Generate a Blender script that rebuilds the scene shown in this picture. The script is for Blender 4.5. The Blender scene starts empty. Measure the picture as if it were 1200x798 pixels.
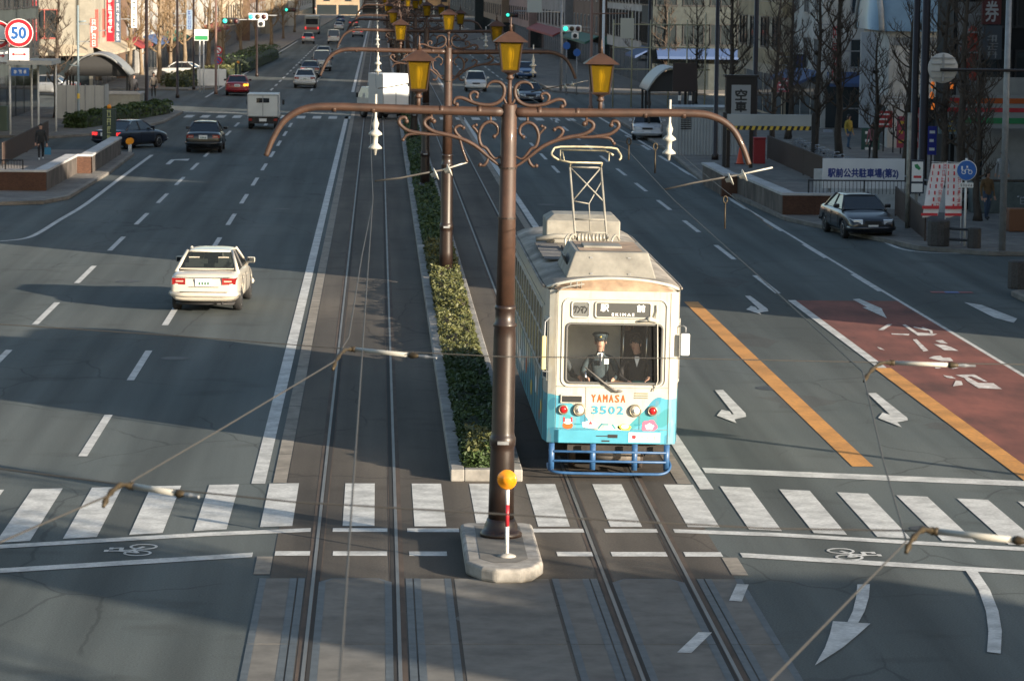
import bpy, math, random
from mathutils import Vector, Matrix
R = math.radians
sc = bpy.context.scene
COL = sc.collection
rnd = random.Random(7)

# ------------------------------------------------------------------ camera
CAM_H, FPX, ROLL = 7.94, 3600.0, R(0.6)
_a, _b = -156.0, -417.0                      # road vanishing point relative to picture centre
_a0 = _a * math.cos(ROLL) + _b * math.sin(ROLL)
_b0 = -_a * math.sin(ROLL) + _b * math.cos(ROLL)
PITCH = math.atan(-_b0 / FPX)
YAW = math.asin(-_a0 / FPX * math.cos(PITCH))
_f = Vector((math.sin(YAW) * math.cos(PITCH), math.cos(YAW) * math.cos(PITCH), -math.sin(PITCH)))
_r = Vector((math.cos(YAW), -math.sin(YAW), 0))
_u = _r.cross(_f)
CR = _r * math.cos(ROLL) + _u * math.sin(ROLL)
CU = _u * math.cos(ROLL) - _r * math.sin(ROLL)
CF = _f
CP = Vector((0, 0, CAM_H))


def G(px, py, z=0.0):
    """ground (or height z) point seen at a photograph pixel"""
    d = CF * FPX + CR * (px - 600) - CU * (py - 399)
    t = (z - CAM_H) / d.z
    return CP + d * t


def GY(px, py, Y):
    d = CF * FPX + CR * (px - 600) - CU * (py - 399)
    return CP + d * (Y / d.y)


cd = bpy.data.cameras.new('camera')
cam = bpy.data.objects.new('camera', cd)
COL.objects.link(cam)
m = Matrix((CR, CU, -CF)).transposed().to_4x4()
m.translation = CP
cam.matrix_world = m
cd.sensor_width = 36
cd.lens = FPX / 1200 * 36
cd.clip_end = 6000
cd.clip_start = 0.5
cd.dof.use_dof = True
cd.dof.focus_distance = 50
cd.dof.aperture_fstop = 6.0
sc.camera = cam

# ------------------------------------------------------------------ light
SUN_EL = R(11.8)
w = bpy.data.worlds.new("World")
sc.world = w
w.use_nodes = True
nt = w.node_tree
bg = nt.nodes['Background']
sky = nt.nodes.new('ShaderNodeTexSky')
sky.sky_type = 'NISHITA'
sky.sun_disc = False
sky.sun_elevation = SUN_EL
sky.sun_rotation = R(135)
sky.air_density = 1.0
sky.dust_density = 1.5
sky.ozone_density = 0.9
nt.links.new(sky.outputs[0], bg.inputs[0])
bg.inputs[1].default_value = 0.085
sd = bpy.data.lights.new('sun', 'SUN')
sd.energy = 4.6
sd.angle = R(0.55)
sd.color = (1.0, 0.87, 0.70)
so = bpy.data.objects.new('sun', sd)
COL.objects.link(so)
sv = Vector((1, -.92, 1 / 3.4))     # towards the sun
so.rotation_euler = sv.to_track_quat('Z', 'Y').to_euler()
so.location = (60, -60, 60)
sc.view_settings.view_transform = 'Standard'
sc.view_settings.look = 'None'
sc.view_settings.exposure = 1.42
sc.view_settings.gamma = 1
sc.cycles.max_bounces = 6
sc.cycles.transparent_max_bounces = 12
sc.cycles.use_denoising = True
sc.cycles.sample_clamp_indirect = 5

# ------------------------------------------------------------------ materials
MATS = {}


def mat(name, col, rough=0.6, metal=0.0, noise=0.0, scale=6.0, bump=0.0, coat=0.0, col2=None, spec=0.5, stretch=(1, 1, 1), emit=0.0, detail=6.0, dirt=0.0, dirt_scale=0.6):
    if name in MATS:
        return MATS[name]
    mt = bpy.data.materials.new(name)
    mt.use_nodes = True
    n, l = mt.node_tree.nodes, mt.node_tree.links
    b = n['Principled BSDF']
    c = (*col, 1)
    b.inputs['Base Color'].default_value = c
    b.inputs['Roughness'].default_value = rough
    b.inputs['Metallic'].default_value = metal
    b.inputs['Specular IOR Level'].default_value = spec
    if coat:
        b.inputs['Coat Weight'].default_value = coat
        b.inputs['Coat Roughness'].default_value = 0.06
    if emit:
        b.inputs['Emission Color'].default_value = c
        b.inputs['Emission Strength'].default_value = emit
    if noise or bump or dirt:
        tc = n.new('ShaderNodeTexCoord')
        mp = n.new('ShaderNodeMapping')
        mp.inputs['Scale'].default_value = stretch
        l.new(tc.outputs['Object'], mp.inputs[0])
        nz = n.new('ShaderNodeTexNoise')
        nz.inputs['Scale'].default_value = scale
        nz.inputs['Detail'].default_value = detail
        nz.inputs['Roughness'].default_value = 0.65
        l.new(mp.outputs[0], nz.inputs['Vector'])
        last = None
        if noise:
            rp = n.new('ShaderNodeValToRGB')
            c2 = col2 or tuple(max(0, x * (1 - noise)) for x in col)
            c1 = tuple(min(1, x * (1 + noise * 0.5)) for x in col)
            rp.color_ramp.elements[0].position = 0.32
            rp.color_ramp.elements[0].color = (*c2, 1)
            rp.color_ramp.elements[1].position = 0.68
            rp.color_ramp.elements[1].color = (*c1, 1)
            l.new(nz.outputs['Fac'], rp.inputs[0])
            last = rp.outputs[0]
        if dirt:
            n2 = n.new('ShaderNodeTexNoise')
            n2.inputs['Scale'].default_value = dirt_scale
            n2.inputs['Detail'].default_value = 5
            l.new(tc.outputs['Object'], n2.inputs['Vector'])
            r2 = n.new('ShaderNodeValToRGB')
            r2.color_ramp.elements[0].position = 0.35
            r2.color_ramp.elements[0].color = (1 - dirt, 1 - dirt, 1 - dirt, 1)
            r2.color_ramp.elements[1].position = 0.6
            r2.color_ramp.elements[1].color = (1, 1, 1, 1)
            l.new(n2.outputs['Fac'], r2.inputs[0])
            mx = n.new('ShaderNodeMix')
            mx.data_type = 'RGBA'
            mx.blend_type = 'MULTIPLY'
            mx.inputs[0].default_value = 1
            if last is not None:
                l.new(last, mx.inputs[6])
            else:
                mx.inputs[6].default_value = c
            l.new(r2.outputs[0], mx.inputs[7])
            last = mx.outputs[2]
        if last is not None:
            l.new(last, b.inputs['Base Color'])
        if bump:
            bp = n.new('ShaderNodeBump')
            bp.inputs['Strength'].default_value = bump
            bp.inputs['Distance'].default_value = 0.02
            l.new(nz.outputs['Fac'], bp.inputs['Height'])
            l.new(bp.outputs[0], b.inputs['Normal'])
    MATS[name] = mt
    return mt


def glass(name, col, alpha, rough=0.03):
    """tinted see-through glass: a transparent sheet mixed with a glossy coat"""
    if name in MATS:
        return MATS[name]
    mt = bpy.data.materials.new(name)
    mt.use_nodes = True
    n, l = mt.node_tree.nodes, mt.node_tree.links
    b = n['Principled BSDF']
    b.inputs['Base Color'].default_value = (*[c * 0.3 for c in col], 1)
    b.inputs['Roughness'].default_value = rough
    b.inputs['Specular IOR Level'].default_value = 0.6
    t = n.new('ShaderNodeBsdfTransparent')
    t.inputs[0].default_value = (*col, 1)
    mx = n.new('ShaderNodeMixShader')
    mx.inputs[0].default_value = alpha
    l.new(t.outputs[0], mx.inputs[1])
    l.new(b.outputs[0], mx.inputs[2])
    l.new(mx.outputs[0], n['Material Output'].inputs[0])
    MATS[name] = mt
    return mt


def asphalt(name, base, warm, patch=0.36):
    """worn asphalt: fine grit, large worn patches and faint wheel tracks along the road"""
    mt = bpy.data.materials.new(name)
    mt.use_nodes = True
    n, l = mt.node_tree.nodes, mt.node_tree.links
    b = n['Principled BSDF']
    tc = n.new('ShaderNodeTexCoord')

    def noise(scale, detail, stretch):
        mp = n.new('ShaderNodeMapping')
        mp.inputs['Scale'].default_value = stretch
        l.new(tc.outputs['Object'], mp.inputs[0])
        z = n.new('ShaderNodeTexNoise')
        z.inputs['Scale'].default_value = scale
        z.inputs['Detail'].default_value = detail
        l.new(mp.outputs[0], z.inputs['Vector'])
        return z.outputs['Fac']

    def ramp(f, p0, c0, p1, c1):
        r = n.new('ShaderNodeValToRGB')
        r.color_ramp.elements[0].position = p0
        r.color_ramp.elements[0].color = (*c0, 1)
        r.color_ramp.elements[1].position = p1
        r.color_ramp.elements[1].color = (*c1, 1)
        l.new(f, r.inputs[0])
        return r.outputs[0]

    def mul(a, c, fac=1.0):
        mx = n.new('ShaderNodeMix')
        mx.data_type = 'RGBA'
        mx.blend_type = 'MULTIPLY'
        mx.inputs[0].default_value = fac
        l.new(a, mx.inputs[6])
        l.new(c, mx.inputs[7])
        return mx.outputs[2]
    g = 1 - patch
    a = ramp(noise(0.35, 6, (1, 0.35, 1)), 0.35, base, 0.7, warm)
    a = mul(a, ramp(noise(1.1, 3, (1.0, 0.03, 1)), 0.35, (g, g, g), 0.65, (1.1, 1.1, 1.1)))
    a = mul(a, ramp(noise(35, 3, (1, 1, 1)), 0.3, (0.72, 0.72, 0.72), 0.7, (1.2, 1.2, 1.2)), 0.8)
    a = mul(a, ramp(noise(0.9, 8, (0.6, 1, 1)), 0.30, (0.72, 0.7, 0.68), 0.42, (1, 1, 1)), 0.7)
    # fine sealed cracks, only here and there
    mp = n.new('ShaderNodeMapping')
    mp.inputs['Scale'].default_value = (1, .55, 1)
    l.new(tc.outputs['Object'], mp.inputs[0])
    wn = n.new('ShaderNodeTexNoise')
    wn.inputs['Scale'].default_value = 1.5
    l.new(mp.outputs[0], wn.inputs['Vector'])
    mv = n.new('ShaderNodeMix')
    mv.data_type = 'RGBA'
    mv.inputs[0].default_value = 0.25
    l.new(mp.outputs[0], mv.inputs[6])
    l.new(wn.outputs['Color'], mv.inputs[7])
    vo = n.new('ShaderNodeTexVoronoi')
    vo.feature = 'DISTANCE_TO_EDGE'
    vo.inputs['Scale'].default_value = 0.42
    l.new(mv.outputs[2], vo.inputs['Vector'])
    cr = ramp(vo.outputs['Distance'], 0.003, (.66, .66, .66), 0.008, (1, 1, 1))
    mk = ramp(noise(0.22, 2, (1, .6, 1)), 0.44, (1, 1, 1), 0.50, (0, 0, 0))
    mx2 = n.new('ShaderNodeMix')
    mx2.data_type = 'RGBA'
    l.new(mk, mx2.inputs[0])
    l.new(cr, mx2.inputs[6])
    mx2.inputs[7].default_value = (1, 1, 1, 1)
    a = mul(a, mx2.outputs[2])
    l.new(a, b.inputs['Base Color'])
    b.inputs['Roughness'].default_value = 0.88
    b.inputs['Specular IOR Level'].default_value = 0.25
    bp = n.new('ShaderNodeBump')
    bp.inputs['Strength'].default_value = 0.35
    bp.inputs['Distance'].default_value = 0.01
    l.new(noise(60, 2, (1, 1, 1)), bp.inputs['Height'])
    l.new(bp.outputs[0], b.inputs['Normal'])
    MATS[name] = mt
    return mt


M_ASPH = asphalt('road_asphalt', (0.086, 0.102, 0.102), (0.115, 0.127, 0.122))
M_BED = asphalt('track_bed_asphalt', (0.080, 0.070, 0.060), (0.140, 0.120, 0.098), 0.35)
M_PAINT = mat('road_paint', (0.60, 0.60, 0.575), 0.75, noise=0.2, scale=16, col2=(0.45, 0.45, 0.435), dirt=0.32, dirt_scale=2.4)
M_WORN = mat('worn_road_paint', (0.36, 0.36, 0.35), 0.8, noise=0.6, scale=9, col2=(0.13, 0.12, 0.12))
M_ORANGE = mat('orange_road_paint', (0.58, 0.26, 0.05), 0.75, noise=0.3, scale=12, col2=(0.44, 0.21, 0.06), dirt=0.3, dirt_scale=1.2)
M_RED = mat('red_lane_surface', (0.20, 0.060, 0.042), 0.85, noise=0.45, scale=1.3, stretch=(1, 0.3, 1), dirt=0.35, dirt_scale=0.5, bump=0.1)
M_CONC = mat('concrete', (0.36, 0.34, 0.31), 0.9, noise=0.35, scale=5, bump=0.15, dirt=0.3, dirt_scale=1.2)
M_CONCD = mat('paving_concrete', (0.165, 0.155, 0.138), 0.9, noise=0.3, scale=2.2, bump=0.1, dirt=0.25, dirt_scale=0.8)
M_STRIP = mat('steel_edge_strip', (0.105, 0.12, 0.13), 0.65, metal=0.3, noise=0.3, scale=4)
M_RAIL = mat('rail_steel', (0.20, 0.195, 0.185), 0.55, metal=0.6, noise=0.25, scale=4, stretch=(1, 0.2, 1))
M_RUST = mat('rusty_rail_edge', (0.075, 0.05, 0.035), 0.9, noise=0.5, scale=3, stretch=(1, 0.3, 1))
M_GROOVE = mat('dark_rail_groove', (0.016, 0.014, 0.013), 0.95)
M_BEIGE = mat('beige_edge_stone', (0.27, 0.24, 0.20), 0.9, noise=0.35, scale=3, dirt=0.2)
M_PAVE = mat('sidewalk_paving', (0.20, 0.185, 0.165), 0.9, noise=0.35, scale=2.5, dirt=0.3, bump=0.1)
M_BROWN = mat('brown_enamel', (0.054, 0.026, 0.0155), 0.58, noise=0.35, scale=5, coat=0.04, dirt=0.2, dirt_scale=2)
M_BROWN2 = mat('dark_brown_enamel', (0.024, 0.0135, 0.010), 0.42, noise=0.3, scale=5, coat=0.12)
M_DARK = mat('dark_metal', (0.022, 0.022, 0.024), 0.5)
M_BLACK = mat('black_rubber', (0.012, 0.012, 0.013), 0.85)
M_GREY = mat('grey_metal', (0.28, 0.29, 0.30), 0.5, metal=0.3, noise=0.2, scale=5)
M_WHITE = mat('white_enamel', (0.78, 0.78, 0.76), 0.4, noise=0.08, scale=3, dirt=0.12)
M_PORC = mat('white_porcelain', (0.40, 0.39, 0.35), 0.35)
M_BRASS = mat('aged_brass', (0.05, 0.036, 0.018), 0.6, metal=0.3, noise=0.4, scale=30)
M_WIRE = mat('copper_wire', (0.062, 0.058, 0.053), 0.6, metal=0.2)
M_CHROME = mat('chrome', (0.7, 0.7, 0.7), 0.15, metal=1)
M_DGLASS = mat('dark_window_glass', (0.025, 0.032, 0.036), 0.05, spec=0.9)
M_SKIN = mat('skin', (0.48, 0.28, 0.20), 0.55)
M_HAIR = mat('black_hair', (0.015, 0.012, 0.010), 0.5)


# ------------------------------------------------------------------ mesh helpers
class MB:
    def __init__(s):
        s.v, s.f, s.m, s.s = [], [], [], []
        s.mi, s.smooth, s.T = 0, False, None

    def add(s, vs, fs):
        n = len(s.v)
        for p in vs:
            p = Vector(p)
            s.v.append(tuple(s.T @ p) if s.T is not None else tuple(p))
        for f in fs:
            s.f.append([n + i for i in f])
            s.m.append(s.mi)
            s.s.append(s.smooth)
        return s

    def box(s, x0, x1, y0, y1, z0, z1):
        vs = [(x0, y0, z0), (x1, y0, z0), (x1, y1, z0), (x0, y1, z0), (x0, y0, z1), (x1, y0, z1), (x1, y1, z1), (x0, y1, z1)]
        return s.add(vs, [(0, 3, 2, 1), (4, 5, 6, 7), (0, 1, 5, 4), (1, 2, 6, 5), (2, 3, 7, 6), (3, 0, 4, 7)])

    def cbox(s, c, d):
        return s.box(c[0] - d[0] / 2, c[0] + d[0] / 2, c[1] - d[1] / 2, c[1] + d[1] / 2, c[2] - d[2] / 2, c[2] + d[2] / 2)

    def poly(s, pts):
        return s.add(pts, [tuple(range(len(pts)))])

    def prism(s, pts, z0, z1):
        n = len(pts)
        vs = [(p[0], p[1], z0) for p in pts] + [(p[0], p[1], z1) for p in pts]
        fs = [tuple(range(n - 1, -1, -1)), tuple(range(n, 2 * n))] + [(i, (i + 1) % n, n + (i + 1) % n, n + i) for i in range(n)]
        return s.add(vs, fs)

    def loft(s, rings, cap=True, close=True):
        n = len(rings[0])
        vs = [p for r in rings for p in r]
        fs = []
        for k in range(len(rings) - 1):
            for i in range(n if close else n - 1):
                j = (i + 1) % n
                fs.append((k * n + i, k * n + j, (k + 1) * n + j, (k + 1) * n + i))
        if cap:
            fs.append(tuple(range(n - 1, -1, -1)))
            fs.append(tuple(range((len(rings) - 1) * n, len(rings) * n)))
        return s.add(vs, fs)

    def tube(s, pts, r, n=8, cap=True):
        pts = [Vector(p) for p in pts]
        rs = r if isinstance(r, (list, tuple)) else [r] * len(pts)
        rings = []
        up = None
        for i, p in enumerate(pts):
            t = (pts[min(i + 1, len(pts) - 1)] - pts[max(i - 1, 0)])
            if t.length < 1e-9:
                t = Vector((0, 0, 1))
            t.normalize()
            if up is None:
                up = Vector((0, 0, 1)) if abs(t.z) < 0.9 else Vector((1, 0, 0))
            a = t.cross(up)
            if a.length < 1e-6:
                a = t.cross(Vector((0, 1, 0.01)))
            a.normalize()
            up = a.cross(t)
            rings.append([p + (a * math.cos(q) + up * math.sin(q)) * rs[i] for q in [2 * math.pi * k / n for k in range(n)]])
        return s.loft(rings, cap)

    def cyl(s, p0, p1, r0, r1=None, n=12):
        return s.tube([p0, p1], [r0, r0 if r1 is None else r1], n)

    def lathe(s, prof, c=(0, 0, 0), n=16, axis='z'):
        rings = []
        for r, z in prof:
            ring = []
            for k in range(n):
                q = 2 * math.pi * k / n
                x, y = r * math.cos(q), r * math.sin(q)
                ring.append((c[0] + x, c[1] + y, c[2] + z) if axis == 'z' else (c[0] + x, c[1] - z, c[2] + y) if axis == 'y' else (c[0] + z, c[1] + x, c[2] + y))
            rings.append(ring)
        return s.loft(rings)

    def ball(s, c, r, nu=12, nv=8):
        r = r if isinstance(r, (list, tuple)) else (r, r, r)
        rings = []
        for i in range(nv + 1):
            t = math.pi * (i + 0.02) / (nv + 0.04) - math.pi / 2
            rings.append([(c[0] + r[0] * math.cos(t) * math.cos(q), c[1] + r[1] * math.cos(t) * math.sin(q), c[2] + r[2] * math.sin(t)) for q in [2 * math.pi * k / nu for k in range(nu)]])
        return s.loft(rings)

    def mesh(s, name, mats):
        me = bpy.data.meshes.new(name)
        me.from_pydata(s.v, [], s.f)
        for mt in (mats if isinstance(mats, (list, tuple)) else [mats]):
            me.materials.append(mt)
        me.polygons.foreach_set('material_index', s.m)
        me.polygons.foreach_set('use_smooth', s.s)
        me.update()
        return me

    def build(s, name, mats, parent=None, loc=None, bevel=0.0, segs=2, subsurf=0):
        o = bpy.data.objects.new(name, s.mesh(name, mats))
        COL.objects.link(o)
        if parent is not None:
            o.parent = parent
        if loc is not None:
            o.location = loc
        if bevel:
            b = o.modifiers.new('bevel', 'BEVEL')
            b.width = bevel
            b.segments = segs
            b.limit_method = 'ANGLE'
            b.angle_limit = R(35)
        if subsurf:
            d = o.modifiers.new('sub', 'SUBSURF')
            d.levels = d.render_levels = subsurf
        return o


def thing(name, label, cat, loc=(0, 0, 0), rz=0.0, group=None):
    o = bpy.data.objects.new(name, None)
    o.empty_display_size = 0.3
    COL.objects.link(o)
    o.location = loc
    o.rotation_euler = (0, 0, rz)
    o['label'] = label
    o['category'] = cat
    if group:
        o['group'] = group
    return o


def tag(o, label, cat, group=None):
    o['label'] = label
    o['category'] = cat
    if group:
        o['group'] = group
    return o


def struct(o):
    o['kind'] = 'structure'
    return o


def kids(o):
    return [c for c in KID.get(o.name, [])]


def copy_tree(o, parent=None):
    c = o.copy()
    COL.objects.link(c)
    if parent is not None:
        c.parent = parent
    for ch in list(o.children):
        copy_tree(ch, c)
    return c


_txt = {}


def text_geo(body):
    if body not in _txt:
        cu = bpy.data.curves.new('lettering', 'FONT')
        cu.body = body
        cu.resolution_u = 2
        ob = bpy.data.objects.new('lettering', cu)
        COL.objects.link(ob)
        dg = bpy.context.evaluated_depsgraph_get()
        me = bpy.data.meshes.new_from_object(ob.evaluated_get(dg))
        vs = [tuple(v.co) for v in me.vertices]
        fs = [tuple(p.vertices) for p in me.polygons]
        bpy.data.objects.remove(ob)
        bpy.data.curves.remove(cu)
        bpy.data.meshes.remove(me)
        if not vs:
            vs, fs = [(0, 0, 0), (1, 0, 0), (1, 1, 0)], [(0, 1, 2)]
        x0, x1 = min(v[0] for v in vs), max(v[0] for v in vs)
        y0, y1 = min(v[1] for v in vs), max(v[1] for v in vs)
        _txt[body] = ([((v[0] - x0) / max(x1 - x0, 1e-6) - 0.5, (v[1] - y0) / max(y1 - y0, 1e-6) - 0.5) for v in vs], fs)
    return _txt[body]


def text_on(mb, body, c, ux, uy, w, h, bold=0.0):
    """flat lettering of size w x h centred at c, running along ux with its top towards uy"""
    c, ux, uy = Vector(c), Vector(ux).normalized(), Vector(uy).normalized()
    nn = ux.cross(uy)
    if body.strip('#') == '':            # writing too small to read in the photograph: a block of strokes per character
        n = len(body)
        r_ = random.Random(int(abs(c.x * 131 + c.z * 977 + c.y * 17)))
        for i in range(n):
            cx, cw = -w / 2 + w * (i + .5) / n, w / n * .82
            k = 0
            for t in sorted(r_.sample([-.42, -.2, .02, .24, .44], 3)):
                k += 1
                x0, x1 = cx - cw / 2 * r_.uniform(.6, 1), cx + cw / 2 * r_.uniform(.6, 1)
                mb.add([c + ux * x0 + uy * (h * (t - .045)) + nn * .0006 * k, c + ux * x1 + uy * (h * (t - .045)) + nn * .0006 * k, c + ux * x1 + uy * (h * (t + .045)) + nn * .0006 * k, c + ux * x0 + uy * (h * (t + .045)) + nn * .0006 * k], [(0, 1, 2, 3)])
            for t in r_.sample([-.3, 0, .3], 2):
                k += 1
                x0 = cx + cw * t
                mb.add([c + ux * (x0 - cw * .06) + uy * (-h * .48) + nn * .0006 * k, c + ux * (x0 + cw * .06) + uy * (-h * .48) + nn * .0006 * k, c + ux * (x0 + cw * .06) + uy * (h * .48) + nn * .0006 * k, c + ux * (x0 - cw * .06) + uy * (h * .48) + nn * .0006 * k], [(0, 1, 2, 3)])
        return
    vs, fs = text_geo(body)
    for i, (dx, dy) in enumerate(((0, 0), (bold, 0), (-bold, 0), (0, bold), (0, -bold)) if bold else ((0, 0),)):
        mb.add([c + ux * (p[0] * w + dx) + uy * (p[1] * h + dy) + nn * (.0007 * i) for p in vs], fs)


def disc_on(mb, x, y, z, r, n=28):
    mb.poly([(x + r * math.cos(2 * math.pi * k / n), y, z + r * math.sin(2 * math.pi * k / n)) for k in range(n)])


def vtext_on(mb, body, c, ux, uy, w, h, bold=0.0):
    n = len(body)
    uyv = Vector(uy).normalized()
    for i, ch in enumerate(body):
        if ch.strip():
            text_on(mb, ch, Vector(c) + uyv * (h * ((n - 1) / 2 - i) / n), ux, uy, w, h / n * 0.86, bold)


# ------------------------------------------------------------------ ground
g = MB()
g.poly([(-1500, -300, 0), (1500, -300, 0), (1500, 3500, 0), (-1500, 3500, 0)])
struct(g.build('road', M_ASPH))
g = MB()
g.poly([(-1.42, -20, .004), (4.86, -20, .004), (4.86, 900, .004), (-1.42, 900, .004)])
struct(g.build('track_bed', M_BED))


def bend(x):
    return -0.36 * max(0, -1.4 - x) - 0.33 * max(0, x - 5.0)


def strip(mb, x0, x1, y0, y1, z=.008):
    mb.poly([(x0, y0, z), (x1, y0, z), (x1, y1, z), (x0, y1, z)])


def line(mb, pts, w, z=.008):
    pts = [Vector((p[0], p[1], 0)) for p in pts]
    L, Rr = [], []
    for i, p in enumerate(pts):
        t = (pts[min(i + 1, len(pts) - 1)] - pts[max(i - 1, 0)]).normalized()
        nrm = Vector((-t.y, t.x, 0)) * w / 2
        L.append((p.x + nrm.x, p.y + nrm.y, z))
        Rr.append((p.x - nrm.x, p.y - nrm.y, z))
    for i in range(len(pts) - 1):
        mb.poly([Rr[i], Rr[i + 1], L[i + 1], L[i]])


def curve(pts, n=6):
    """Catmull-Rom through the points"""
    P = [Vector(p) for p in pts]
    out = []
    for i in range(len(P) - 1):
        a, b, c, d = P[max(i - 1, 0)], P[i], P[i + 1], P[min(i + 2, len(P) - 1)]
        for k in range(n):
            t = k / n
            out.append(0.5 * ((2 * b) + (c - a) * t + (2 * a - 5 * b + 4 * c - d) * t * t + (3 * b - a - 3 * c + d) * t ** 3))
    out.append(P[-1])
    return out


# beige stone edges of the tramway
b = MB()
for x in (-1.54, 4.96):
    for y0, y1 in ((41.0, 42.3), (48.7, 195), (226, 900)):
        yy = y0
        while yy < min(y1, 240):
            strip(b, x - .11, x + .11, yy, min(yy + 2.96, y1), .010)
            yy += 3
        if y1 > 240:
            strip(b, x - .11, x + .11, max(y0, 243), y1, .010)
struct(b.build('tramway_edge_stones', M_BEIGE))

# lane lines
p = MB()
strip(p, -1.99, -1.77, 48.6, 186)
strip(p, -1.99, -1.77, 228, 700)
line(p, [(5.27, 48.2), (5.25, 110), (5.1, 186)], .22)
strip(p, 5.0, 5.2, 228, 700)
for k in range(13):
    y = 51.4 + 10 * k
    strip(p, -5.01, -4.86, y, y + 5)
    strip(p, -8.02, -7.87, y, y + 5)
for k in range(6, 14):
    y = 51.4 + 10 * k
    strip(p, 7.68, 7.83, y - 20 if k < 8 else y, (y - 20 if k < 8 else y) + 5)
    strip(p, 10.43, 10.58, y - 1.6, y + 3.4)
for k in range(3, 12):
    y = 50.5 + 10 * k
    strip(p, 13.25, 13.42, y, y + 4.8)
strip(p, 7.68, 7.83, 81.4, 86.4)
strip(p, 10.43, 10.58, 79.8, 84.8)
strip(p, 10.43, 10.58, 89.8, 94.8)
strip(p, 10.43, 10.58, 99.8, 104.8)
for k in range(18):
    y = 230 + 10 * k
    for x in (-5, -8, 7.75, 10.5):
        strip(p, x - .08, x + .08, y, y + 5)
ed = [G(*q) for q in ((-60, 287), (0, 283), (28, 280), (45, 273.5), (70, 258), (100, 240), (140, 210), (178, 182))]
line(p, curve(ed, 4), .17)
line(p, [(-12.0, 215), (-11.6, 300), (-11.2, 430)], .16)
ed2 = [G(*q) for q in ((640, 95), (700, 140), (745, 170), (790, 193), (925, 257), (1010, 298))]
line(p, [(13.5, 40), (13.45, 60), (13.4, 80), (13.35, 140)], .10, .0066)
line(p, [G(*q) for q in ((800, 186), (840, 214), (930, 252), (980, 262))], .13)
line(p, curve([G(*q) for q in ((1035, 283), (1060, 293), (1105, 297), (1180, 297), (1260, 292))], 4), .15)
line(p, [(13.6, 150), (13.5, 190)], .15)
line(p, [(12.6, 228), (12.2, 420)], .15)
struct(p.build('lane_lines', M_PAINT))

p = MB()
for k in range(12):
    u_, v_ = 5.42 + 1.4 * k, 5.42 + 1.4 * (k + 1)
    du, dv = bend(u_) * .75, bend(v_) * .75
    p.poly([(u_, 49.95 + du, .008), (v_, 49.95 + dv, .008), (v_, 50.5 + dv, .008), (u_, 50.5 + du, .008)])
struct(p.build('stop_line', M_PAINT))

# zebra stripes
p = MB()
for x in (-12.0, -11.05, -10.1, -9.15, -8.2, -7.25, -6.3, -5.4, -4.48, -3.56, -2.65, -1.70, -.49, .57, 1.49, 2.40, 3.47, 4.62, 5.51, 6.43, 7.32, 8.22, 9.13, 10.04, 10.95, 11.86, 12.77):
    d = bend(x + .2)
    a = bend(x + .02)
    c = bend(x + .45)
    p.poly([(x, 44.75 + a, .009), (x + .47, 44.75 + c, .009), (x + .47, 48.65 + c * (.45 if x < 2 else .92), .009), (x, 48.65 + a * (.45 if x < 2 else .92), .009)])
struct(p.build('crosswalk_stripes', M_PAINT))

p = MB()


def cross(xa, xb, y, w):
    n = max(1, int((xb - xa) / 1.5))
    for i in range(n):
        u, v = xa + (xb - xa) * i / n, xa + (xb - xa) * (i + 1) / n
        p.poly([(u, y - w / 2 + bend(u), .009), (v, y - w / 2 + bend(v), .009), (v, y + w / 2 + bend(v), .009), (u, y + w / 2 + bend(u), .009)])


for a, c in ((-16, -.95), (-.63, .17), (.46, 1.22), (1.3, 3.05), (3.36, 4.14), (4.38, 18)):
    cross(a, c, 44.42, .3)
for a, c in ((-16, -1.72), (-1.41, -.92), (-.6, .16), (.47, 1.0), (2.55, 3.05), (3.32, 4.1), (4.35, 4.88), (5.15, 18)):
    cross(a, c, 42.55, .34)
struct(p.build('bicycle_crossing_lines', M_PAINT))

# bicycle symbols
p = MB()


def ring(cx, cy, rx, ry, w, z=.009):
    n = 20
    for k in range(n):
        q0, q1 = 2 * math.pi * k / n, 2 * math.pi * (k + 1) / n
        p.poly([(cx + (rx - w) * math.cos(q0), cy + (ry - w * 1.6) * math.sin(q0), z), (cx + rx * math.cos(q0), cy + ry * math.sin(q0), z),
                (cx + rx * math.cos(q1), cy + ry * math.sin(q1), z), (cx + (rx - w) * math.cos(q1), cy + (ry - w * 1.6) * math.sin(q1), z)])


def bike_mark(cx, cy, s):
    # two wheels side by side along the road, handlebar pointing towards s
    ring(cx - s * .09, cy - .22, .20, .22, .04)
    ring(cx - s * .14, cy + .27, .20, .22, .04)
    for a, c in (((-.13, -.25), (-.02, .02)), ((-.02, .02), (-.20, .31)), ((-.02, .02), (.22, -.03)), ((.22, -.10), (.22, .22)), ((-.13, -.25), (.25, -.07)), ((.22, -.07), (.50, -.07)), ((.42, .14), (.22, .2)), ((.5, -.15), (.5, .02)), ((.42, .06), (.42, .22))):
        line(p, [(cx + s * a[0] * .72, cy + a[1] * .88), (cx + s * c[0] * .72, cy + c[1] * .88)], .06, .0092 + .0003 * (abs(a[0]) + abs(c[1])))


q = G(155, 645)
bike_mark(q.x, q.y, -1)
q = G(1000, 650)
bike_mark(q.x, q.y, 1)
struct(p.build('bicycle_symbols', M_PAINT))

# orange lines and the red lane
p = MB()
line(p, [(7.98, 77.5), (8.05, 65), (8.15, 50.6)], .36)
line(p, [(10.67, 64), (10.72, 55), (10.8, 40)], .36, .0112)
struct(p.build('orange_lane_lines', M_ORANGE))
p = MB()
line(p, [(10.62, 78), (10.67, 64)], .2, .0112)
struct(p.build('red_lane_edge_line', M_PAINT))
p = MB()
p.poly([(10.75, 41, .006), (13.42, 41, .006), (13.38, 78, .006), (10.68, 78, .006)])
struct(p.build('red_lane', M_RED))

# arrows
p = MB()


_pz = [0]


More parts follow.
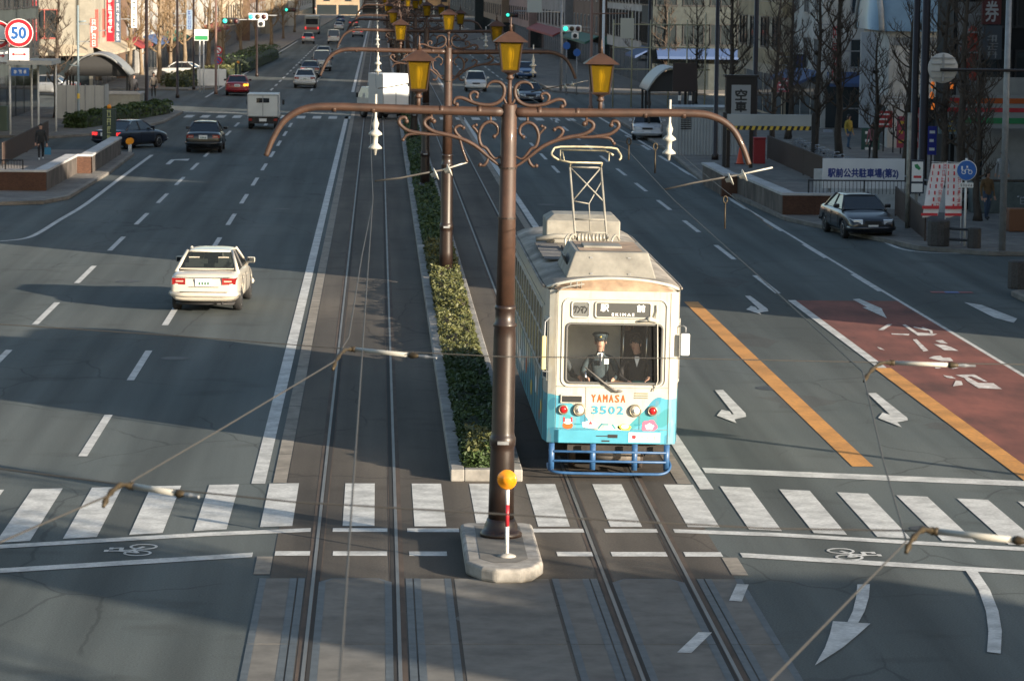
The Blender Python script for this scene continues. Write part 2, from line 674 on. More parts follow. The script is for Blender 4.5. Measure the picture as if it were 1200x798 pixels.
def pix_poly(pts, z=.0125):
    _pz[0] += 1
    z += .0004 * (_pz[0] % 12)
    p.poly([tuple(G(a, c)[:2]) + (z,) for a, c in pts])


def zq(x0, y0, sx, pts):
    return [(x0 + a / sx, y0 + c / sx) for a, c in pts]


S = 2.85
pix_poly(zq(800, 320, S, [(108, 393), (135, 392), (210, 470), (178, 482)]))
pix_poly(zq(800, 320, S, [(210, 470), (212, 482), (165, 492), (150, 475)]))
pix_poly(zq(800, 320, S, [(130, 458), (158, 464), (180, 503), (114, 478)]))
pix_poly(zq(800, 320, S, [(618, 403), (645, 402), (750, 485), (716, 497)]))
pix_poly(zq(800, 320, S, [(750, 485), (752, 494), (705, 502), (690, 488)]))
pix_poly(zq(800, 320, S, [(668, 468), (695, 476), (732, 517), (652, 486)]))
pix_poly(zq(800, 320, S, [(208, 78), (226, 78), (284, 122), (262, 128)]))
pix_poly(zq(800, 320, S, [(284, 122), (286, 130), (255, 134), (245, 124)]))
pix_poly(zq(800, 320, S, [(228, 112), (244, 116), (262, 140), (212, 124)]))
pix_poly(zq(800, 320, S, [(568, 90), (590, 88), (668, 122), (645, 132)]))
pix_poly(zq(800, 320, S, [(600, 116), (662, 118), (682, 153)]))
S = 3.0
pix_poly(zq(800, 540, S, [(614, 436), (658, 436), (655, 480), (610, 480)]))
pix_poly(zq(800, 540, S, [(610, 480), (655, 480), (640, 530), (617, 572), (578, 572), (598, 530)]))
pix_poly(zq(800, 540, S, [(528, 566), (660, 574), (620, 610), (560, 660), (465, 721), (500, 660), (518, 610)]))
pix_poly(zq(800, 540, S, [(995, 388), (1035, 388), (1080, 455), (1110, 530), (1122, 600), (1118, 680), (1070, 674), (1075, 600), (1066, 530), (1040, 455)]))
pix_poly(zq(800, 540, S, [(190, 435), (232, 437), (208, 497), (163, 494)]))
pix_poly(zq(800, 540, S, [(55, 605), (103, 606), (30, 678), (-20, 676)]))
for pts in ([(1130, 355), (1150, 358), (1192, 374), (1188, 379), (1165, 373)],):
    pix_poly(pts)
# faint arrows in the far lanes
for px, py in ((200, 190), (312, 146), (405, 62), (905, 200)):
    q = G(px, py)
    p.poly([(q.x - .1, q.y - 2, .0125), (q.x + .1, q.y - 2, .0125), (q.x + .1, q.y + 1.2, .0125), (q.x - .1, q.y + 1.2, .0125)])
    p.poly([(q.x - .1, q.y + 1.2, .0125), (q.x + .7, q.y + .9, .0125), (q.x + .7, q.y + 2.4, .0125), (q.x - .1, q.y + 1.6, .0125)])
struct(p.build('road_arrows', M_PAINT))

# worn lettering painted on the red lane, read by drivers coming towards us
p = MB()
S = 6.0
for pts in ([(345, 8), (365, 4), (450, 60), (590, 72), (560, 84), (455, 84)], [(430, 20), (530, 44), (515, 48), (420, 26)], [(490, 24), (555, 48), (560, 70), (545, 70), (535, 50), (475, 28)],
            [(265, 68), (395, 72), (390, 82), (272, 76)], [(175, 44), (240, 4), (275, 4), (210, 46)], [(418, 110), (445, 108), (528, 188), (494, 194)],
            [(575, 118), (625, 114), (665, 140), (610, 134)], [(565, 142), (640, 148), (690, 165), (740, 190), (640, 186), (605, 164)],
            [(560, 228), (612, 224), (630, 238), (680, 238), (705, 262), (620, 262), (530, 240)], [(680, 312), (705, 304), (740, 310), (700, 318)], [(575, 306), (618, 308), (600, 316), (575, 314)],
            [(718, 360), (850, 356), (945, 408), (925, 408), (830, 370), (800, 372), (880, 416), (985, 418), (1045, 460), (880, 452), (800, 402), (780, 380)],
            [(900, 428), (965, 432), (985, 446), (920, 444)], [(630, 362), (690, 370), (725, 388), (660, 380)], [(720, 400), (760, 404), (770, 430), (700, 440)], [(165, 164), (190, 168), (222, 186), (190, 180)]):
    n = len(pts)
    cx = sum(a for a, _ in pts) / n
    pp = zq(1000, 380, S, pts)
    pix_poly(pp, .0105)
struct(p.build('red_lane_lettering', mat('red_lane_lettering_paint', (0.62, 0.6, 0.57), 0.8, noise=0.5, scale=5, col2=(0.3, 0.24, 0.22))))
p = MB()
q = G(1115, 343)
for k, mi in ((0, 0), (1, 1), (2, 0)):
    p.mi = mi
    x = q.x - .55 + k * .37
    strip(p, x, x + .37, q.y - .18, q.y + .18, .0126)
struct(p.build('painted_kerb_mark', [mat('faded_red_paint', (.3, .1, .1), .8), mat('faded_blue_paint', (.15, .2, .4), .8)]))

# far crossing
p = MB()
for k in range(26):
    x = -11.5 + k * .95
    if -1.2 < x < -.2 or .3 < x < 1.1:
        continue
    strip(p, x, x + .5, 182.5, 186)
strip(p, -12, -2, 190, 190.4)
struct(p.build('far_crosswalk_stripes', M_PAINT))

# manhole covers and darker repair patches
p = MB()
for px, py, r_ in ((640, 240, .33), (205, 420, .3), (560, 725, .28), (905, 455, .33), (150, 330, .33), (1090, 620, .3), (330, 245, .3)):
    q = G(px, py)
    n = 20
    p.poly([(q.x + r_ * math.cos(2 * math.pi * k / n), q.y + r_ * math.sin(2 * math.pi * k / n), .0062) for k in range(n)])
struct(p.build('manhole_covers', mat('cast_iron', (.045, .043, .04), .6, noise=.5, scale=18)))
p = MB()
for px, py, w_, l_ in ((935, 470, .8, 1.2), (880, 400, .6, 1.6), (850, 330, .7, 2.2), (1120, 500, .6, .7), (700, 290, .8, 4)):
    q = G(px, py)
    rr = random.Random(px)
    n = 14
    p.poly([(q.x + w_ * math.cos(2 * math.pi * k / n) * rr.uniform(.5, 1.1), q.y + l_ * math.sin(2 * math.pi * k / n) * rr.uniform(.5, 1.1), .0022) for k in range(n)])
struct(p.build('asphalt_patches', asphalt('patched_asphalt', (0.080, 0.087, 0.086), (0.104, 0.108, 0.103))))

# rails with their grooves
r, k_, gr = MB(), MB(), MB()
for cx in (-.27, 3.66):
    for s in (-1, 1):
        x = cx + s * .565
        strip(r, x - .023, x + .023, -20, 900, .014)
        strip(gr, x - s * .035 - .055 * (s > 0) , x - s * .035 + .055 * (s < 0), -20, 900, .009)
        strip(k_, x - .09 - .02 * (s > 0), x + .09 + .02 * (s < 0), -20, 900, .0068)
struct(k_.build('rail_bedding', M_RUST))
struct(gr.build('rail_grooves', M_GROOVE))
struct(r.build('tram_rails', M_RAIL))

# concrete crossing panels in front of us, edged with steel strips
c, st, jt = MB(), MB(), MB()
Y1 = 40.75


def panel(x0, x1, y0, y1, ch=0.0):
    if ch:
        pts = [(x0, y0), (x1, y0), (x1, y1 - ch * 1.6), (x1 - ch, y1), (x0 + ch, y1), (x0, y1 - ch * 1.6)]
    else:
        pts = [(x0, y0), (x1, y0), (x1, y1), (x0, y1)]
    c.prism(pts, .002, .0075)


def sst(x0, x1, y0, y1, z=.0095):
    st.poly([(x0, y0, z), (x1, y0, z), (x1, y1, z), (x0, y1, z)])


ys = [18 + 3.72 * k for k in range(6)] + [Y1]
for cx in (-.27, 3.66):
    for a, d in zip(ys[:-1], ys[1:]):
        last = d == Y1
        panel(cx - 1.26, cx - .80, a, d - .02)
        panel(cx - .43, cx + .43, a, d - .02, .16 if last else 0)
        panel(cx + .80, cx + 1.26, a, d - .02)
        for e in (-1.24, -.83, -.72, -.44, .44, .72, .83, 1.24):
            e2 = e
            top = d - .02 - (.24 if last and abs(e) < .5 else 0)
            sst(cx + e2 - .045, cx + e2 + .045, a, top)
    sst(cx - .30, cx + .30, Y1 - .06, Y1 - .02)
    for s in (-1, 1):
        st.poly([(cx + s * .30, Y1 - .06, .0095), (cx + s * .395, Y1 - .27, .0095), (cx + s * .48, Y1 - .27, .0095), (cx + s * .31, Y1 - .02, .0095)][::s])
for a, d in zip(ys[:-1], ys[1:]):
    panel(1.06, 2.33, a, d - .02)
struct(c.build('concrete_crossing_panels', M_CONCD))
struct(st.build('steel_panel_edges', M_STRIP))
# ================================================================== the line poles of the tramway
M_AMBER = MATS.get('amber_lantern_glass')
mt = bpy.data.materials.new('amber_lantern_glass')
mt.use_nodes = True
_n, _l = mt.node_tree.nodes, mt.node_tree.links
_b = _n['Principled BSDF']
_b.inputs['Base Color'].default_value = (0.21, 0.14, 0.010, 1)
_b.inputs['Roughness'].default_value = 0.25
_tc = _n.new('ShaderNodeTexCoord')
_wv = _n.new('ShaderNodeTexWave')
_wv.inputs['Scale'].default_value = 14
_wv.inputs['Distortion'].default_value = 0.6
_l.new(_tc.outputs['Object'], _wv.inputs['Vector'])
_bp = _n.new('ShaderNodeBump')
_bp.inputs['Strength'].default_value = 0.4
_l.new(_wv.outputs['Fac'], _bp.inputs['Height'])
_l.new(_bp.outputs[0], _b.inputs['Normal'])
_tl = _n.new('ShaderNodeBsdfTranslucent')
_tl.inputs[0].default_value = (0.31, 0.22, 0.014, 1)
_tp = _n.new('ShaderNodeBsdfTransparent')
_tp.inputs[0].default_value = (0.75, 0.60, 0.10, 1)
_m1 = _n.new('ShaderNodeMixShader')
_m1.inputs[0].default_value = 0.62
_l.new(_tl.outputs[0], _m1.inputs[1])
_l.new(_tp.outputs[0], _m1.inputs[2])
_m2 = _n.new('ShaderNodeMixShader')
_m2.inputs[0].default_value = 0.30
_l.new(_m1.outputs[0], _m2.inputs[1])
_l.new(_b.outputs[0], _m2.inputs[2])
_l.new(_m2.outputs[0], _n['Material Output'].inputs[0])
M_AMBER = mt
M_BULB = mat('opal_bulb', (0.85, 0.75, 0.45), 0.3)


def lantern(root, x, z0, rod_from):
    """z0: bottom of the lamp"""
    rd = MB()
    rd.smooth = True
    rd.cyl((x, 0, rod_from), (x, 0, z0 - .03), .034, .030, 10)
    rd.lathe([(.034, z0 - .12), (.055, z0 - .10), (.055, z0 - .08), (.036, z0 - .06), (.05, z0 - .04), (.10, z0 - .015), (.125, z0)], (x, 0, 0), 12)
    lp = rd.build('lantern_stem', M_BROWN, root)
    fr = MB()
    b, t, h = .112, .160, .43
    for sx in (-1, 1):
        for sy in (-1, 1):
            fr.tube([(x + sx * b, sy * b, z0), (x + sx * t, sy * t, z0 + h)], .013, 5)
    for zz, q in ((z0 + .006, b), (z0 + h - .008, t)):
        for sx in (-1, 1):
            fr.tube([(x + sx * q, -q, zz), (x + sx * q, q, zz)], .014, 5)
            fr.tube([(x - q, sx * q, zz), (x + q, sx * q, zz)], .014, 5)
    fr.box(x - b, x + b, -b, b, z0 - .012, z0 + .002)
    f = fr.build('lantern_frame', M_BROWN2, lp)
    gl = MB()
    b2, t2 = b - .004, t - .004
    lo = [(x - b2, -b2, z0 + .01), (x + b2, -b2, z0 + .01), (x + b2, b2, z0 + .01), (x - b2, b2, z0 + .01)]
    hi = [(x - t2, -t2, z0 + h - .01), (x + t2, -t2, z0 + h - .01), (x + t2, t2, z0 + h - .01), (x - t2, t2, z0 + h - .01)]
    gl.loft([lo, hi], cap=False)
    gl.build('lantern_glass', M_AMBER, lp)
    bu = MB()
    bu.smooth = True
    bu.lathe([(.02, z0 + .02), (.035, z0 + .05), (.03, z0 + .13), (.05, z0 + .18), (.055, z0 + .25), (.04, z0 + .32), (.005, z0 + .36)], (x, 0, 0), 10)
    bu.build('bulb', M_BULB, lp)
    ro = MB()
    e = .245
    zr = z0 + h
    base = [(x - e, -e, zr - .01), (x + e, -e, zr - .01), (x + e, e, zr - .01), (x - e, e, zr - .01)]
    mid = [(x - .13, -.13, zr + .08), (x + .13, -.13, zr + .08), (x + .13, .13, zr + .08), (x - .13, .13, zr + .08)]
    top = [(x - .03, -.03, zr + .14), (x + .03, -.03, zr + .14), (x + .03, .03, zr + .14), (x - .03, .03, zr + .14)]
    ro.loft([base, mid, top])
    ro.smooth = True
    ro.lathe([(.03, zr + .14), (.018, zr + .20), (.028, zr + .215), (.012, zr + .24), (.012, zr + .32), (.002, zr + .35)], (x, 0, 0), 8)
    ro.build('lantern_roof', M_BROWN, lp)


def sc_curve(pts, s, r0, mb, ends=(1, 1)):
    Z = 314.7
    P = [((a - 614) / Z * s, 0, 6.15 - (c - 495) / Z) for a, c in pts]
    C = curve(P, 5)
    n = len(C)
    rs = [r0 * (1.0 - (0.45 if ends[0] else 0) * max(0, 1 - i / (n * .3)) - (0.25 if ends[1] else 0) * max(0, 1 - (n - 1 - i) / (n * .3))) for i in range(n)]
    mb.tube(C, rs, 8)
    e = C[-1]
    mb.ball(e, r0 * 1.25, 8, 6)


def make_pole():
    root = thing('tram_line_pole', 'brown tram line pole nearest us on the crossing island, with three amber lanterns and scrollwork', 'line pole', (0, 0, 0), 0, 'brown lantern poles along the tramway')
    s = MB()
    s.smooth = True
    s.lathe([(.30, 0), (.30, .05), (.27, .09), (.24, .11), (.235, .17), (.21, .22), (.20, .26)], (0, 0, 0), 24)
    s.build('pole_base', M_BROWN2, root)
    s = MB()
    s.smooth = True
    s.lathe([(.185, .2), (.18, .7), (.168, 1.25), (.17, 1.32), (.185, 1.34), (.185, 1.45), (.172, 1.47), (.16, 1.52), (.158, 2.9), (.150, 3.05), (.165, 3.07), (.165, 3.10), (.140, 3.13), (.138, 3.30), (.150, 3.32), (.150, 3.35), (.128, 3.38)], (0, 0, 0), 24)
    s.build('lower_shaft', M_BROWN2, root)
    s = MB()
    s.smooth = True
    s.lathe([(.132, 3.36), (.122, 4.6), (.125, 4.61), (.125, 4.65), (.118, 4.66), (.108, 6.24), (.105, 6.26), (.03, 6.27)], (0, 0, 0), 24)
    s.build('upper_shaft', M_BROWN, root)
    s = MB()
    s.cbox((0, -.176, 1.39), (.16, .02, .05))
    s.build('number_plate', M_GREY, root)
    for z in (4.63, 5.35):
        s = MB()
        s.lathe([(.118, z - .014), (.130, z - .012), (.130, z + .012), (.118, z + .014)], (0, 0, 0), 16)
        s.build('clamp_band', M_BROWN2, root)
    for sd_ in (-1, 1):
        a = MB()
        a.smooth = True
        C = curve([(sd_ * .08, 0, 6.15), (sd_ * 1.2, 0, 6.16), (sd_ * 2.45, 0, 6.18), (sd_ * 2.85, 0, 6.14), (sd_ * 3.12, 0, 5.98), (sd_ * 3.28, 0, 5.72), (sd_ * 3.38, 0, 5.46)], 6)
        n = len(C)
        a.tube(C, [.072 - .034 * i / (n - 1) for i in range(n)], 10)
        for q in (.42, .95, 1.9, 2.44):
            a.lathe([(.075 - .008 * q, -.03), (.075 - .008 * q, .03)], (sd_ * q, 0, 6.16), 10, axis='x')
        a.build('cross_arm', M_BROWN, root)
        k = MB()
        k.smooth = True
        s_ = sd_
        sc_curve([(640, 745), (668, 725), (700, 700), (760, 650), (820, 620), (880, 603), (940, 590), (980, 565), (984, 540), (960, 526), (945, 542)], s_, .030, k)
        sc_curve([(880, 603), (940, 602), (1000, 598), (1060, 585), (1095, 555), (1092, 532), (1070, 528), (1064, 545)], s_, .028, k)
        sc_curve([(960, 602), (1020, 600), (1060, 606), (1078, 628)], s_, .022, k)
        sc_curve([(770, 645), (810, 625), (840, 600), (852, 575), (832, 560), (814, 570)], s_, .024, k)
        sc_curve([(640, 690), (670, 705), (690, 690), (712, 660), (735, 645), (745, 600), (730, 558), (698, 540), (667, 558), (662, 588), (678, 606)], s_, .025, k)
        sc_curve([(745, 605), (752, 588), (764, 572), (774, 562), (758, 556)], s_, .020, k)
        sc_curve([(700, 695), (708, 720), (722, 737), (738, 735)], s_, .024, k)
        for q in (695, 955):
            k.cyl(((q - 614) / 314.7 * s_, 0, 6.1), ((q - 614) / 314.7 * s_, 0, 5.98), .02, .02, 6)
        k.build('lower_scroll', M_BROWN, root)
        k = MB()
        k.smooth = True
        sc_curve([(716, 388), (706, 370), (688, 360), (660, 362), (640, 382), (638, 412), (650, 440), (680, 460), (720, 465), (770, 456), (820, 436), (850, 438), (858, 458), (845, 466)], s_, .028, k)
        sc_curve([(772, 452), (784, 440), (788, 420), (772, 407), (754, 414), (758, 430)], s_, .022, k)
        sc_curve([(640, 430), (632, 450), (622, 460)], s_, .02, k)
        k.build('upper_scroll', M_BROWN, root)
    lantern(root, 0, 6.73, 6.2)
    lantern(root, -1.27, 6.44, 6.16)
    lantern(root, 1.27, 6.44, 6.16)
    # hanging insulators and registration arms, one set over each track
    for s_, xt in ((-1, -1.86), (1, 2.25)):
        i_ = MB()
        i_.smooth = True
        i_.mi = 0
        i_.lathe([(.018, .42), (.018, .1), (.03, .05), (.05, .0), (.03, -.08), (.088, -.13), (.098, -.155), (.04, -.18), (.035, -.28), (.088, -.33), (.098, -.355), (.03, -.37), (.015, -.45)], (xt, 0, 5.95), 14)
        i_.build('hanging_insulator', M_PORC, root)
        t = MB()
        t.smooth = True
        xb, xe = (-.92, -1.86) if s_ < 0 else (3.22, 2.2)
        t.tube([(xb, .05, 5.30), (xb - .3, .05, 5.24), ((xb + xe) / 2 - .1, .03, 5.18), (xe, 0, 5.13 if s_ < 0 else 5.08)], .016, 6)
        t.mi = 1
        t.tube([(xb + (.5 if s_ > 0 else .35), .05, 5.42), (xb, .05, 5.30)], .014, 6)
        for q in (0, .19):
            c = Vector((xb + (.10 - q), .05, 5.30 - q * .3))
            ax = Vector((1, 0, .45)).normalized()
            t.tube([c - ax * .07, c - ax * .02, c, c + ax * .012, c + ax * .02], [.025, .04, .09, .095, .02], 12)
        t.build('pull_off_arm', [M_WIRE, M_PORC], root)
    h = MB()
    h.smooth = True
    h.tube(curve([(-.70, 0, 5.82), (-.64, 0, 5.6), (-.57, 0, 5.42)], 4), .02, 6)
    h.build('hanger_bracket', M_BROWN, root)
    root.scale = (1, 1, .974)
    return root


pole = make_pole()
POLES = [(1.77, 42.9, .2), (1.83, 81.6, .2), (1.80, 117, .2), (1.78, 152, .2), (1.76, 188, .05), (1.72, 224, .2), (1.7, 260, .2), (1.66, 297, .2), (1.62, 334, .2), (1.5, 372, .2), (1.4, 410, .2), (1.2, 450, .2)]
PL = ['', 'second brown lantern pole, rising from the hedge behind the tram', 'third lantern pole, dark in shade in the clipped hedge', 'fourth lantern pole, half hidden behind the third',
      'lantern pole standing at the far crosswalk', 'lantern pole just beyond the far crossing street', 'sixth-nearest lantern pole down the tramway', 'lantern pole deep in the distance beside the queueing cars',
      'small distant lantern pole behind the amber cluster', 'tiny lantern pole far down the tramway', 'second farthest lantern pole on the tramway', 'farthest lantern pole on the tramway']
for i, (x, y, z) in enumerate(POLES):
    o = pole if i == 0 else copy_tree(pole)
    o.location = (x, y, z)
    o.rotation_euler = (0, R(.55 if i == 0 else .2), 0)
    if i:
        o['label'] = PL[i]

# ================================================================== crossing island and its marker post
t = MB()
pts = [(1.22, 43.9), (1.22, 41.0), (1.42, 40.55), (1.6, 40.4), (1.95, 40.4), (2.12, 40.55), (2.27, 41.0), (2.27, 43.9), (2.15, 44.0), (1.34, 44.0)]
t.prism(pts, 0, .2)
isl = t.build('crossing_island', M_CONC, None, None, .05, 3)
tag(isl, 'low pale concrete island in the tramway under the nearest lantern pole', 'traffic island')
t = MB()
ins = [(1.42, 43.7), (1.42, 41.15), (1.6, 40.85), (1.9, 40.85), (2.07, 41.15), (2.07, 43.7)]
t.poly([(a, b_, .204) for a, b_ in ins])
t.build('island_infill', M_CONCD, isl)
ps = thing('marker_post', 'thin red and white post with a round orange reflector on the crossing island', 'marker post', (1.79, 41.3, .2))
t = MB()
t.smooth = True
t.lathe([(.13, .0), (.12, .02), (.06, .045), (.02, .05)], (0, 0, 0), 16)
t.build('post_foot', M_CONC, ps)
t = MB()
t.smooth = True
for mi, a, c in ((0, .04, .42), (1, .42, .72), (0, .72, .95)):
    t.mi = mi
    t.lathe([(.027, a), (.027, c)], (0, 0, 0), 12)
t.build('post_shaft', [M_WHITE, mat('red_enamel', (.42, .02, .03), .4)], ps)
t = MB()
t.smooth = True
rings = [(.01, .035), (.06, .035), (.065, .028), (.125, .022), (.138, .012), (.138, -.012), (.01, -.02)]
t.lathe([(r_, z_) for r_, z_ in rings], (0, 0, 0), 24, axis='y')
d = t.build('reflector_disc', mat('orange_reflector', (.75, .27, .01), .25, coat=.5), ps, (-.01, -.03, 1.07))
d.rotation_euler = (0, 0, R(-18))

# ================================================================== planted median
M_LEAFD = mat('clipped_hedge_leaf', (.040, .066, .017), .6, noise=.7, scale=1.2, col2=(.022, .045, .012))
M_LEAFY = mat('yellowing_hedge_leaf', (.085, .085, .026), .6, noise=.7, scale=2.5, col2=(.036, .048, .014))
M_TWIG = mat('hedge_twigs', (.045, .032, .02), .9, noise=.4, scale=8)


def leaves(mb, x0, x1, y0, y1, z0, z1, n, size, seed=1, top=.55):
    r = random.Random(seed)
    for _ in range(n):
        q = r.random()
        x, y, z = r.uniform(x0, x1), r.uniform(y0, y1), r.uniform(z0, z1)
        lump = .05 * math.sin(x * 9 + y * 2.1) + .05 * math.sin(y * 5.3) + .04 * math.sin(y * 1.7)
        if q < top:
            z = z1 + lump + r.gauss(0, .018)
        elif q < top + .3:
            x = (x0 if r.random() < .6 else x1) + r.gauss(0, .025)
        elif q < top + .4:
            y = y0 + r.gauss(0, .03)
        c = Vector((x, y, z))
        a = Vector((r.gauss(0, 1), r.gauss(0, 1), r.gauss(0, .7))).normalized()
        b_ = a.cross(Vector((r.gauss(0, 1), r.gauss(0, 1), r.gauss(0, 1)))).normalized()
        s = size * r.uniform(.6, 1.3)
        mb.poly([c - a * s, c + b_ * s * .5, c + a * s, c - b_ * s * .5])


k = MB()
k.box(1.20, 1.42, 48.9, 186, 0, .2)
k.box(2.16, 2.36, 48.9, 186, 0, .2)
k.box(1.42, 2.16, 48.9, 49.12, 0, .2)
k.box(1.20, 1.42, 228, 600, 0, .2)
k.box(2.16, 2.36, 228, 600, 0, .2)
struct(k.build('median_kerb', mat('kerb_concrete', (.33, .315, .29), .9, noise=.35, scale=3, dirt=.35, dirt_scale=.9, bump=.1), None, None, .02))
k = MB()
k.poly([(1.42, 49.1, .12), (2.16, 49.1, .12), (2.16, 600, .12), (1.42, 600, .12)])
struct(k.build('median_soil', mat('soil', (.06, .045, .03), .95, noise=.5, scale=6)))
HG = [(49.3, 62.5, .42, 'd', 5200, 'dark clipped hedge at the near end of the tramway median'), (62.7, 72.5, .36, 'm', 2600, 'patchy hedge beside the tram, thinning to dry grass'), (72.6, 81.0, .5, 'y', 3200, 'yellowing hedge just in front of the second lantern pole'),
      (82.3, 90.5, .46, 'y', 2400, 'mottled yellow green hedge just behind the second lantern pole'), (92, 100, .38, 'd', 2000, 'dark green clipped hedge block with gaps, before the third lantern pole'), (100.6, 116, .42, 'd', 2400, 'long flat green hedge in front of the third lantern pole'),
      (118, 133, .42, 'd', 1800, 'long flat green hedge behind the third lantern pole'), (135, 151, .42, 'd', 1400, 'hedge in front of the fourth lantern pole'), (153, 184, .42, 'd', 1400, 'farthest hedge before the far crosswalk')]
for i, (a, c, z, kind, n, lab) in enumerate(HG):
    h = thing('median_hedge', lab, 'hedge', (1.79, a, .1), 0, 'hedges in the tramway median')
    mb = MB()
    m_ = 9 + int((c - a) * 2)
    r = random.Random(i)
    zz = z - .1 - (.16 if kind == 'm' else .06)
    rings = []
    for j in range(m_ + 1):
        y = (c - a) * j / m_
        f = .6 if j in (0, m_) else 1
        rings.append([(-.33 * f, y, 0), (.33 * f, y, 0), (.34 * f + r.gauss(0, .02), y, zz * f * .7), (.2 * f, y, zz * f + r.gauss(0, .025)), (-.2 * f, y, zz * f + r.gauss(0, .025)), (-.34 * f + r.gauss(0, .02), y, zz * f * .7)])
    mb.loft(rings)
    mb.build('branches', M_TWIG if kind != 'd' else mat('hedge_core', (.02, .03, .01), .9), h)
    mb = MB()
    sz = .05 if a < 80 else .075
    mb.mi = 0
    leaves(mb, -.36, .36, 0, c - a, .02, z - .1, int(n * (1.6 if kind == 'm' else 1.25)), sz, i)
    L_ = M_LEAFD if kind == 'd' else M_LEAFY
    mb.build('foliage', L_, h)
    if kind == 'd' and i == 0:
        mb = MB()
        leaves(mb, -.3, .34, .1, 1.9, .1, z, 900, .05, 33)
        mb.build('sunlit_shrub_tips', M_LEAFY, h)  # yellower leaves put sun on the hedge tips into the colour
# ================================================================== the tram
def livery():
    mt = bpy.data.materials.new('tram_livery')
    mt.use_nodes = True
    n, l = mt.node_tree.nodes, mt.node_tree.links
    b = n['Principled BSDF']
    b.inputs['Roughness'].default_value = 0.35
    b.inputs['Coat Weight'].default_value = 0.3
    tc = n.new('ShaderNodeTexCoord')
    sp = n.new('ShaderNodeSeparateXYZ')
    l.new(tc.outputs['Object'], sp.inputs[0])

    def math_(op, a, c=None, d=None):
        q = n.new('ShaderNodeMath')
        q.operation = op
        for i, v in enumerate((a, c, d)):
            if v is None:
                continue
            if isinstance(v, (int, float)):
                q.inputs[i].default_value = v
            else:
                l.new(v, q.inputs[i])
        return q.outputs[0]
    ax = math_('ABSOLUTE', math_('ADD', sp.outputs['X'], .03))
    mr = n.new('ShaderNodeMapRange')
    mr.interpolation_type = 'SMOOTHSTEP'
    l.new(ax, mr.inputs['Value'])
    mr.inputs['From Min'].default_value = .12
    mr.inputs['From Max'].default_value = .86
    mr.inputs['To Min'].default_value = .80
    mr.inputs['To Max'].default_value = 1.36
    nz = n.new('ShaderNodeTexNoise')
    nz.inputs['Scale'].default_value = 1.6
    nz.inputs['Detail'].default_value = 1
    l.new(tc.outputs['Object'], nz.inputs['Vector'])
    wob = math_('MULTIPLY', math_('SUBTRACT', nz.outputs['Fac'], .5), .5)
    yy = math_('MULTIPLY', math_('SINE', math_('MULTIPLY', sp.outputs['Y'], 1.9)), math_('MULTIPLY', math_('MINIMUM', sp.outputs['Y'], 1.0), .22))
    edge = math_('ADD', math_('ADD', mr.outputs[0], wob), yy)
    cream_mask = math_('GREATER_THAN', sp.outputs['Z'], edge)
    n2 = n.new('ShaderNodeTexNoise')
    n2.inputs['Scale'].default_value = 2.6
    n2.inputs['Detail'].default_value = 0
    l.new(tc.outputs['Object'], n2.inputs['Vector'])
    blue = n.new('ShaderNodeValToRGB')
    blue.color_ramp.interpolation = 'CONSTANT'
    e = blue.color_ramp.elements
    e[0].position, e[0].color = 0, (.06, .24, .34, 1)
    e[1].position, e[1].color = .40, (.085, .32, .41, 1)
    x = e.new(.62)
    x.color = (.06, .27, .31, 1)
    l.new(n2.outputs['Fac'], blue.inputs[0])
    n3 = n.new('ShaderNodeTexNoise')
    n3.inputs['Scale'].default_value = 5
    n3.inputs['Detail'].default_value = 6
    l.new(tc.outputs['Object'], n3.inputs['Vector'])
    cr = n.new('ShaderNodeValToRGB')
    cr.color_ramp.elements[0].position = .3
    cr.color_ramp.elements[0].color = (.41, .395, .345, 1)
    cr.color_ramp.elements[1].position = .6
    cr.color_ramp.elements[1].color = (.475, .46, .40, 1)
    l.new(n3.outputs['Fac'], cr.inputs[0])
    mx = n.new('ShaderNodeMix')
    mx.data_type = 'RGBA'
    l.new(cream_mask, mx.inputs[0])
    l.new(blue.outputs[0], mx.inputs[6])
    l.new(cr.outputs[0], mx.inputs[7])
    # rust running down from the roof edge
    n4 = n.new('ShaderNodeTexNoise')
    n4.inputs['Scale'].default_value = 9
    mp = n.new('ShaderNodeMapping')
    mp.inputs['Scale'].default_value = (1, 1, .12)
    l.new(tc.outputs['Object'], mp.inputs[0])
    l.new(mp.outputs[0], n4.inputs['Vector'])
    rf = math_('MULTIPLY', math_('GREATER_THAN', n4.outputs['Fac'], .6), .18)
    m2 = n.new('ShaderNodeMix')
    m2.data_type = 'RGBA'
    l.new(rf, m2.inputs[0])
    l.new(mx.outputs[2], m2.inputs[6])
    m2.inputs[7].default_value = (.3, .19, .1, 1)
    l.new(m2.outputs[2], b.inputs['Base Color'])
    MATS['tram_livery'] = mt
    return mt


M_LIV = livery()
M_CREAM = mat('cream_enamel', (.48, .465, .41), .4, noise=.1, scale=6, dirt=.15)
M_ROOF = mat('weathered_roof_paint', (.34, .31, .27), .8, noise=.45, scale=3, dirt=.45, dirt_scale=1.2, stretch=(1, .4, 1))
M_ROOFR = mat('rust_stained_roof_rim', (.42, .29, .19), .7, noise=.4, scale=4, dirt=.3)
M_ACBOX = mat('pale_roof_equipment', (.25, .24, .21), .65, noise=.3, scale=3, dirt=.25, dirt_scale=2)
M_CYAN = mat('cyan_enamel', (.07, .30, .40), .35, noise=.12, scale=4)
M_BLUE = mat('blue_painted_steel', (.03, .095, .22), .45, noise=.25, scale=6)
M_SCREEN = glass('tram_windscreen_glass', (.97, .98, .98), .05)
M_INT = mat('tram_interior_grey', (.72, .73, .70), .7, noise=.15, scale=2)
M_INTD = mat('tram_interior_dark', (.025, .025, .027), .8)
M_UNDER = mat('underframe_grime', (.035, .03, .026), .85, noise=.5, scale=6)
M_PRED = mat('print_red', (.55, .035, .045), .5)
M_PORA = mat('print_orange', (.50, .10, .015), .5)
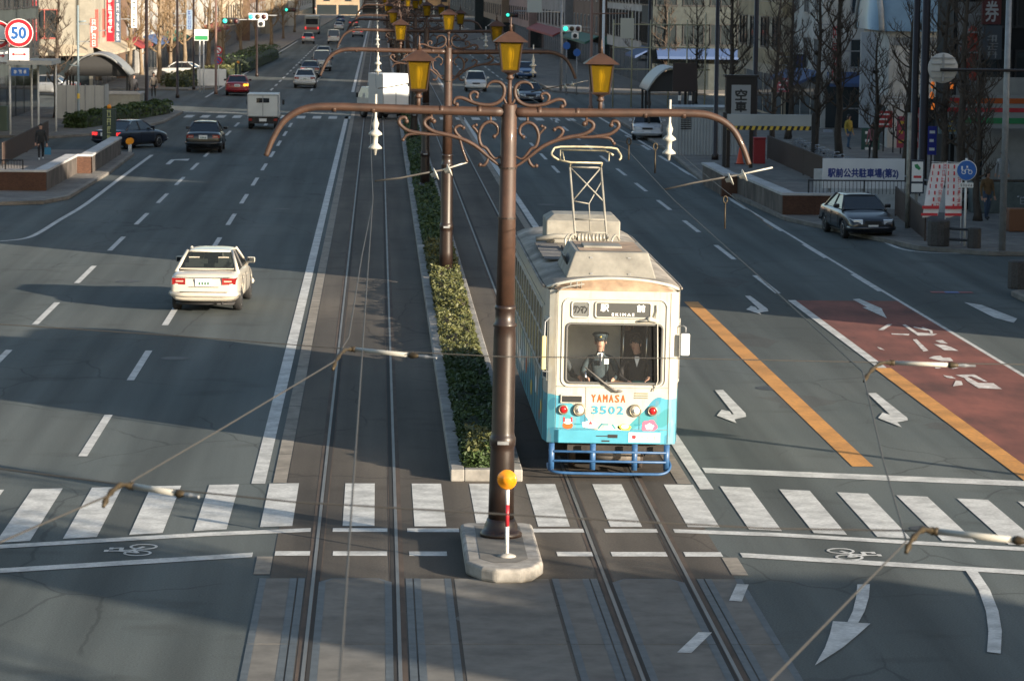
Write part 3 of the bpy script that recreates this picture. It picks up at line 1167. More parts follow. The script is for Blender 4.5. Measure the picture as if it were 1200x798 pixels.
M_PBLU = mat('print_pale_blue', (.05, .27, .38), .5)
M_PWHI = mat('print_white', (.8, .8, .78), .5)
M_PBLK = mat('print_black', (.02, .02, .02), .5)
M_PNAV = mat('print_navy', (.03, .05, .22), .5)
M_PGRN = mat('print_green', (.03, .25, .09), .5)
M_PYEL = mat('print_yellow', (.75, .50, .06), .5)
M_PPNK = mat('print_pink', (.7, .12, .2), .5)
M_SLATE = mat('destination_blind', (.07, .072, .07), .35)
M_AMBL = mat('headlamp_lens', (.50, .46, .38), .12, spec=.8)
M_REDL = mat('red_lens', (.38, .01, .012), .15, coat=.6)

tram = thing('tram', 'cream and cyan tram number 3502 with raised pantograph, coming towards us on the right track', 'tram', (3.80, 49.25, 0))
tram.rotation_euler = (0, R(.7), 0)
TL = 11.6
ZB, ZT = .58, 3.06
# plan outline of the body: flat nose, rounded shoulders
HW, FW = 1.10, .93


def plan(inset=0.0, tail=True):
    P = [(-FW + inset, 0 + inset), (FW - inset, 0 + inset), (1.045 - inset, .06 + inset), (HW - inset, .42), (HW - inset, TL - .42), (1.03 - inset, TL - .06), (FW - inset, TL - inset), (-FW + inset, TL - inset), (-1.03 + inset, TL - .06), (-HW + inset, TL - .42), (-HW + inset, .42), (-1.045 + inset, .06 + inset)]
    return P


b = MB()
P = plan()
n = len(P)
wx0, wx1, wz0, wz1 = -.77, .79, 1.56, 2.53        # windscreen opening in the nose
dx0, dx1, dz0, dz1 = -.30, .58, 2.64, 2.87        # destination blind
for i in range(n):
    a, c = P[i], P[(i + 1) % n]
    if i == 0:
        # nose with a rounded opening for the windscreen
        z_ = [(-FW, ZB), (wx0, ZB), (wx1, ZB), (FW, ZB)]
        r_ = .07

        def arc(cx, cz, q0):
            return [(cx + r_ * math.cos(R(q0 + 22.5 * k)), cz + r_ * math.sin(R(q0 + 22.5 * k))) for k in range(5)]
        hole = arc(wx1 - r_, wz1 - r_, 0) + arc(wx0 + r_, wz1 - r_, 90) + arc(wx0 + r_, wz0 + r_, 180) + arc(wx1 - r_, wz0 + r_, 270)
        outer = []
        for hx, hz in hole:
            # project each hole point radially onto the nose rectangle
            cx, cz = (wx0 + wx1) / 2, (wz0 + wz1) / 2
            outer.append((hx, hz))
        b.poly([(-FW, 0, ZB), (FW, 0, ZB), (FW, 0, wz0 - .02), (-FW, 0, wz0 - .02)])
        b.poly([(-FW, 0, wz1 + .02), (FW, 0, wz1 + .02), (FW, 0, ZT), (-FW, 0, ZT)])
        h1, h2, h3, h4 = hole[0:5], hole[5:10], hole[10:15], hole[15:20]
        right = [(FW, 0, wz0 - .02), (FW, 0, wz1 + .02), (h1[0][0], 0, wz1 + .02)] + [] 
        b.poly([(FW, 0, wz0 - .02), (FW, 0, wz1 + .02)] + [(wx1, 0, wz1 + .02)] + [(x, 0, z) for x, z in [h1[0]]] + [(x, 0, z) for x, z in [h4[4]]] + [(wx1, 0, wz0 - .02)])
        b.poly([(-FW, 0, wz1 + .02), (-FW, 0, wz0 - .02), (wx0, 0, wz0 - .02), (h3[0][0], 0, h3[0][1]), (h2[4][0], 0, h2[4][1]), (wx0, 0, wz1 + .02)])
        b.poly([(wx1, 0, wz1 + .02)] + [(wx0, 0, wz1 + .02)] + [(x, 0, z) for x, z in h2[::-1]] + [(x, 0, z) for x, z in h1[::-1]])
        b.poly([(wx0, 0, wz0 - .02), (wx1, 0, wz0 - .02)] + [(x, 0, z) for x, z in h4[::-1]] + [(x, 0, z) for x, z in h3[::-1]])
        hl = [(x, 0, z) for x, z in hole]
        hi = [(x, .05, z) for x, z in hole]
        b.loft([hl, hi], cap=False)
    else:
        b.poly([(a[0], a[1], ZB), (c[0], c[1], ZB), (c[0], c[1], ZT), (a[0], a[1], ZT)])
b.poly([(p_[0], p_[1], ZB) for p_ in P[::-1]])
body = b.build('body', M_LIV, tram)
# roof: shallow arch lofted along the body, with a drip rim over the nose
b = MB()
b.smooth = True
prof = [(-1.0, 0), (-.97, .05), (-.86, .11), (-.6, .16), (-.3, .185), (0, .19), (.3, .185), (.6, .16), (.86, .11), (.97, .05), (1.0, 0)]
rings = []
for y, s_, hgt in ((.20, .97, .93), (.24, 1.0, 1), (.5, 1.13, 1), (2, 1.135, 1), (TL - 2, 1.135, 1), (TL - .5, 1.13, 1), (TL - .05, .96, .8), (TL, .93, .3)):
    rings.append([(x * s_, y, ZT + z * hgt) for x, z in prof])
b.loft(rings)
roof = b.build('roof', M_ROOF, tram)
b = MB()
b.smooth = True
b.tube(curve([(-1.07, .46, ZT + .0), (-1.02, .27, ZT + .04), (-.86, .19, ZT + .10), (-.5, .15, ZT + .165), (0, .14, ZT + .195), (.5, .15, ZT + .165), (.86, .19, ZT + .10), (1.02, .27, ZT + .04), (1.07, .46, ZT + .0)], 4), .026, 8)
b.build('front_drip_rim', M_CREAM, roof)
b = MB()
b.smooth = True
rings = []
for y, z, s_, lo in ((-.004, .0, .94, 0), (-.004, .03, .94, .0), (.03, .065, .95, 0), (.15, .185, .98, 0), (.24, .195, 1.0, 0)):
    rings.append([(x * s_, y + .13 * abs(x) ** 4 * (1 if z > .03 else .2), ZT + z * (1 - .8 * abs(x) ** 2.6)) for x in [-1 + .1 * k for k in range(21)]])
b.loft(rings, cap=False, close=False)
b.build('front_roof_band', M_ROOFR, roof)
for s_ in (-1, 1):
    b = MB()
    b.smooth = True
    b.tube([(s_ * 1.125, .45, ZT + .02), (s_ * 1.14, 1, ZT + .02), (s_ * 1.14, TL - 1, ZT + .02), (s_ * 1.125, TL - .45, ZT + .02)], .022, 6)
    b.build('rain_gutter', M_ROOF, roof)
# raised cream surrounds on the nose
def frame_strip(mb, x0, x1, z0, z1, r_, w, y):
    pts = []
    for cx, cz, q0 in ((x1 - r_, z1 - r_, 0), (x0 + r_, z1 - r_, 90), (x0 + r_, z0 + r_, 180), (x1 - r_, z0 + r_, 270)):
        pts += [(cx + r_ * math.cos(R(q0 + 22.5 * k)), y, cz + r_ * math.sin(R(q0 + 22.5 * k))) for k in range(5)]
    pts.append(pts[0])
    mb.smooth = True
    mb.tube(pts, w, 6)


b = MB()
frame_strip(b, wx0 + .005, wx1 - .005, wz0 + .005, wz1 - .005, .07, .022, -.004)
b.build('windscreen_seal', mat('grey_rubber_seal', (.10, .10, .095), .7), tram)
b = MB()
frame_strip(b, wx0 - .065, wx1 + .065, wz0 - .055, 2.93, .12, .016, -.004)
b.build('nose_moulding', M_CREAM, tram)
b = MB()
b.poly([(wx0 + .01, .03, wz0 + .01), (wx1 - .01, .03, wz0 + .01), (wx1 - .01, .03, wz1 - .01), (wx0 + .01, .03, wz1 - .01)])
b.build('windscreen', M_SCREEN, tram)
for name, x0, x1, mm in (('destination_sign', dx0, dx1, M_SLATE), ('one_man_sign', -.68, -.42, mat('grey_sign_face', (.13, .135, .13), .5))):
    b = MB()
    b.box(x0, x1, -.012, .01, dz0, dz1)
    sg = b.build(name, mm, tram, None, .01)
    b = MB()
    frame_strip(b, x0 - .01, x1 + .01, dz0 - .01, dz1 + .01, .04, .018, -.008)
    b.build('sign_frame', M_CREAM, sg)
    b = MB()
    if x1 > 0:
        text_on(b, '駅', (-.16, -.016, 2.79), (1, 0, 0), (0, 0, 1), .13, .115, .004)
        text_on(b, '前', (.43, -.016, 2.79), (1, 0, 0), (0, 0, 1), .13, .115, .004)
        text_on(b, 'E K I M A E', (.14, -.016, 2.685), (1, 0, 0), (0, 0, 1), .36, .042, .004)
        b.build('lettering', M_PWHI, sg)
    else:
        text_on(b, 'ワンマン', (-.55, -.016, 2.755), (1, 0, 0), (0, 0, 1), .215, .12, .005)
        b.build('lettering', M_PBLK, sg)
# print on the nose
b = MB()
for i, ch in enumerate('YAMASA'):
    text_on(b, ch, (-.30 + i * .096, -.006, 1.315), (1, 0, 0), (0, 0, 1), .066, .12, .004)
b.build('brand_lettering', M_PORA, tram)
b = MB()
for i, ch in enumerate('3502'):
    text_on(b, ch, (-.275 + i * .137, -.006, 1.125), (1, 0, 0), (0, 0, 1), .10, .125, .006)
b.build('fleet_number', M_PBLU, tram)
b = MB()
b.box(-.84, -.47, -.035, .0, 1.23, 1.37)
v = b.build('front_vent', M_CREAM, tram, None, .008)
b = MB()
b.box(-.815, -.495, -.040, -.036, 1.25, 1.35)
b.build('vent_grille', M_PBLK, v)
b = MB()
for k in range(3):
    b.box(.36, .58, -.012, -.002, 1.325 + k * .037, 1.34 + k * .037)
b.build('vent_louvres', mat('louvre_bronze', (.2, .17, .1), .5), tram)
for x, big in ((-.79, 0), (-.53, 1), (.38, 1), (.66, 0)):
    b = MB()
    b.smooth = True
    rr = .082 if big else .062
    b.lathe([(rr + .02, 0), (rr + .022, .03), (rr + .012, .05), (rr, .045), (rr - .005, .02)], (0, 0, 0), 20, axis='y')
    lamp = b.build('headlamp' if big else 'tail_lamp', mat('lamp_bezel', (.26, .23, .17), .35, metal=.4), tram, (x, -.001, 1.125))
    b = MB()
    b.smooth = True
    b.lathe([(rr, .02), (rr * .9, .045), (rr * .5, .06), (.004, .064)], (0, 0, 0), 18, axis='y')
    b.build('lens', M_AMBL if big else M_REDL, lamp)
    if big:
        b = MB()
        b.smooth = True
        b.lathe([(rr * .45, .058), (rr * .42, .075), (.004, .08)], (0, 0, 0), 14, axis='y')
        b.build('bulb_cap', M_WHITE, lamp)
b = MB()
b.smooth = True
for pts in ([(-.92, -.004, 1.50), (.92, -.004, 1.50)], [(-.92, -.004, .815), (.92, -.004, .815)], [(-.915, -.004, .6), (-.915, -.004, 3.04)], [(.915, -.004, .6), (.915, -.004, 3.04)], [(-.43, -.004, .82), (-.43, -.004, 1.49)], [(.45, -.004, .82), (.45, -.004, 1.2)]):
    b.tube(pts, .0035, 4)
b.build('panel_seams', mat('seam_grey', (.16, .15, .13), .8), tram)  # thin panel joints in one even grey
b = MB()
for s_ in (-1, 1):
    for k in range(14):
        b.tube([(s_ * 1.103, .6 + k * .78, .62), (s_ * 1.103, .6 + k * .78, 1.58)], .004, 4)
    b.tube([(s_ * 1.103, .45, 1.56), (s_ * 1.103, TL - .45, 1.56)], .006, 4)
    b.tube([(s_ * 1.103, .45, 2.78), (s_ * 1.103, TL - .45, 2.78)], .006, 4)
b.build('flank_seams', MATS['seam_grey'], tram)
for x, y0, y1 in ((-.5, 3.2, 6.2), (-.42, 3.2, 5.2), (.62, 3.1, 7.0)):
    b = MB()
    b.smooth = True
    b.tube(curve([(x, y0, 3.23), (x + .02, y0 + .6, 3.27), (x - .03, (y0 + y1) / 2, 3.25), (x, y1, 3.26)], 5), .016, 6)
    b.build('roof_cable', M_UNDER, roof)
# little printed pictures along the nose (generic shapes)
b = MB()


def blob(cx, cz, rx, rz, mi, y=-.005, nn=16, wob=0.0, ph=0):
    b.mi = mi
    b.poly([(cx + rx * (1 + wob * math.sin(5 * q + ph)) * math.cos(q), y, cz + rz * (1 + wob * math.sin(5 * q + ph)) * math.sin(q)) for q in [2 * math.pi * k / nn for k in range(nn)]])


blob(-.71, .865, .085, .06, 0)
blob(-.71, .93, .07, .045, 1, -.006)
for sx in (-.77, -.65):
    b.mi = 2
    b.poly([(sx - .016, -.007, .92), (sx + .016, -.007, .92), (sx + .012, -.007, 1.0), (sx - .012, -.007, 1.0)])
blob(-.36, .885, .12, .06, 1, -.005, 20, .12, 1)
b.mi = 2
star = []
for k in range(10):
    q = math.pi / 2 + k * math.pi / 5
    rr = .05 if k % 2 == 0 else .018
    star.append((-.34 + rr * math.cos(q), -.007, .91 + rr * math.sin(q)))
b.poly(star)
blob(.62, .87, .125, .105, 4, -.005, 24, .1, 2)
blob(.62, .865, .07, .05, 1, -.0065, 20, .15, 0)
blob(.21, .84, .11, .06, 5, -.005, 18, .1)
blob(.22, .86, .06, .035, 1, -.0065)
blob(0.0, .82, .16, .075, 6, -.005, 18, .12, 3)
b.mi = 3
b.poly([(-.24, -.0055, .80), (-.22, -.0055, .79), (-.14, -.0055, .90), (-.16, -.0055, .91)])
b.poly([(.07, -.0055, .79), (.09, -.0055, .80), (.02, -.0055, .90), (0.0, -.0055, .89)])
blob(-.05, .80, .2, .03, 7, -.0058, 14, .2, 1)
for cx in (-.55, -.1, .42):
    b.mi = 3
    b.poly([(cx - .05, -.006, .88), (cx + .05, -.006, .88), (cx + .05, -.006, .90), (cx - .05, -.006, .90)])
b.build('printed_pictures', [M_PORA, M_PWHI, M_PRED, mat('print_teal', (.02, .2, .26), .5), M_PPNK, M_PYEL, mat('print_mint', (.35, .6, .4), .5), mat('print_cream', (.65, .6, .45), .5)], tram)
# printed swirls on the flank facing the median
for (y, z, ry, rz, mi) in ((.9, 1.05, .16, .12, 0), (1.35, .85, .12, .09, 1), (2.6, 1.2, .22, .15, 2), (4.1, .95, .2, .14, 0), (6.0, 1.1, .25, .15, 1), (8.2, 1.0, .22, .14, 2)):
    b = MB()
    b.poly([(-1.105, y + ry * math.cos(q), z + rz * math.sin(q)) for q in [2 * math.pi * k / 14 for k in range(14)]])
    b.build('side_picture', [M_PYEL, M_PORA, M_PWHI][mi], tram)
# bumper apron with ad plate
b = MB()
ap = [(-.86, -.06), (.80, -.06), (.97, .10), (1.0, .4), (-1.0, .4), (-1.0, .06)]
b.prism(ap, .585, .80)
apr = b.build('bumper_apron', M_CYAN, tram, None, .012)
b = MB()
b.box(.28, .79, -.068, -.062, .615, .775)
adp = b.build('advert_plate', M_PWHI, apr)
b = MB()
blobx = [(.365 + .035 * math.cos(q), -.0695, .70 + .035 * math.sin(q)) for q in [2 * math.pi * k / 14 for k in range(14)]]
b.poly(blobx)
b.poly([(.32, -.0697, .735), (.35, -.0697, .725), (.365, -.0697, .74), (.38, -.0697, .725), (.41, -.0697, .735), (.39, -.0697, .715), (.34, -.0697, .715)])
for i, ch in enumerate('あくわ'):
    text_on(b, ch, (.49 + .115 * i, -.0695, .69), (1, 0, 0), (0, 0, 1), .075, .08)
b.build('lettering', M_PRED, adp)
b = MB()
b.box(-.25, .04, -.064, -.062, .70, .715)
b.box(-.06, .10, -.065, -.061, .68, .735)
b.box(-.16, -.03, -.064, -.061, .615, .64)
b.build('coupler_slot', M_PBLK, apr)
# life guard: blue rails below the apron
b = MB()
b.smooth = True
gx = (-.97, -.30, .38, .90)
for i, x in enumerate(gx):
    w_ = .045
    b.box(x - w_, x + w_, -.12, -.08, .16, .585)
for z, r0 in ((.455, .02), (.30, .02)):
    b.tube([(-.97, .3, z), (-1.0, -.06, z), (-.93, -.12, z), (.88, -.12, z), (.93, -.06, z), (.93, .3, z)], r0, 8)
b.tube(curve([(-1.0, .4, .17), (-1.0, 0, .15), (-.9, -.20, .13), (-.5, -.24, .12), (.5, -.24, .12), (.85, -.20, .13), (.97, -.05, .22), (.95, .3, .3)], 5), .024, 8)
b.build('life_guard', M_BLUE, tram)
b = MB()
b.smooth = False
b.box(-.95, .95, .5, TL - .5, .34, .585)
b.box(-.7, .7, .12, .5, .42, .58)
u_ = b.build('underframe', M_UNDER, tram)
b = MB()
b.smooth = True
b.cyl((-.30, .25, .36), (.50, .25, .36), .11, .11, 14)
b.build('air_tank', mat('dusty_tank', (.16, .14, .12), .7, noise=.3, scale=6), u_)
for y in (1.9, TL - 1.9):
    b = MB()
    for s_ in (-1, 1):
        b.box(s_ * .72 - .06, s_ * .72 + .06, y - .95, y + .95, .28, .5)
        for q in (-.7, .7):
            b.box(s_ * .75 - .09, s_ * .75 + .09, y + q - .12, y + q + .12, .2, .46)
    b.box(-.7, .7, y - .15, y + .15, .3, .5)
    bg_ = b.build('bogie', M_UNDER, tram)
    for q in (-.7, .7):
        b = MB()
        b.smooth = True
        for s_ in (-1, 1):
            b.lathe([(.33, -.05), (.33, .05)], (s_ * .56, y + q, .34), 20, axis='x')
        b.cyl((-.56, y + q, .34), (.56, y + q, .34), .06)
        b.build('wheelset', mat('wheel_steel', (.12, .1, .09), .5, metal=.5), bg_)
# side windows and doors
M_SWIN = mat('tram_side_glass', (.018, .02, .02), .15, spec=.3)
for s_ in (-1, 1):
    for k in range(11):
        y = 1.15 + k * .92
        b = MB()
        x = s_ * (HW + .004)
        b.box(min(x, x - s_ * .01), max(x, x - s_ * .01), y, y + .74, 1.65, 2.65)
        wn = b.build('side_window', M_SWIN, tram)
        b = MB()
        x = s_ * (HW + .012)
        for a0, a1, c0, c1 in ((y - .04, y, 1.61, 2.69), (y + .74, y + .78, 1.61, 2.69), (y, y + .74, 1.61, 1.65), (y, y + .74, 2.65, 2.69), (y, y + .74, 2.22, 2.25)):
            b.box(min(x, x - s_ * .011), max(x, x - s_ * .011), a0, a1, c0, c1)
        b.build('window_frame', mat('aluminium_frame', (.42, .41, .39), .45, metal=.3), wn)
    b = MB()
    x = s_ * 1.085
    b.T = Matrix.Translation((s_ * 1.077, .24, 0)) @ Matrix.Rotation(-s_ * R(8.7), 4, 'Z')
    b.box(-.012, .012, -.13, .13, 1.62, 2.55)
    b.build('corner_window', M_SWIN, tram)
    b = MB()
    b.T = Matrix.Translation((s_ * 1.077, .24, 0)) @ Matrix.Rotation(-s_ * R(8.7), 4, 'Z')
    for a0, a1, c0, c1 in ((-.16, -.13, 1.58, 2.6), (.13, .16, 1.58, 2.6), (-.13, .13, 1.58, 1.62), (-.13, .13, 2.55, 2.6)):
        b.box(-.016, .016, a0, a1, c0, c1)
    b.build('corner_window_frame', M_CREAM, tram)
# mirrors
for s_ in (-1, 1):
    b = MB()
    b.smooth = True
    if s_ > 0:
        b.tube([(1.06, .12, 2.5), (1.12, -.02, 2.52), (1.16, -.05, 2.50), (1.16, -.05, 2.42)], .012, 6)
        m_ = b.build('mirror_arm', M_GREY, tram)
        b = MB()
        b.cbox((1.155, -.05, 2.22), (.15, .05, .36))
        b.build('mirror', M_WHITE, m_, None, .03, 3)
    else:
        b.tube([(-1.0, .1, 2.65), (-1.12, -.06, 2.55), (-1.14, -.06, 1.75), (-1.0, .1, 1.72)], .012, 6)
        m_ = b.build('mirror_arm', M_GREY, tram)
        b = MB()
        b.cbox((-1.13, -.06, 2.05), (.07, .05, .55))
        b.build('mirror', mat('yellowed_mirror_back', (.6, .52, .25), .5), m_, None, .015)
# wiper and its motor
b = MB()
b.smooth = True
b.tube([(.06, -.05, 1.44), (-.15, -.05, 1.58), (-.46, -.045, 1.83)], [.022, .018, .012], 6)
b.ball((.10, -.03, 1.44), (.07, .035, .025), 8, 6)
b.build('wiper', mat('wiper_grey', (.13, .12, .11), .6), tram)
b = MB()
b.smooth = True
b.tube([(.40, -.04, 2.585), (.60, -.05, 2.60), (.72, -.05, 2.59)], .022, 6)
b.ball((.58, -.05, 2.62), (.06, .04, .045), 8, 6)
b.tube([(.66, -.04, 2.63), (.69, -.03, 2.75), (.68, -.02, 2.85)], .014, 6)
b.tube([(.70, -.04, 2.55), (.73, -.035, 1.62), (.66, -.03, 1.45)], .010, 6)
b.build('horn_bracket', M_CREAM, tram)
b = MB()
b.smooth = True
for x in (-.72, -.62, -.55):
    b.cyl((x, .02, 3.10), (x, -.02, 3.20), .012, .012, 6)
b.tube([(-.96, -.02, 3.02), (-.86, -.05, 3.10), (-.74, -.04, 3.13), (-.5, -.02, 3.17)], .014, 6)
b.build('roof_grab_rail', M_ACBOX, roof)
# interior: floor, partition behind the cab, ceiling, console
b = MB()
b.box(-.98, .98, .12, 3.4, .78, .80)
b.box(-.98, .22, 1.35, 1.38, .80, 3.02)
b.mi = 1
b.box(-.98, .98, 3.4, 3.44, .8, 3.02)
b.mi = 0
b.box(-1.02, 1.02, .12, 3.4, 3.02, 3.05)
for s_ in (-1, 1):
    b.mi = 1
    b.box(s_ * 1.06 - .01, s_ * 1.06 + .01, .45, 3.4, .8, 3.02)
b.mi = 2
b.smooth = True
b.cyl((.26, 1.2, .8), (.26, 1.2, 3.0), .02, .02, 8)
b.cyl((.62, .9, .8), (.62, .9, 3.0), .018, .018, 8)
b.build('cab_interior', [M_INT, M_INTD, M_CHROME], tram)
b = MB()
b.box(-.75, .3, .14, .42, .8, 1.5)
b.mi = 1
b.box(.02, .28, .16, .4, 1.5, 1.56)
b.smooth = True
b.mi = 2
b.cyl((-.42, .3, 1.5), (-.42, .3, 1.72), .02, .02, 8)
b.build('driving_console', [M_INTD, mat('console_wood', (.35, .2, .1), .5), M_CHROME], tram)
b = MB()
b.box(.34, .70, .25, .5, .8, 1.56)
b.build('fare_box', mat('teal_fare_box', (.08, .33, .27), .4), tram, None, .03)
# roof equipment
b = MB()
lo = [(-.76, .62, 3.21), (.72, .62, 3.21), (.72, 3.2, 3.21), (-.76, 3.2, 3.21)]
hi = [(-.60, .86, 3.62), (.60, .86, 3.62), (.60, 3.0, 3.62), (-.60, 3.0, 3.62)]
b.loft([lo, hi])
ac = b.build('air_conditioner', M_ACBOX, tram, None, .02)
b = MB()
b.box(-.42, .22, 1.55, 2.2, 3.622, 3.66)
b.build('top_hatch', M_ACBOX, ac, None, .01)
b = MB()
lo = [(-.52, 1.0, 3.6255), (.52, 1.0, 3.6255), (.52, 2.9, 3.6255), (-.52, 2.9, 3.6255)]
b.poly(lo)
b.build('rusty_top_panel', M_ROOFR, ac)
b = MB()
b.T = Matrix.Translation((-.70, 1.5, 3.4)) @ Matrix.Rotation(R(-21), 4, 'Y')
b.box(-.02, -.003, -.2, .75, -.10, .12)
b.build('side_grille', M_PBLK, ac)
for sx in (-.34, .28):
    for z in (3.28, 3.53):
        b = MB()
        q = (z - 3.21) / .41
        b.cbox((sx, .62 + .24 * q - .008, z), (.05, .02, .02))
        b.build('latch', M_GREY, ac)
b = MB()
b.loft([[(-.74, 7.0, 3.24), (.62, 7.0, 3.24), (.62, 8.3, 3.24), (-.74, 8.3, 3.24)], [(-.74, 7.0, 3.66), (.62, 7.0, 3.66), (.62, 8.3, 3.66), (-.74, 8.3, 3.66)], [(-.60, 7.25, 3.76), (.52, 7.25, 3.76), (.52, 8.1, 3.76), (-.60, 8.1, 3.76)]])
b.build('equipment_box', M_ACBOX, tram, None, .02)
b = MB()
for y in (3.6, 4.3, 5.0, 5.7, 6.4):
    b.box(-.95, -.55, y, y + .62, 3.235, 3.25)
b.build('roof_walkway', mat('walkway_boards', (.10, .10, .105), .9, noise=.3, scale=5), roof)
b = MB()
b.smooth = True
b.tube([(-.95, 6.6, 3.34), (-.6, 6.6, 3.40), (-.2, 6.6, 3.4)], .05, 8)
b.build('cable_conduit', M_ACBOX, roof)
# Z-shaped pantograph
pg = MB()
pg.smooth = True
PY = 5.35
pg.box(-.38, .36, PY - .35, PY + .6, 3.26, 3.32)
for x in (-.34, .32):
    for y in (PY - .3, PY + .5):
        pg.lathe([(.05, 0), (.07, .02), (.05, .04), (.07, .06), (.05, .08)], (x, y, 3.21), 8)
bs = pg.build('pantograph_base', M_ACBOX, tram)
pg = MB()
pg.smooth = True
for k in range(9):
    pg.lathe([(.075, -.018), (.085, 0), (.075, .018)], (-.26 + k * .065, PY, 3.48), 10, axis='x')
for x in (-.40, -.47, .36):
    pg.tube(curve([(x, PY - .2, 3.22), (x - .04, PY - .25, 3.45), (x + .05, PY - .1, 3.55), (x + .12, PY, 3.45)], 4), .022, 6)
pg.build('pantograph_springs', mat('spring_grey', (.35, .33, .28), .5, metal=.4), bs)
pg = MB()
pg.smooth = True
Z0, Z1 = 3.58, 4.72
xl0, xr0, xl1, xr1 = -.32, .24, -.42, .14
y0, y1 = PY, PY + .35


def pz(t, side):
    return ((xl0 + (xl1 - xl0) * t) if side < 0 else (xr0 + (xr1 - xr0) * t), y0 + (y1 - y0) * t, Z0 + (Z1 - Z0) * t)


for s_ in (-1, 1):
    pg.tube([pz(-.1, s_), pz(0, s_), pz(1, s_)], .021, 8)
for t in (0, .2, 1):
    pg.tube([pz(t, -1), pz(t, 1)], .018, 6)
pg.tube([pz(.48, -1), pz(1, 1)], .014, 6)
pg.tube([pz(.48, 1), pz(1, -1)], .014, 6)
pg.tube([((xl0 + xr0) / 2, y0, Z0 - .1), ((xl0 + xr0) / 2 - .03, y0 + .2, Z0 + .5), pz(.80, 1)], .012, 6)
pg.tube([((xl0 + xr0) / 2 - .03, y0 + .2, Z0 + .5), pz(.48, -1)], .012, 6)
pg.build('pantograph_arm', M_ACBOX, bs)
pg = MB()
pg.smooth = True
cx = -.13
zc = 4.98
lp = [(cx - .5, y1 - .12, zc - .13), (cx - .62, y1 - .12, zc - .05), (cx - .60, y1 - .02, zc + .03), (cx - .46, y1, zc + .10), (cx + .44, y1, zc + .10), (cx + .58, y1 - .02, zc + .03), (cx + .62, y1 - .1, zc - .06), (cx + .58, y1 - .12, zc - .11)]
pg.tube(curve(lp, 3), .020, 8)
pg.tube([(cx - .5, y1 - .12, zc - .13), (cx - .28, y1 - .12, zc - .17), (cx + .28, y1 - .12, zc - .17)], .018, 8)
pg.tube([(cx - .46, y1 + .15, zc + .04), (cx + .35, y1 + .15, zc + .04), (cx + .5, y1 + .12, zc - .04)], .018, 8)
pg.tube([(cx - .46, y1 + .15, zc + .04), (cx - .46, y1, zc - .12)], .012, 6)
for s_ in (-1, 1):
    pg.tube([pz(1, s_), (cx + s_ * .28, y1 - .1, zc - .17)], .016, 6)
    pg.tube([(cx + s_ * .4, y1 - .12, zc - .13), (cx + s_ * .42, y1 + .12, zc + .0)], .012, 6)
pg.build('pantograph_head', mat('worn_pantograph_steel', (.46, .41, .28), .5, metal=.3, noise=.3, scale=12), bs)


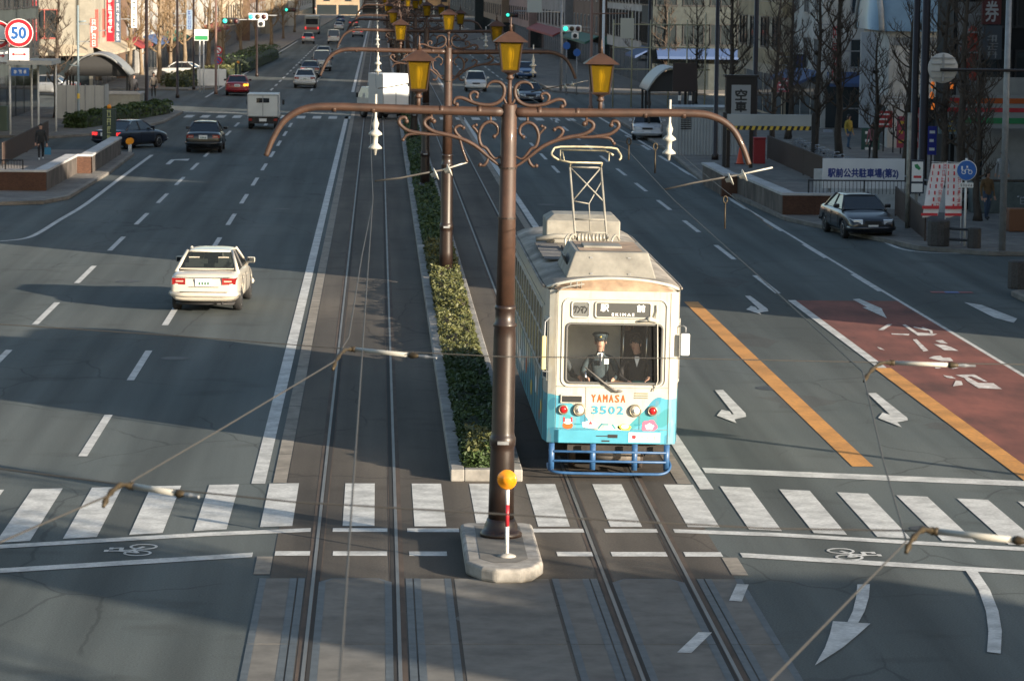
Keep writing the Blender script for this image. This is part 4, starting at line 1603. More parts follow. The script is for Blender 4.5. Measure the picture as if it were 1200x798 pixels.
# ================================================================== people
def person(name, label, loc, rz, joints, cols, group=None, hat=None, extra=None, hair=M_HAIR, long_hair=False, parent=None, scale=1.0):
    """one continuous skinned body; joints: name -> position (metres, facing -Y)"""
    root = thing(name, label, 'person', loc, rz, group)
    J = dict(joints)
    V, E, RAD = [], [], []
    idx = {}

    def v(nm, pos, r):
        idx[nm] = len(V)
        V.append(tuple(pos))
        RAD.append(r)
        return idx[nm]

    def e(a, c):
        E.append((idx[a], idx[c]))
    v('pelvis', J['pelvis'], .135)
    v('waist', (Vector(J['pelvis']) * .55 + Vector(J['chest']) * .45), .125)
    v('chest', J['chest'], .155)
    v('neckb', Vector(J['neck']) - (Vector(J['neck']) - Vector(J['chest'])) * .25, .085)
    v('neck', J['neck'], .058)
    hd = Vector(J['head'])
    v('jaw', hd + Vector((0, -.012, -.055)), .072)
    v('skull', hd + Vector((0, .008, .03)), .088)
    v('crown', hd + Vector((0, .01, .085)), .06)
    for a, c in (('pelvis', 'waist'), ('waist', 'chest'), ('chest', 'neckb'), ('neckb', 'neck'), ('neck', 'jaw'), ('jaw', 'skull'), ('skull', 'crown')):
        e(a, c)
    for s in 'LR':
        v('sh' + s, J['sh' + s], .075)
        v('el' + s, J['el' + s], .05)
        v('wr' + s, J['wr' + s], .032)
        e('chest', 'sh' + s)
        e('sh' + s, 'el' + s)
        e('el' + s, 'wr' + s)
        w_, l_ = Vector(J['wr' + s]), Vector(J['el' + s])
        d = (w_ - l_).normalized()
        sd2 = d.cross(Vector((0, 1, .2))).normalized()
        v('palm' + s, w_ + d * .07, .034)
        e('wr' + s, 'palm' + s)
        for k in range(4):
            a = w_ + d * (.13 + .01 * (k in (1, 2))) + sd2 * (.024 * (k - 1.5)) + Vector((0, -.006, -.006))
            c = a + d * .028 + Vector((0, -.022, -.012))
            v('f%d%s' % (k, s), a, .0095)
            v('g%d%s' % (k, s), c, .008)
            e('palm' + s, 'f%d%s' % (k, s))
            e('f%d%s' % (k, s), 'g%d%s' % (k, s))
        v('th' + s, w_ + d * .07 + sd2 * -.05 + Vector((0, -.02, 0)), .011)
        e('palm' + s, 'th' + s)
        v('hip' + s, J['hip' + s], .095)
        v('kn' + s, J['kn' + s], .062)
        v('an' + s, J['an' + s], .042)
        v('toe' + s, Vector(J['an' + s]) + Vector(J.get('toe' + s, (0, -.17, -.05))), .036)
        e('pelvis', 'hip' + s)
        e('hip' + s, 'kn' + s)
        e('kn' + s, 'an' + s)
        e('an' + s, 'toe' + s)
    me = bpy.data.meshes.new('body')
    me.from_pydata(V, E, [])
    ob = bpy.data.objects.new('body', me)
    COL.objects.link(ob)
    sm = ob.modifiers.new('skin', 'SKIN')
    sm.use_smooth_shade = True
    for i, sv_ in enumerate(me.skin_vertices[0].data):
        f = 1.0
        sv_.radius = (RAD[i], RAD[i] * (0.75 if V[i] in (tuple(J['chest']),) else 1))
        sv_.use_root = i == 0
    ss = ob.modifiers.new('sub', 'SUBSURF')
    ss.levels = ss.render_levels = 1
    dg = bpy.context.evaluated_depsgraph_get()
    m2 = bpy.data.meshes.new_from_object(ob.evaluated_get(dg))
    bpy.data.objects.remove(ob)
    m2.name = 'body'
    m2.materials.clear()
    for c in (cols['skin'], cols['top'], cols['legs'], cols['shoe']):
        m2.materials.append(c)
    neckz = J['neck'][2] + .01
    for p_ in m2.polygons:
        c = p_.center
        best, bi = 9, None
        for i, q in enumerate(V):
            dd = (Vector(q) - c).length - RAD[i]
            if dd < best:
                best, bi = dd, i
        nm = [k for k, i in idx.items() if i == bi][0]
        if nm in ('jaw', 'skull', 'crown', 'neck') or nm[:2] in ('pa', 'th') or nm[0] in 'fg':
            mi = 0 if not (nm == 'neck' and c.z < neckz) else 1
            if cols.get('glove') and nm[0] in 'fgpt':
                mi = 0
        elif nm[:2] in ('to', 'an') and nm != 'toe' and (nm[:2] == 'to' or c.z < J['anL'][2] + .03):
            mi = 3
        elif nm[:2] in ('kn', 'an', 'hi') or nm == 'pelvis' and c.z < J['pelvis'][2] - .02:
            mi = 2
        else:
            mi = 1
        p_.material_index = mi
        p_.use_smooth = True
    bo = bpy.data.objects.new('body', m2)
    COL.objects.link(bo)
    bo.parent = root
    yaw = J.get('look', 0)
    T = Matrix.Translation(hd) @ Matrix.Rotation(yaw, 4, 'Z')
    f = MB()
    f.T = T
    f.smooth = True
    f.mi = 0
    f.tube([(0, -.085, .03), (0, -.108, .0), (0, -.112, -.018), (0, -.09, -.025)], [.008, .012, .015, .008], 6)
    for s in (-1, 1):
        f.ball((s * .088, .01, -.005), (.012, .022, .032), 6, 6)
    f.mi = 1
    for s in (-1, 1):
        f.ball((s * .033, -.085, .028), (.015, .009, .008), 6, 4)
        f.tube([(s * .015, -.09, .048), (s * .05, -.084, .05)], .005, 4)
    f.mi = 2
    f.tube([(-.024, -.082, -.058), (0, -.088, -.056), (.024, -.082, -.058)], .006, 4)
    f.build('face', [cols['skin'], M_HAIR, mat('lips', (.36, .13, .11), .5)], root)
    hm = MB()
    hm.T = T
    hm.smooth = True
    rings = []
    for i in range(8):
        t = i / 7
        z = .135 - .17 * t if not long_hair else .135 - .26 * t
        rr = .098 * math.sin(min(1, .12 + t * 1.5) * math.pi / 2)
        rings.append([((rr + .004) * math.cos(q) * .95, .014 + (rr + .004) * math.sin(q) * 1.02 + (max(0, -math.sin(q)) * .06 * max(0, t - .35) * 2), z) for q in [2 * math.pi * k / 14 for k in range(14)]])
    hm.loft(rings)
    hm.build('hair', hair, root)
    if hat:
        h = MB()
        h.T = T
        h.smooth = True
        h.lathe([(.104, .04), (.106, .08), (.135, .12), (.138, .14), (.11, .16), (.01, .17)], (0, .012, 0), 18)
        h.mi = 1
        h.lathe([(.1045, .045), (.1055, .07)], (0, .012, 0), 18)
        h.mi = 2
        h.loft([[(-.085, -.07, .05), (-.05, -.125, .035), (0, -.145, .03), (.05, -.125, .035), (.085, -.07, .05)], [(-.085, -.07, .056), (-.05, -.12, .045), (0, -.138, .04), (.05, -.12, .045), (.085, -.07, .056)]], cap=False, close=False)
        h.mi = 3
        h.ball((0, -.112, .10), (.02, .008, .018), 8, 6)
        h.build('cap', [mat('cap_navy', (.03, .05, .06), .7), mat('cap_band', (.02, .03, .035), .6), M_PBLK, mat('cap_badge_gold', (.6, .4, .08), .3, metal=.6)], root)
    if extra:
        extra(root, J)
    root.scale = (scale,) * 3
    return root


def pose(sit=False, **kw):
    if sit:
        J = dict(pelvis=(0, .05, .50), chest=(0, .07, .86), neck=(0, .05, 1.08), head=(0, .02, 1.225), shL=(-.19, .06, .96), shR=(.19, .06, .96), elL=(-.25, -.06, .72), elR=(.25, -.06, .72), wrL=(-.2, -.30, .72), wrR=(.2, -.30, .72),
                 hipL=(-.1, .02, .48), hipR=(.1, .02, .48), knL=(-.12, -.42, .48), knR=(.12, -.42, .48), anL=(-.12, -.42, .08), anR=(.12, -.42, .08))
    else:
        J = dict(pelvis=(0, 0, .92), chest=(0, .02, 1.24), neck=(0, .01, 1.44), head=(0, -.01, 1.58), shL=(-.18, .02, 1.33), shR=(.18, .02, 1.33), elL=(-.24, .03, 1.06), elR=(.24, .03, 1.06), wrL=(-.25, -.05, .84), wrR=(.25, -.05, .84),
                 hipL=(-.09, 0, .88), hipR=(.09, 0, .88), knL=(-.1, -.03, .48), knR=(.1, .03, .48), anL=(-.1, .02, .08), anR=(.1, .10, .08))
    J.update(kw)
    return J


def cloth(nm, col):
    return mat('cloth_' + nm, col, .85, noise=.25, scale=9)


M_SUIT = cloth('slate_navy_suit', (.035, .055, .065))
M_NAVY = cloth('navy', (.02, .025, .04))
M_BLKC = cloth('black', (.017, .016, .017))
M_GLOVE = mat('white_glove', (.8, .8, .78), .7)


def driver_extra(root, J):
    f = MB()
    f.poly([(-.035, -.105, 1.065), (.035, -.105, 1.065), (.05, -.115, 1.05), (0, -.165, .86), (-.05, -.115, 1.05)])
    f.build('shirt_front', M_PWHI, root)
    f = MB()
    f.tube([(0, -.128, 1.055), (0, -.160, .97), (0, -.172, .86)], [.014, .016, .024], 6)
    f.build('necktie', M_NAVY, root)
    f = MB()
    f.cbox((.10, -.165, .93), (.075, .012, .085))
    f.build('name_card', M_PWHI, root)


pd = pose(True, wrL=(-.22, -.36, .68), wrR=(.22, -.34, .66), elL=(-.30, -.06, .72), elR=(.30, -.08, .70))
person('person', 'tram driver in slate uniform, peaked cap and white gloves behind the windscreen', (3.67, 49.98, .92), R(-4), pd, dict(skin=M_SKIN, top=M_SUIT, legs=M_SUIT, shoe=M_PBLK), hat=True, extra=driver_extra)


def shirt_extra(root, J):
    f = MB()
    f.poly([(-.03, -.11, 1.05), (.03, -.11, 1.05), (.045, -.12, 1.03), (0, -.165, .88), (-.045, -.12, 1.03)])
    f.build('shirt_front', M_PWHI, root)


pd = pose(True, head=(-.03, .0, 1.24), look=R(-22), elL=(-.28, -.1, .70), wrL=(-.15, -.34, .66), knL=(-.12, -.30, .46), knR=(.12, -.30, .46), anL=(-.12, -.18, .08), anR=(.12, -.18, .08))
person('person', 'man in a black suit seated at the right of the tram windscreen, looking sideways', (4.26, 49.80, .90), R(-6), pd, dict(skin=M_SKIN, top=M_BLKC, legs=M_BLKC, shoe=M_PBLK), extra=shirt_extra)
pd = pose(False)
person('person', 'passenger with reddish brown hair standing in the dark aisle of the tram', (4.20, 51.0, .80), R(10), pd, dict(skin=M_SKIN, top=cloth('dark_brown', (.05, .03, .025)), legs=M_BLKC, shoe=M_PBLK), hair=mat('reddish_hair', (.22, .05, .02), .5), long_hair=True)
pd = pose(True)
person('person', 'dark clothed passenger half hidden at the left edge of the tram windscreen', (2.98, 50.05, .86), R(30), pd, dict(skin=M_SKIN, top=cloth('dusk_blue', (.04, .05, .055)), legs=M_BLKC, shoe=M_PBLK))
# ================================================================== vehicles
M_CGL = glass('tinted_car_glass', (.22, .26, .28), .25)
M_CGD = mat('dark_car_glass', (.012, .016, .02), .04, spec=.9)
M_TYRE = mat('tyre', (.014, .014, .015), .85)
M_ALLOY = mat('alloy_wheel', (.35, .35, .36), .3, metal=.8)
M_TAIL = mat('tail_light_red', (.22, .010, .010), .25, coat=.3)
M_TAILON = mat('lit_tail_light', (.8, .03, .03), .3, emit=.6)
M_INDON = mat('lit_indicator', (1.0, .45, .03), .3, emit=1.1)
M_HEADL = mat('headlight_glass', (.55, .57, .6), .1, spec=.9)
M_PLATE = mat('number_plate_white', (.7, .7, .68), .5)
M_TRIM = mat('black_trim', (.016, .016, .017), .6)
M_SEAT = mat('cream_seat_cloth', (.5, .44, .36), .9)
M_INTC = mat('car_interior', (.05, .05, .05), .9)


def paint(nm, col, metal=.0):
    return mat('car_paint_' + nm, col, .28, metal=metal, coat=.7, dirt=.06, dirt_scale=1.5)


SPEC = {
    # body profile: (y, bottom, top, half width); greenhouse: base rear/front, roof rear/front, belt z, roof z, base half width, roof half width
    'sedan': dict(L=4.62, prof=[(-2.31, .40, .66, .70), (-2.29, .34, .80, .76), (-2.22, .28, .93, .81), (-1.9, .24, .985, .845), (-1.3, .2, .975, .86), (0, .2, .955, .865), (.95, .2, .945, .86), (1.5, .2, .88, .85), (2.0, .22, .77, .82), (2.2, .24, .68, .77), (2.29, .28, .60, .70), (2.31, .34, .52, .64)],
                  gh=(-1.50, 1.02, -.74, .28, .955, 1.395, .75, .55), axle=(-1.32, 1.34), r=.31),
    'hatch': dict(L=3.75, prof=[(-1.87, .40, .80, .70), (-1.85, .34, .92, .76), (-1.75, .26, .97, .80), (-1.2, .2, .97, .83), (0, .2, .95, .835), (.85, .2, .94, .83), (1.3, .2, .88, .81), (1.65, .22, .76, .77), (1.82, .26, .64, .70), (1.87, .32, .54, .62)],
                  gh=(-1.80, 1.05, -1.45, .28, .94, 1.48, .76, .58), axle=(-1.18, 1.18), r=.28),
    'van': dict(L=4.3, prof=[(-2.15, .40, 1.0, .76), (-2.13, .34, 1.06, .80), (-1.9, .26, 1.08, .83), (0, .22, 1.06, .845), (1.1, .22, 1.04, .84), (1.6, .22, .96, .82), (1.95, .24, .82, .78), (2.12, .28, .68, .72), (2.15, .34, .58, .66)],
                gh=(-2.10, 1.45, -1.95, .70, 1.05, 1.85, .80, .68), axle=(-1.35, 1.35), r=.30),
}
_cars = {}


def car_body(kind):
    if kind in _cars:
        return _cars[kind]
    S_ = SPEC[kind]
    b = MB()
    b.smooth = True
    rings = []
    for y, zb, zt, w in S_['prof']:
        h = zt - zb
        half = [(.0, zb), (.78 * w, zb), (.95 * w, zb + .12 * h), (w, zb + .34 * h), (w * .995, zb + .62 * h), (w * .97, zb + .84 * h), (w * .90, zt - .015), (w * .72, zt + .004), (w * .36, zt + .018), (0, zt + .022)]
        ring_ = [(x, y, z) for x, z in half] + [(-x, y, z) for x, z in half[-2:0:-1]]
        rings.append(ring_)
    b.loft(rings)
    o = b.build('tmp', M_TRIM)
    sub = o.modifiers.new('s', 'SUBSURF')
    sub.levels = sub.render_levels = 1
    cuts = []
    for y in S_['axle']:
        c = MB()
        rr = S_['r'] + .055
        c.lathe([(rr, -1.2), (rr, 1.2)], (0, y, S_['r']), 24, axis='x')
        co = c.build('cut', M_TRIM)
        bo = o.modifiers.new('b', 'BOOLEAN')
        bo.object = co
        bo.operation = 'DIFFERENCE'
        bo.solver = 'EXACT'
        cuts.append(co)
    dg = bpy.context.evaluated_depsgraph_get()
    dg.update()
    me = bpy.data.meshes.new_from_object(o.evaluated_get(dg))
    bpy.data.objects.remove(o)
    for c in cuts:
        bpy.data.objects.remove(c)
    me.materials.clear()
    me.materials.append(M_TRIM)
    for q in me.polygons:
        q.material_index = 0
        q.use_smooth = True
    _cars[kind] = me
    return me


def bilerp(q, u, v):
    a, b_, c, d = [Vector(x) for x in q]
    return (a * (1 - u) + b_ * u) * (1 - v) + (d * (1 - u) + c * u) * v


def pane(mb, q, u0, u1, v0, v1, off=.0):
    pts = [bilerp(q, u0, v0), bilerp(q, u1, v0), bilerp(q, u1, v1), bilerp(q, u0, v1)]
    nrm = (pts[1] - pts[0]).cross(pts[3] - pts[0]).normalized() * off
    mb.poly([p_ + nrm for p_ in pts])


def make_car(kind, label, paint_mat, loc, heading, group='cars on the road', glassm=None, name='car', cat='car', brake=False, indicator=False, seats=False, plate='', scale=1.0, trim=True):
    """heading 0 = drives away from us (towards +Y)"""
    S_ = SPEC[kind]
    root = thing(name, label, cat, (loc[0], loc[1], 0), heading, group)
    root.scale = (scale,) * 3
    me = car_body(kind).copy()
    me.materials[0] = paint_mat
    bo = bpy.data.objects.new('body', me)
    COL.objects.link(bo)
    bo.parent = root
    gm = glassm or M_CGD
    yb0, yb1, yr0, yr1, zb, zr, wb, wr = S_['gh']
    A = dict(rl=(-wb, yb0, zb), rr=(wb, yb0, zb), fl=(-wb, yb1, zb), fr=(wb, yb1, zb), RL=(-wr, yr0, zr), RR=(wr, yr0, zr), FL=(-wr, yr1, zr), FR=(wr, yr1, zr))
    A = {k: Vector(v_) for k, v_ in A.items()}
    # roof skin and pillars in one painted mesh
    b = MB()
    b.smooth = True
    n = 10
    rings = []
    for t in [0, .02, .12, .35, .65, .9, .98, 1]:
        y = yr0 - .05 + (yr1 - yr0 + .10) * t
        e = 1 - (2 * t - 1) ** 6
        rg = [(-1 + 2 * k / n) for k in range(n + 1)]
        top = [(x * (wr + .03), y, zr - .02 + (.045 + .02 * e) * (1 - abs(x) ** 4)) for x in rg]
        bot = [(x * (wr + .01), y, zr - .03) for x in rg[::-1]]
        rings.append(top + bot)
    b.loft(rings)
    for lo, hi in (('rl', 'RL'), ('rr', 'RR'), ('fl', 'FL'), ('fr', 'FR')):
        b.tube([A[lo] - Vector((0, 0, .04)), A[lo].lerp(A[hi], .5), A[hi]], [.060, .045, .04] if lo[0] == 'r' else [.045, .035, .035], 6)
    cab = b.build('cabin', paint_mat, root)
    mid = (yb0 + yb1) / 2 - .05
    for s in (-1, 1):
        b = MB()
        t0, t1 = (mid - yb0) / (yb1 - yb0), (mid - yr0) / (yr1 - yr0)
        lo = A['rl' if s < 0 else 'rr'].lerp(A['fl' if s < 0 else 'fr'], t0)
        hi = A['RL' if s < 0 else 'RR'].lerp(A['FL' if s < 0 else 'FR'], t1)
        b.tube([lo, hi], .032, 6)
        b.build('door_pillar', M_TRIM, cab)
    quads = {'rear_window': (A['rr'], A['rl'], A['RL'], A['RR']), 'windscreen': (A['fl'], A['fr'], A['FR'], A['FL'])}
    for nm, q in quads.items():
        b = MB()
        pane(b, [Vector(x) for x in q], .02, .98, 0, .97)
        b.build(nm, gm, root)
    for s in (-1, 1):
        a = ('l', 'L') if s < 0 else ('r', 'R')
        q = (A['f' + a[0]], A['r' + a[0]], A['R' + a[1]], A['F' + a[1]])
        if s > 0:
            q = (A['r' + a[0]], A['f' + a[0]], A['F' + a[1]], A['R' + a[1]])
        for u0, u1 in ((.02, .49), (.51, .98)):
            b = MB()
            pane(b, q, u0, u1, .0, .96)
            b.build('side_window', gm, root)
    b = MB()
    b.box(-wb + .02, wb - .02, yb0 + .1, yb1 - .1, zb + .03, zb + .05)
    if seats:
        b.mi = 1
        for y in (-.95, .1):
            for x in (-.36, .36):
                b.box(x - .22, x + .22, y - .06, y + .08, zb + .05, zb + .16)
                b.box(x - .13, x + .13, y - .05, y + .05, zb + .16, zb + .31)
        b.box(-.65, .65, -1.5, -1.1, zb + .05, zb + .07)
    b.build('interior', [M_INTC, M_SEAT], root)
    # wheels
    for y in S_['axle']:
        for s in (-1, 1):
            rr = S_['r']
            b = MB()
            b.smooth = True
            xo = .835 if kind != 'hatch' else .80
            b.lathe([(rr * .6, -.10), (rr * .93, -.10), (rr, -.07), (rr, .07), (rr * .93, .10), (rr * .6, .095)], (0, 0, 0), 20, axis='x')
            wl = b.build('wheel', M_TYRE, root, (s * (xo - .10), y, rr))
            b = MB()
            b.smooth = True
            b.lathe([(rr * .66, s * .085), (rr * .64, s * .10), (rr * .5, s * .088), (rr * .2, s * .082), (.01, s * .098)], (0, 0, 0), 16, axis='x')
            b.smooth = False
            b.mi = 1
            for k in range(5):
                q = 2 * math.pi * k / 5
                c = (s * .099, rr * .42 * math.cos(q), rr * .42 * math.sin(q))
                b.poly([(c[0], c[1] + .035 * math.cos(q + w_), c[2] + .035 * math.sin(q + w_)) for w_ in (0, 1.57, 3.14, 4.71)][::s])
            b.build('rim', [M_ALLOY, M_TRIM], wl)
    P_ = S_['prof']
    yr, yf = P_[0][0], P_[-1][0]
    zl = .80 if kind == 'sedan' else .88 if kind == 'hatch' else .98
    tm = M_TAILON if brake else M_TAIL
    for s in (-1, 1):
        b = MB()
        x0, x1 = s * .44, s * .765
        b.loft([[(x0, yr - .012, zl - .095), (x1, yr + .03, zl - .095), (x1, yr + .03, zl + .06), (x0, yr + .0, zl + .06)], [(x0, yr + .14, zl - .095), (x1 + s * .035, yr + .28, zl - .095), (x1 + s * .03, yr + .28, zl + .06), (x0, yr + .14, zl + .06)]])
        t_ = b.build('tail_light', M_INDON if (indicator and s > 0) else tm, root)
        b = MB()
        y_ = yr - .014
        b.poly([(x0 + s * .05, y_ + .001, zl - .03), (x1 - s * .09, y_ + .022, zl - .03), (x1 - s * .09, y_ + .024, zl + .005), (x0 + s * .05, y_ + .003, zl + .005)][::s])
        b.build('lens_stripe', mat('pale_lens', (.6, .32, .25), .3), t_)
        b = MB()
        zf = P_[-2][2] + .02
        b.loft([[(s * .36, yf + .005, zf - .08), (s * .66, yf - .06, zf - .06), (s * .66, yf - .07, zf + .06), (s * .36, yf - .02, zf + .06)], [(s * .36, yf - .15, zf - .08), (s * .76, yf - .3, zf - .06), (s * .76, yf - .3, zf + .09), (s * .36, yf - .2, zf + .09)]])
        b.build('headlight', M_HEADL, root)
        b = MB()
        b.cbox((s * (wb + .14), yb1 - .32, zb + .10), (.20, .10, .14))
        mr_ = b.build('door_mirror', paint_mat, root, None, .03, 2)
        b = MB()
        b.box(min(s * (wb + .05), s * (wb + .225)), max(s * (wb + .05), s * (wb + .225)), yb1 - .375, yb1 - .371, zb + .045, zb + .155)
        b.build('mirror_glass', M_CGD, mr_)
        if trim:
            w = .868 if kind == 'sedan' else .838 if kind == 'hatch' else .848
            b = MB()
            for y in (yb1 - .25, mid, mid - .95 if kind != 'hatch' else mid - .8):
                b.tube([(s * w * .985, y, .36), (s * w * 1.002, y, .6), (s * w * .975, y, .86)], .006, 4)
            b.build('door_seams', M_TRIM, root)
            for y in (mid + .1, mid - .85):
                b = MB()
                b.cbox((s * w * .995, y, .80), (.03, .16, .03))
                b.build('door_handle', paint_mat, root)
    b = MB()
    b.box(-.20, .20, yr - .022, yr + .01, zl - .13 if kind == 'sedan' else .62, zl + .05 if kind == 'sedan' else .79)
    pl_ = b.build('rear_plate', M_PLATE, root)
    b = MB()
    z0_, z1_ = (zl - .13, zl + .05) if kind == 'sedan' else (.62, .79)
    for k in range(4):
        b.box(-.12 + .07 * k, -.08 + .07 * k, yr - .0245, yr - .0225, z0_ + .03, z0_ + .10)
    b.build('plate_figures', mat('plate_green', (.02, .10, .05), .5), pl_)
    if trim:
        b = MB()
        w_ = P_[2][3] * .86
        yy = P_[1][0] - .012
        b.tube([(-w_, yy - .004, zl + .09), (-w_ * .5, yr - .016, zl + .075), (w_ * .5, yr - .016, zl + .075), (w_, yy - .004, zl + .09)], .006, 4)
        b.tube([(-w_ * .52, yr - .018, zl - .15), (w_ * .52, yr - .018, zl - .15)], .006, 4)
        b.build('boot_seams', M_TRIM, root)
    b = MB()
    b.box(-.17, .17, yf - .01, yf + .022, .40, .52)
    b.build('front_plate', M_PLATE, root)
    b = MB()
    b.box(-.28, .28, yf - .05, yf + .012, P_[-2][2] - .05, P_[-2][2] + .05)
    b.build('grille', M_TRIM, root)
    b = MB()
    b.smooth = True
    w = P_[1][3]
    b.tube([(-w - .05, yr + .3, .47), (-w + .02, yr + .04, .47), (-w * .6, yr - .02, .47), (w * .6, yr - .02, .47), (w - .02, yr + .04, .47), (w + .05, yr + .3, .47)], .07, 8)
    b.mi = 1
    b.tube([(-w * .75, yr - .075, .53), (w * .75, yr - .075, .53)], .010, 4)
    b.build('rear_bumper', [paint_mat, M_TRIM], root)
    b = MB()
    b.smooth = True
    w = P_[-2][3]
    b.tube([(-w - .09, yf - .3, .40), (-w - .01, yf - .08, .40), (-w * .6, yf - .01, .40), (w * .6, yf - .01, .40), (w + .01, yf - .08, .40), (w + .09, yf - .3, .40)], .075, 8)
    b.build('front_bumper', paint_mat, root)
    b = MB()
    b.smooth = True
    b.cyl((.45, yr + .1, .26), (.45, yr - .06, .26), .03, .03, 8)
    b.box(-.7, .7, yr + .25, yf - .3, .19, .24)
    b.build('underbody', M_TRIM, root)
    return root


W_ = paint('pearl_white', (.50, .465, .40))
car = make_car('sedan', 'cream white sedan seen from behind in sunlight, alone in the middle of the left lanes', W_, (-4.08, 76.3), R(-2.5), glassm=M_CGL, seats=True)
B_ = paint('black', (.008, .008, .009))
NB = paint('dark_navy', (.010, .014, .028))
SV = paint('silver', (.36, .37, .38), .3)
GW = paint('plain_white', (.60, .60, .58))
RD = paint('red', (.32, .012, .02))
BL = paint('mid_blue', (.05, .12, .26))
GYP = paint('grey', (.12, .125, .13), .3)
C_ = [
    ('sedan', 'black sedan seen from behind, driving away past the ramp wall on the left', B_, (238, 180), 0, {}),
    ('sedan', 'dark navy saloon pulling out of the left ramp, brake lights lit', NB, (152, 175), -30, dict(brake=True, scale=.95)),
    ('sedan', 'bright red car with its orange indicator lit beside the planted strip on the left', RD, (278, 113), 2, dict(indicator=True)),
    ('sedan', 'white sedan last in the queue at the far crossing, red strip across its boot', GW, (357, 104), 0, {}),
    ('sedan', 'grey car just ahead of the white sedan at the back of the far queue', GYP, (363, 92), 0, {}),
    ('van', 'silver car second in the right-hand file of the far queue', SV, (377, 84), 0, {}),
    ('sedan', 'dark roofed silver car farther up the middle of the far queue', SV, (379, 71), 0, {}),
    ('hatch', 'small silver car with red lights lit by the left kerb, ahead of the queue', SV, (361, 52), 0, dict(brake=True)),
    ('van', 'white van in the middle lane in front of the small silver car', GW, (391, 52), 0, {}),
    ('hatch', 'silver hatchback with a lit brake light in the lane beside the far tracks', SV, (419, 44), 0, dict(brake=True)),
    ('van', 'dark van with two red lights ahead of the silver hatchback', GYP, (414, 33), 0, dict(brake=True)),
    ('sedan', 'white car far up the road in the middle of the jam', GW, (397, 36), 0, {}),
    ('hatch', 'blue grey car far up the road next to the bus', BL, (399, 27), 0, {}),
    ('van', 'pale van near the end of the visible road on the left', GW, (372, 14), 0, dict(brake=True)),
    ('sedan', 'distant grey car at the end of the visible road', SV, (418, 18), 0, {}),
    ('sedan', 'distant dark car in the last stretch of road, left lane', GYP, (386, 17), 0, dict(brake=True)),
    ('hatch', 'white hatchback coming towards us in shade behind the right side of the near lantern pole', paint('cool_white', (.50, .52, .55)), (759, 165), 176, dict(scale=.97)),
    ('sedan', 'dark blue windscreened car waiting at the far crossing, right of the second pole', NB, (622, 123), 180, {}),
    ('hatch', 'white small car oncoming at the far crossing beside the lantern scroll', GW, (558, 108), 180, {}),
    ('sedan', 'blue car behind the scrolls, deep in the right lanes', BL, (617, 93), 180, {}),
    ('van', 'grey van far along the right lanes', GYP, (600, 72), 180, {}),
    ('sedan', 'black saloon parked at the right kerb below the blue lettered sign', paint('deep_black_blue', (.006, .008, .013)), (1022, 282), 180 + 5, dict(scale=.95)),
]
for kind, lab, pm, (px, py), hd, kw in C_:
    q = G(px, py)
    L_ = SPEC[kind]['L'] / 2
    hdr = R(hd)
    if abs(hd) < 60:
        loc = (q.x - math.sin(hdr) * L_, q.y + math.cos(hdr) * L_)
    else:
        loc = (q.x + math.sin(hdr) * L_ * .8, q.y - math.cos(hdr) * L_ * .95)
    if 'ramp' in lab and 'pulling' in lab:
        loc = (q.x - .05, q.y + 1.2)
    make_car(kind, lab, pm, loc, hdr, **kw)

# white cars glimpsed behind the left shelter
for px, py, lab in ((54, 112, 'white car standing behind the slim posts of the left shelter'), (212, 93, 'white car half hidden behind the dark lamp posts on the left')):
    q = G(px, py)
    make_car('sedan', lab, SV if px < 100 else GW, (q.x, q.y), R(75), group='cars parked by the left pavement')

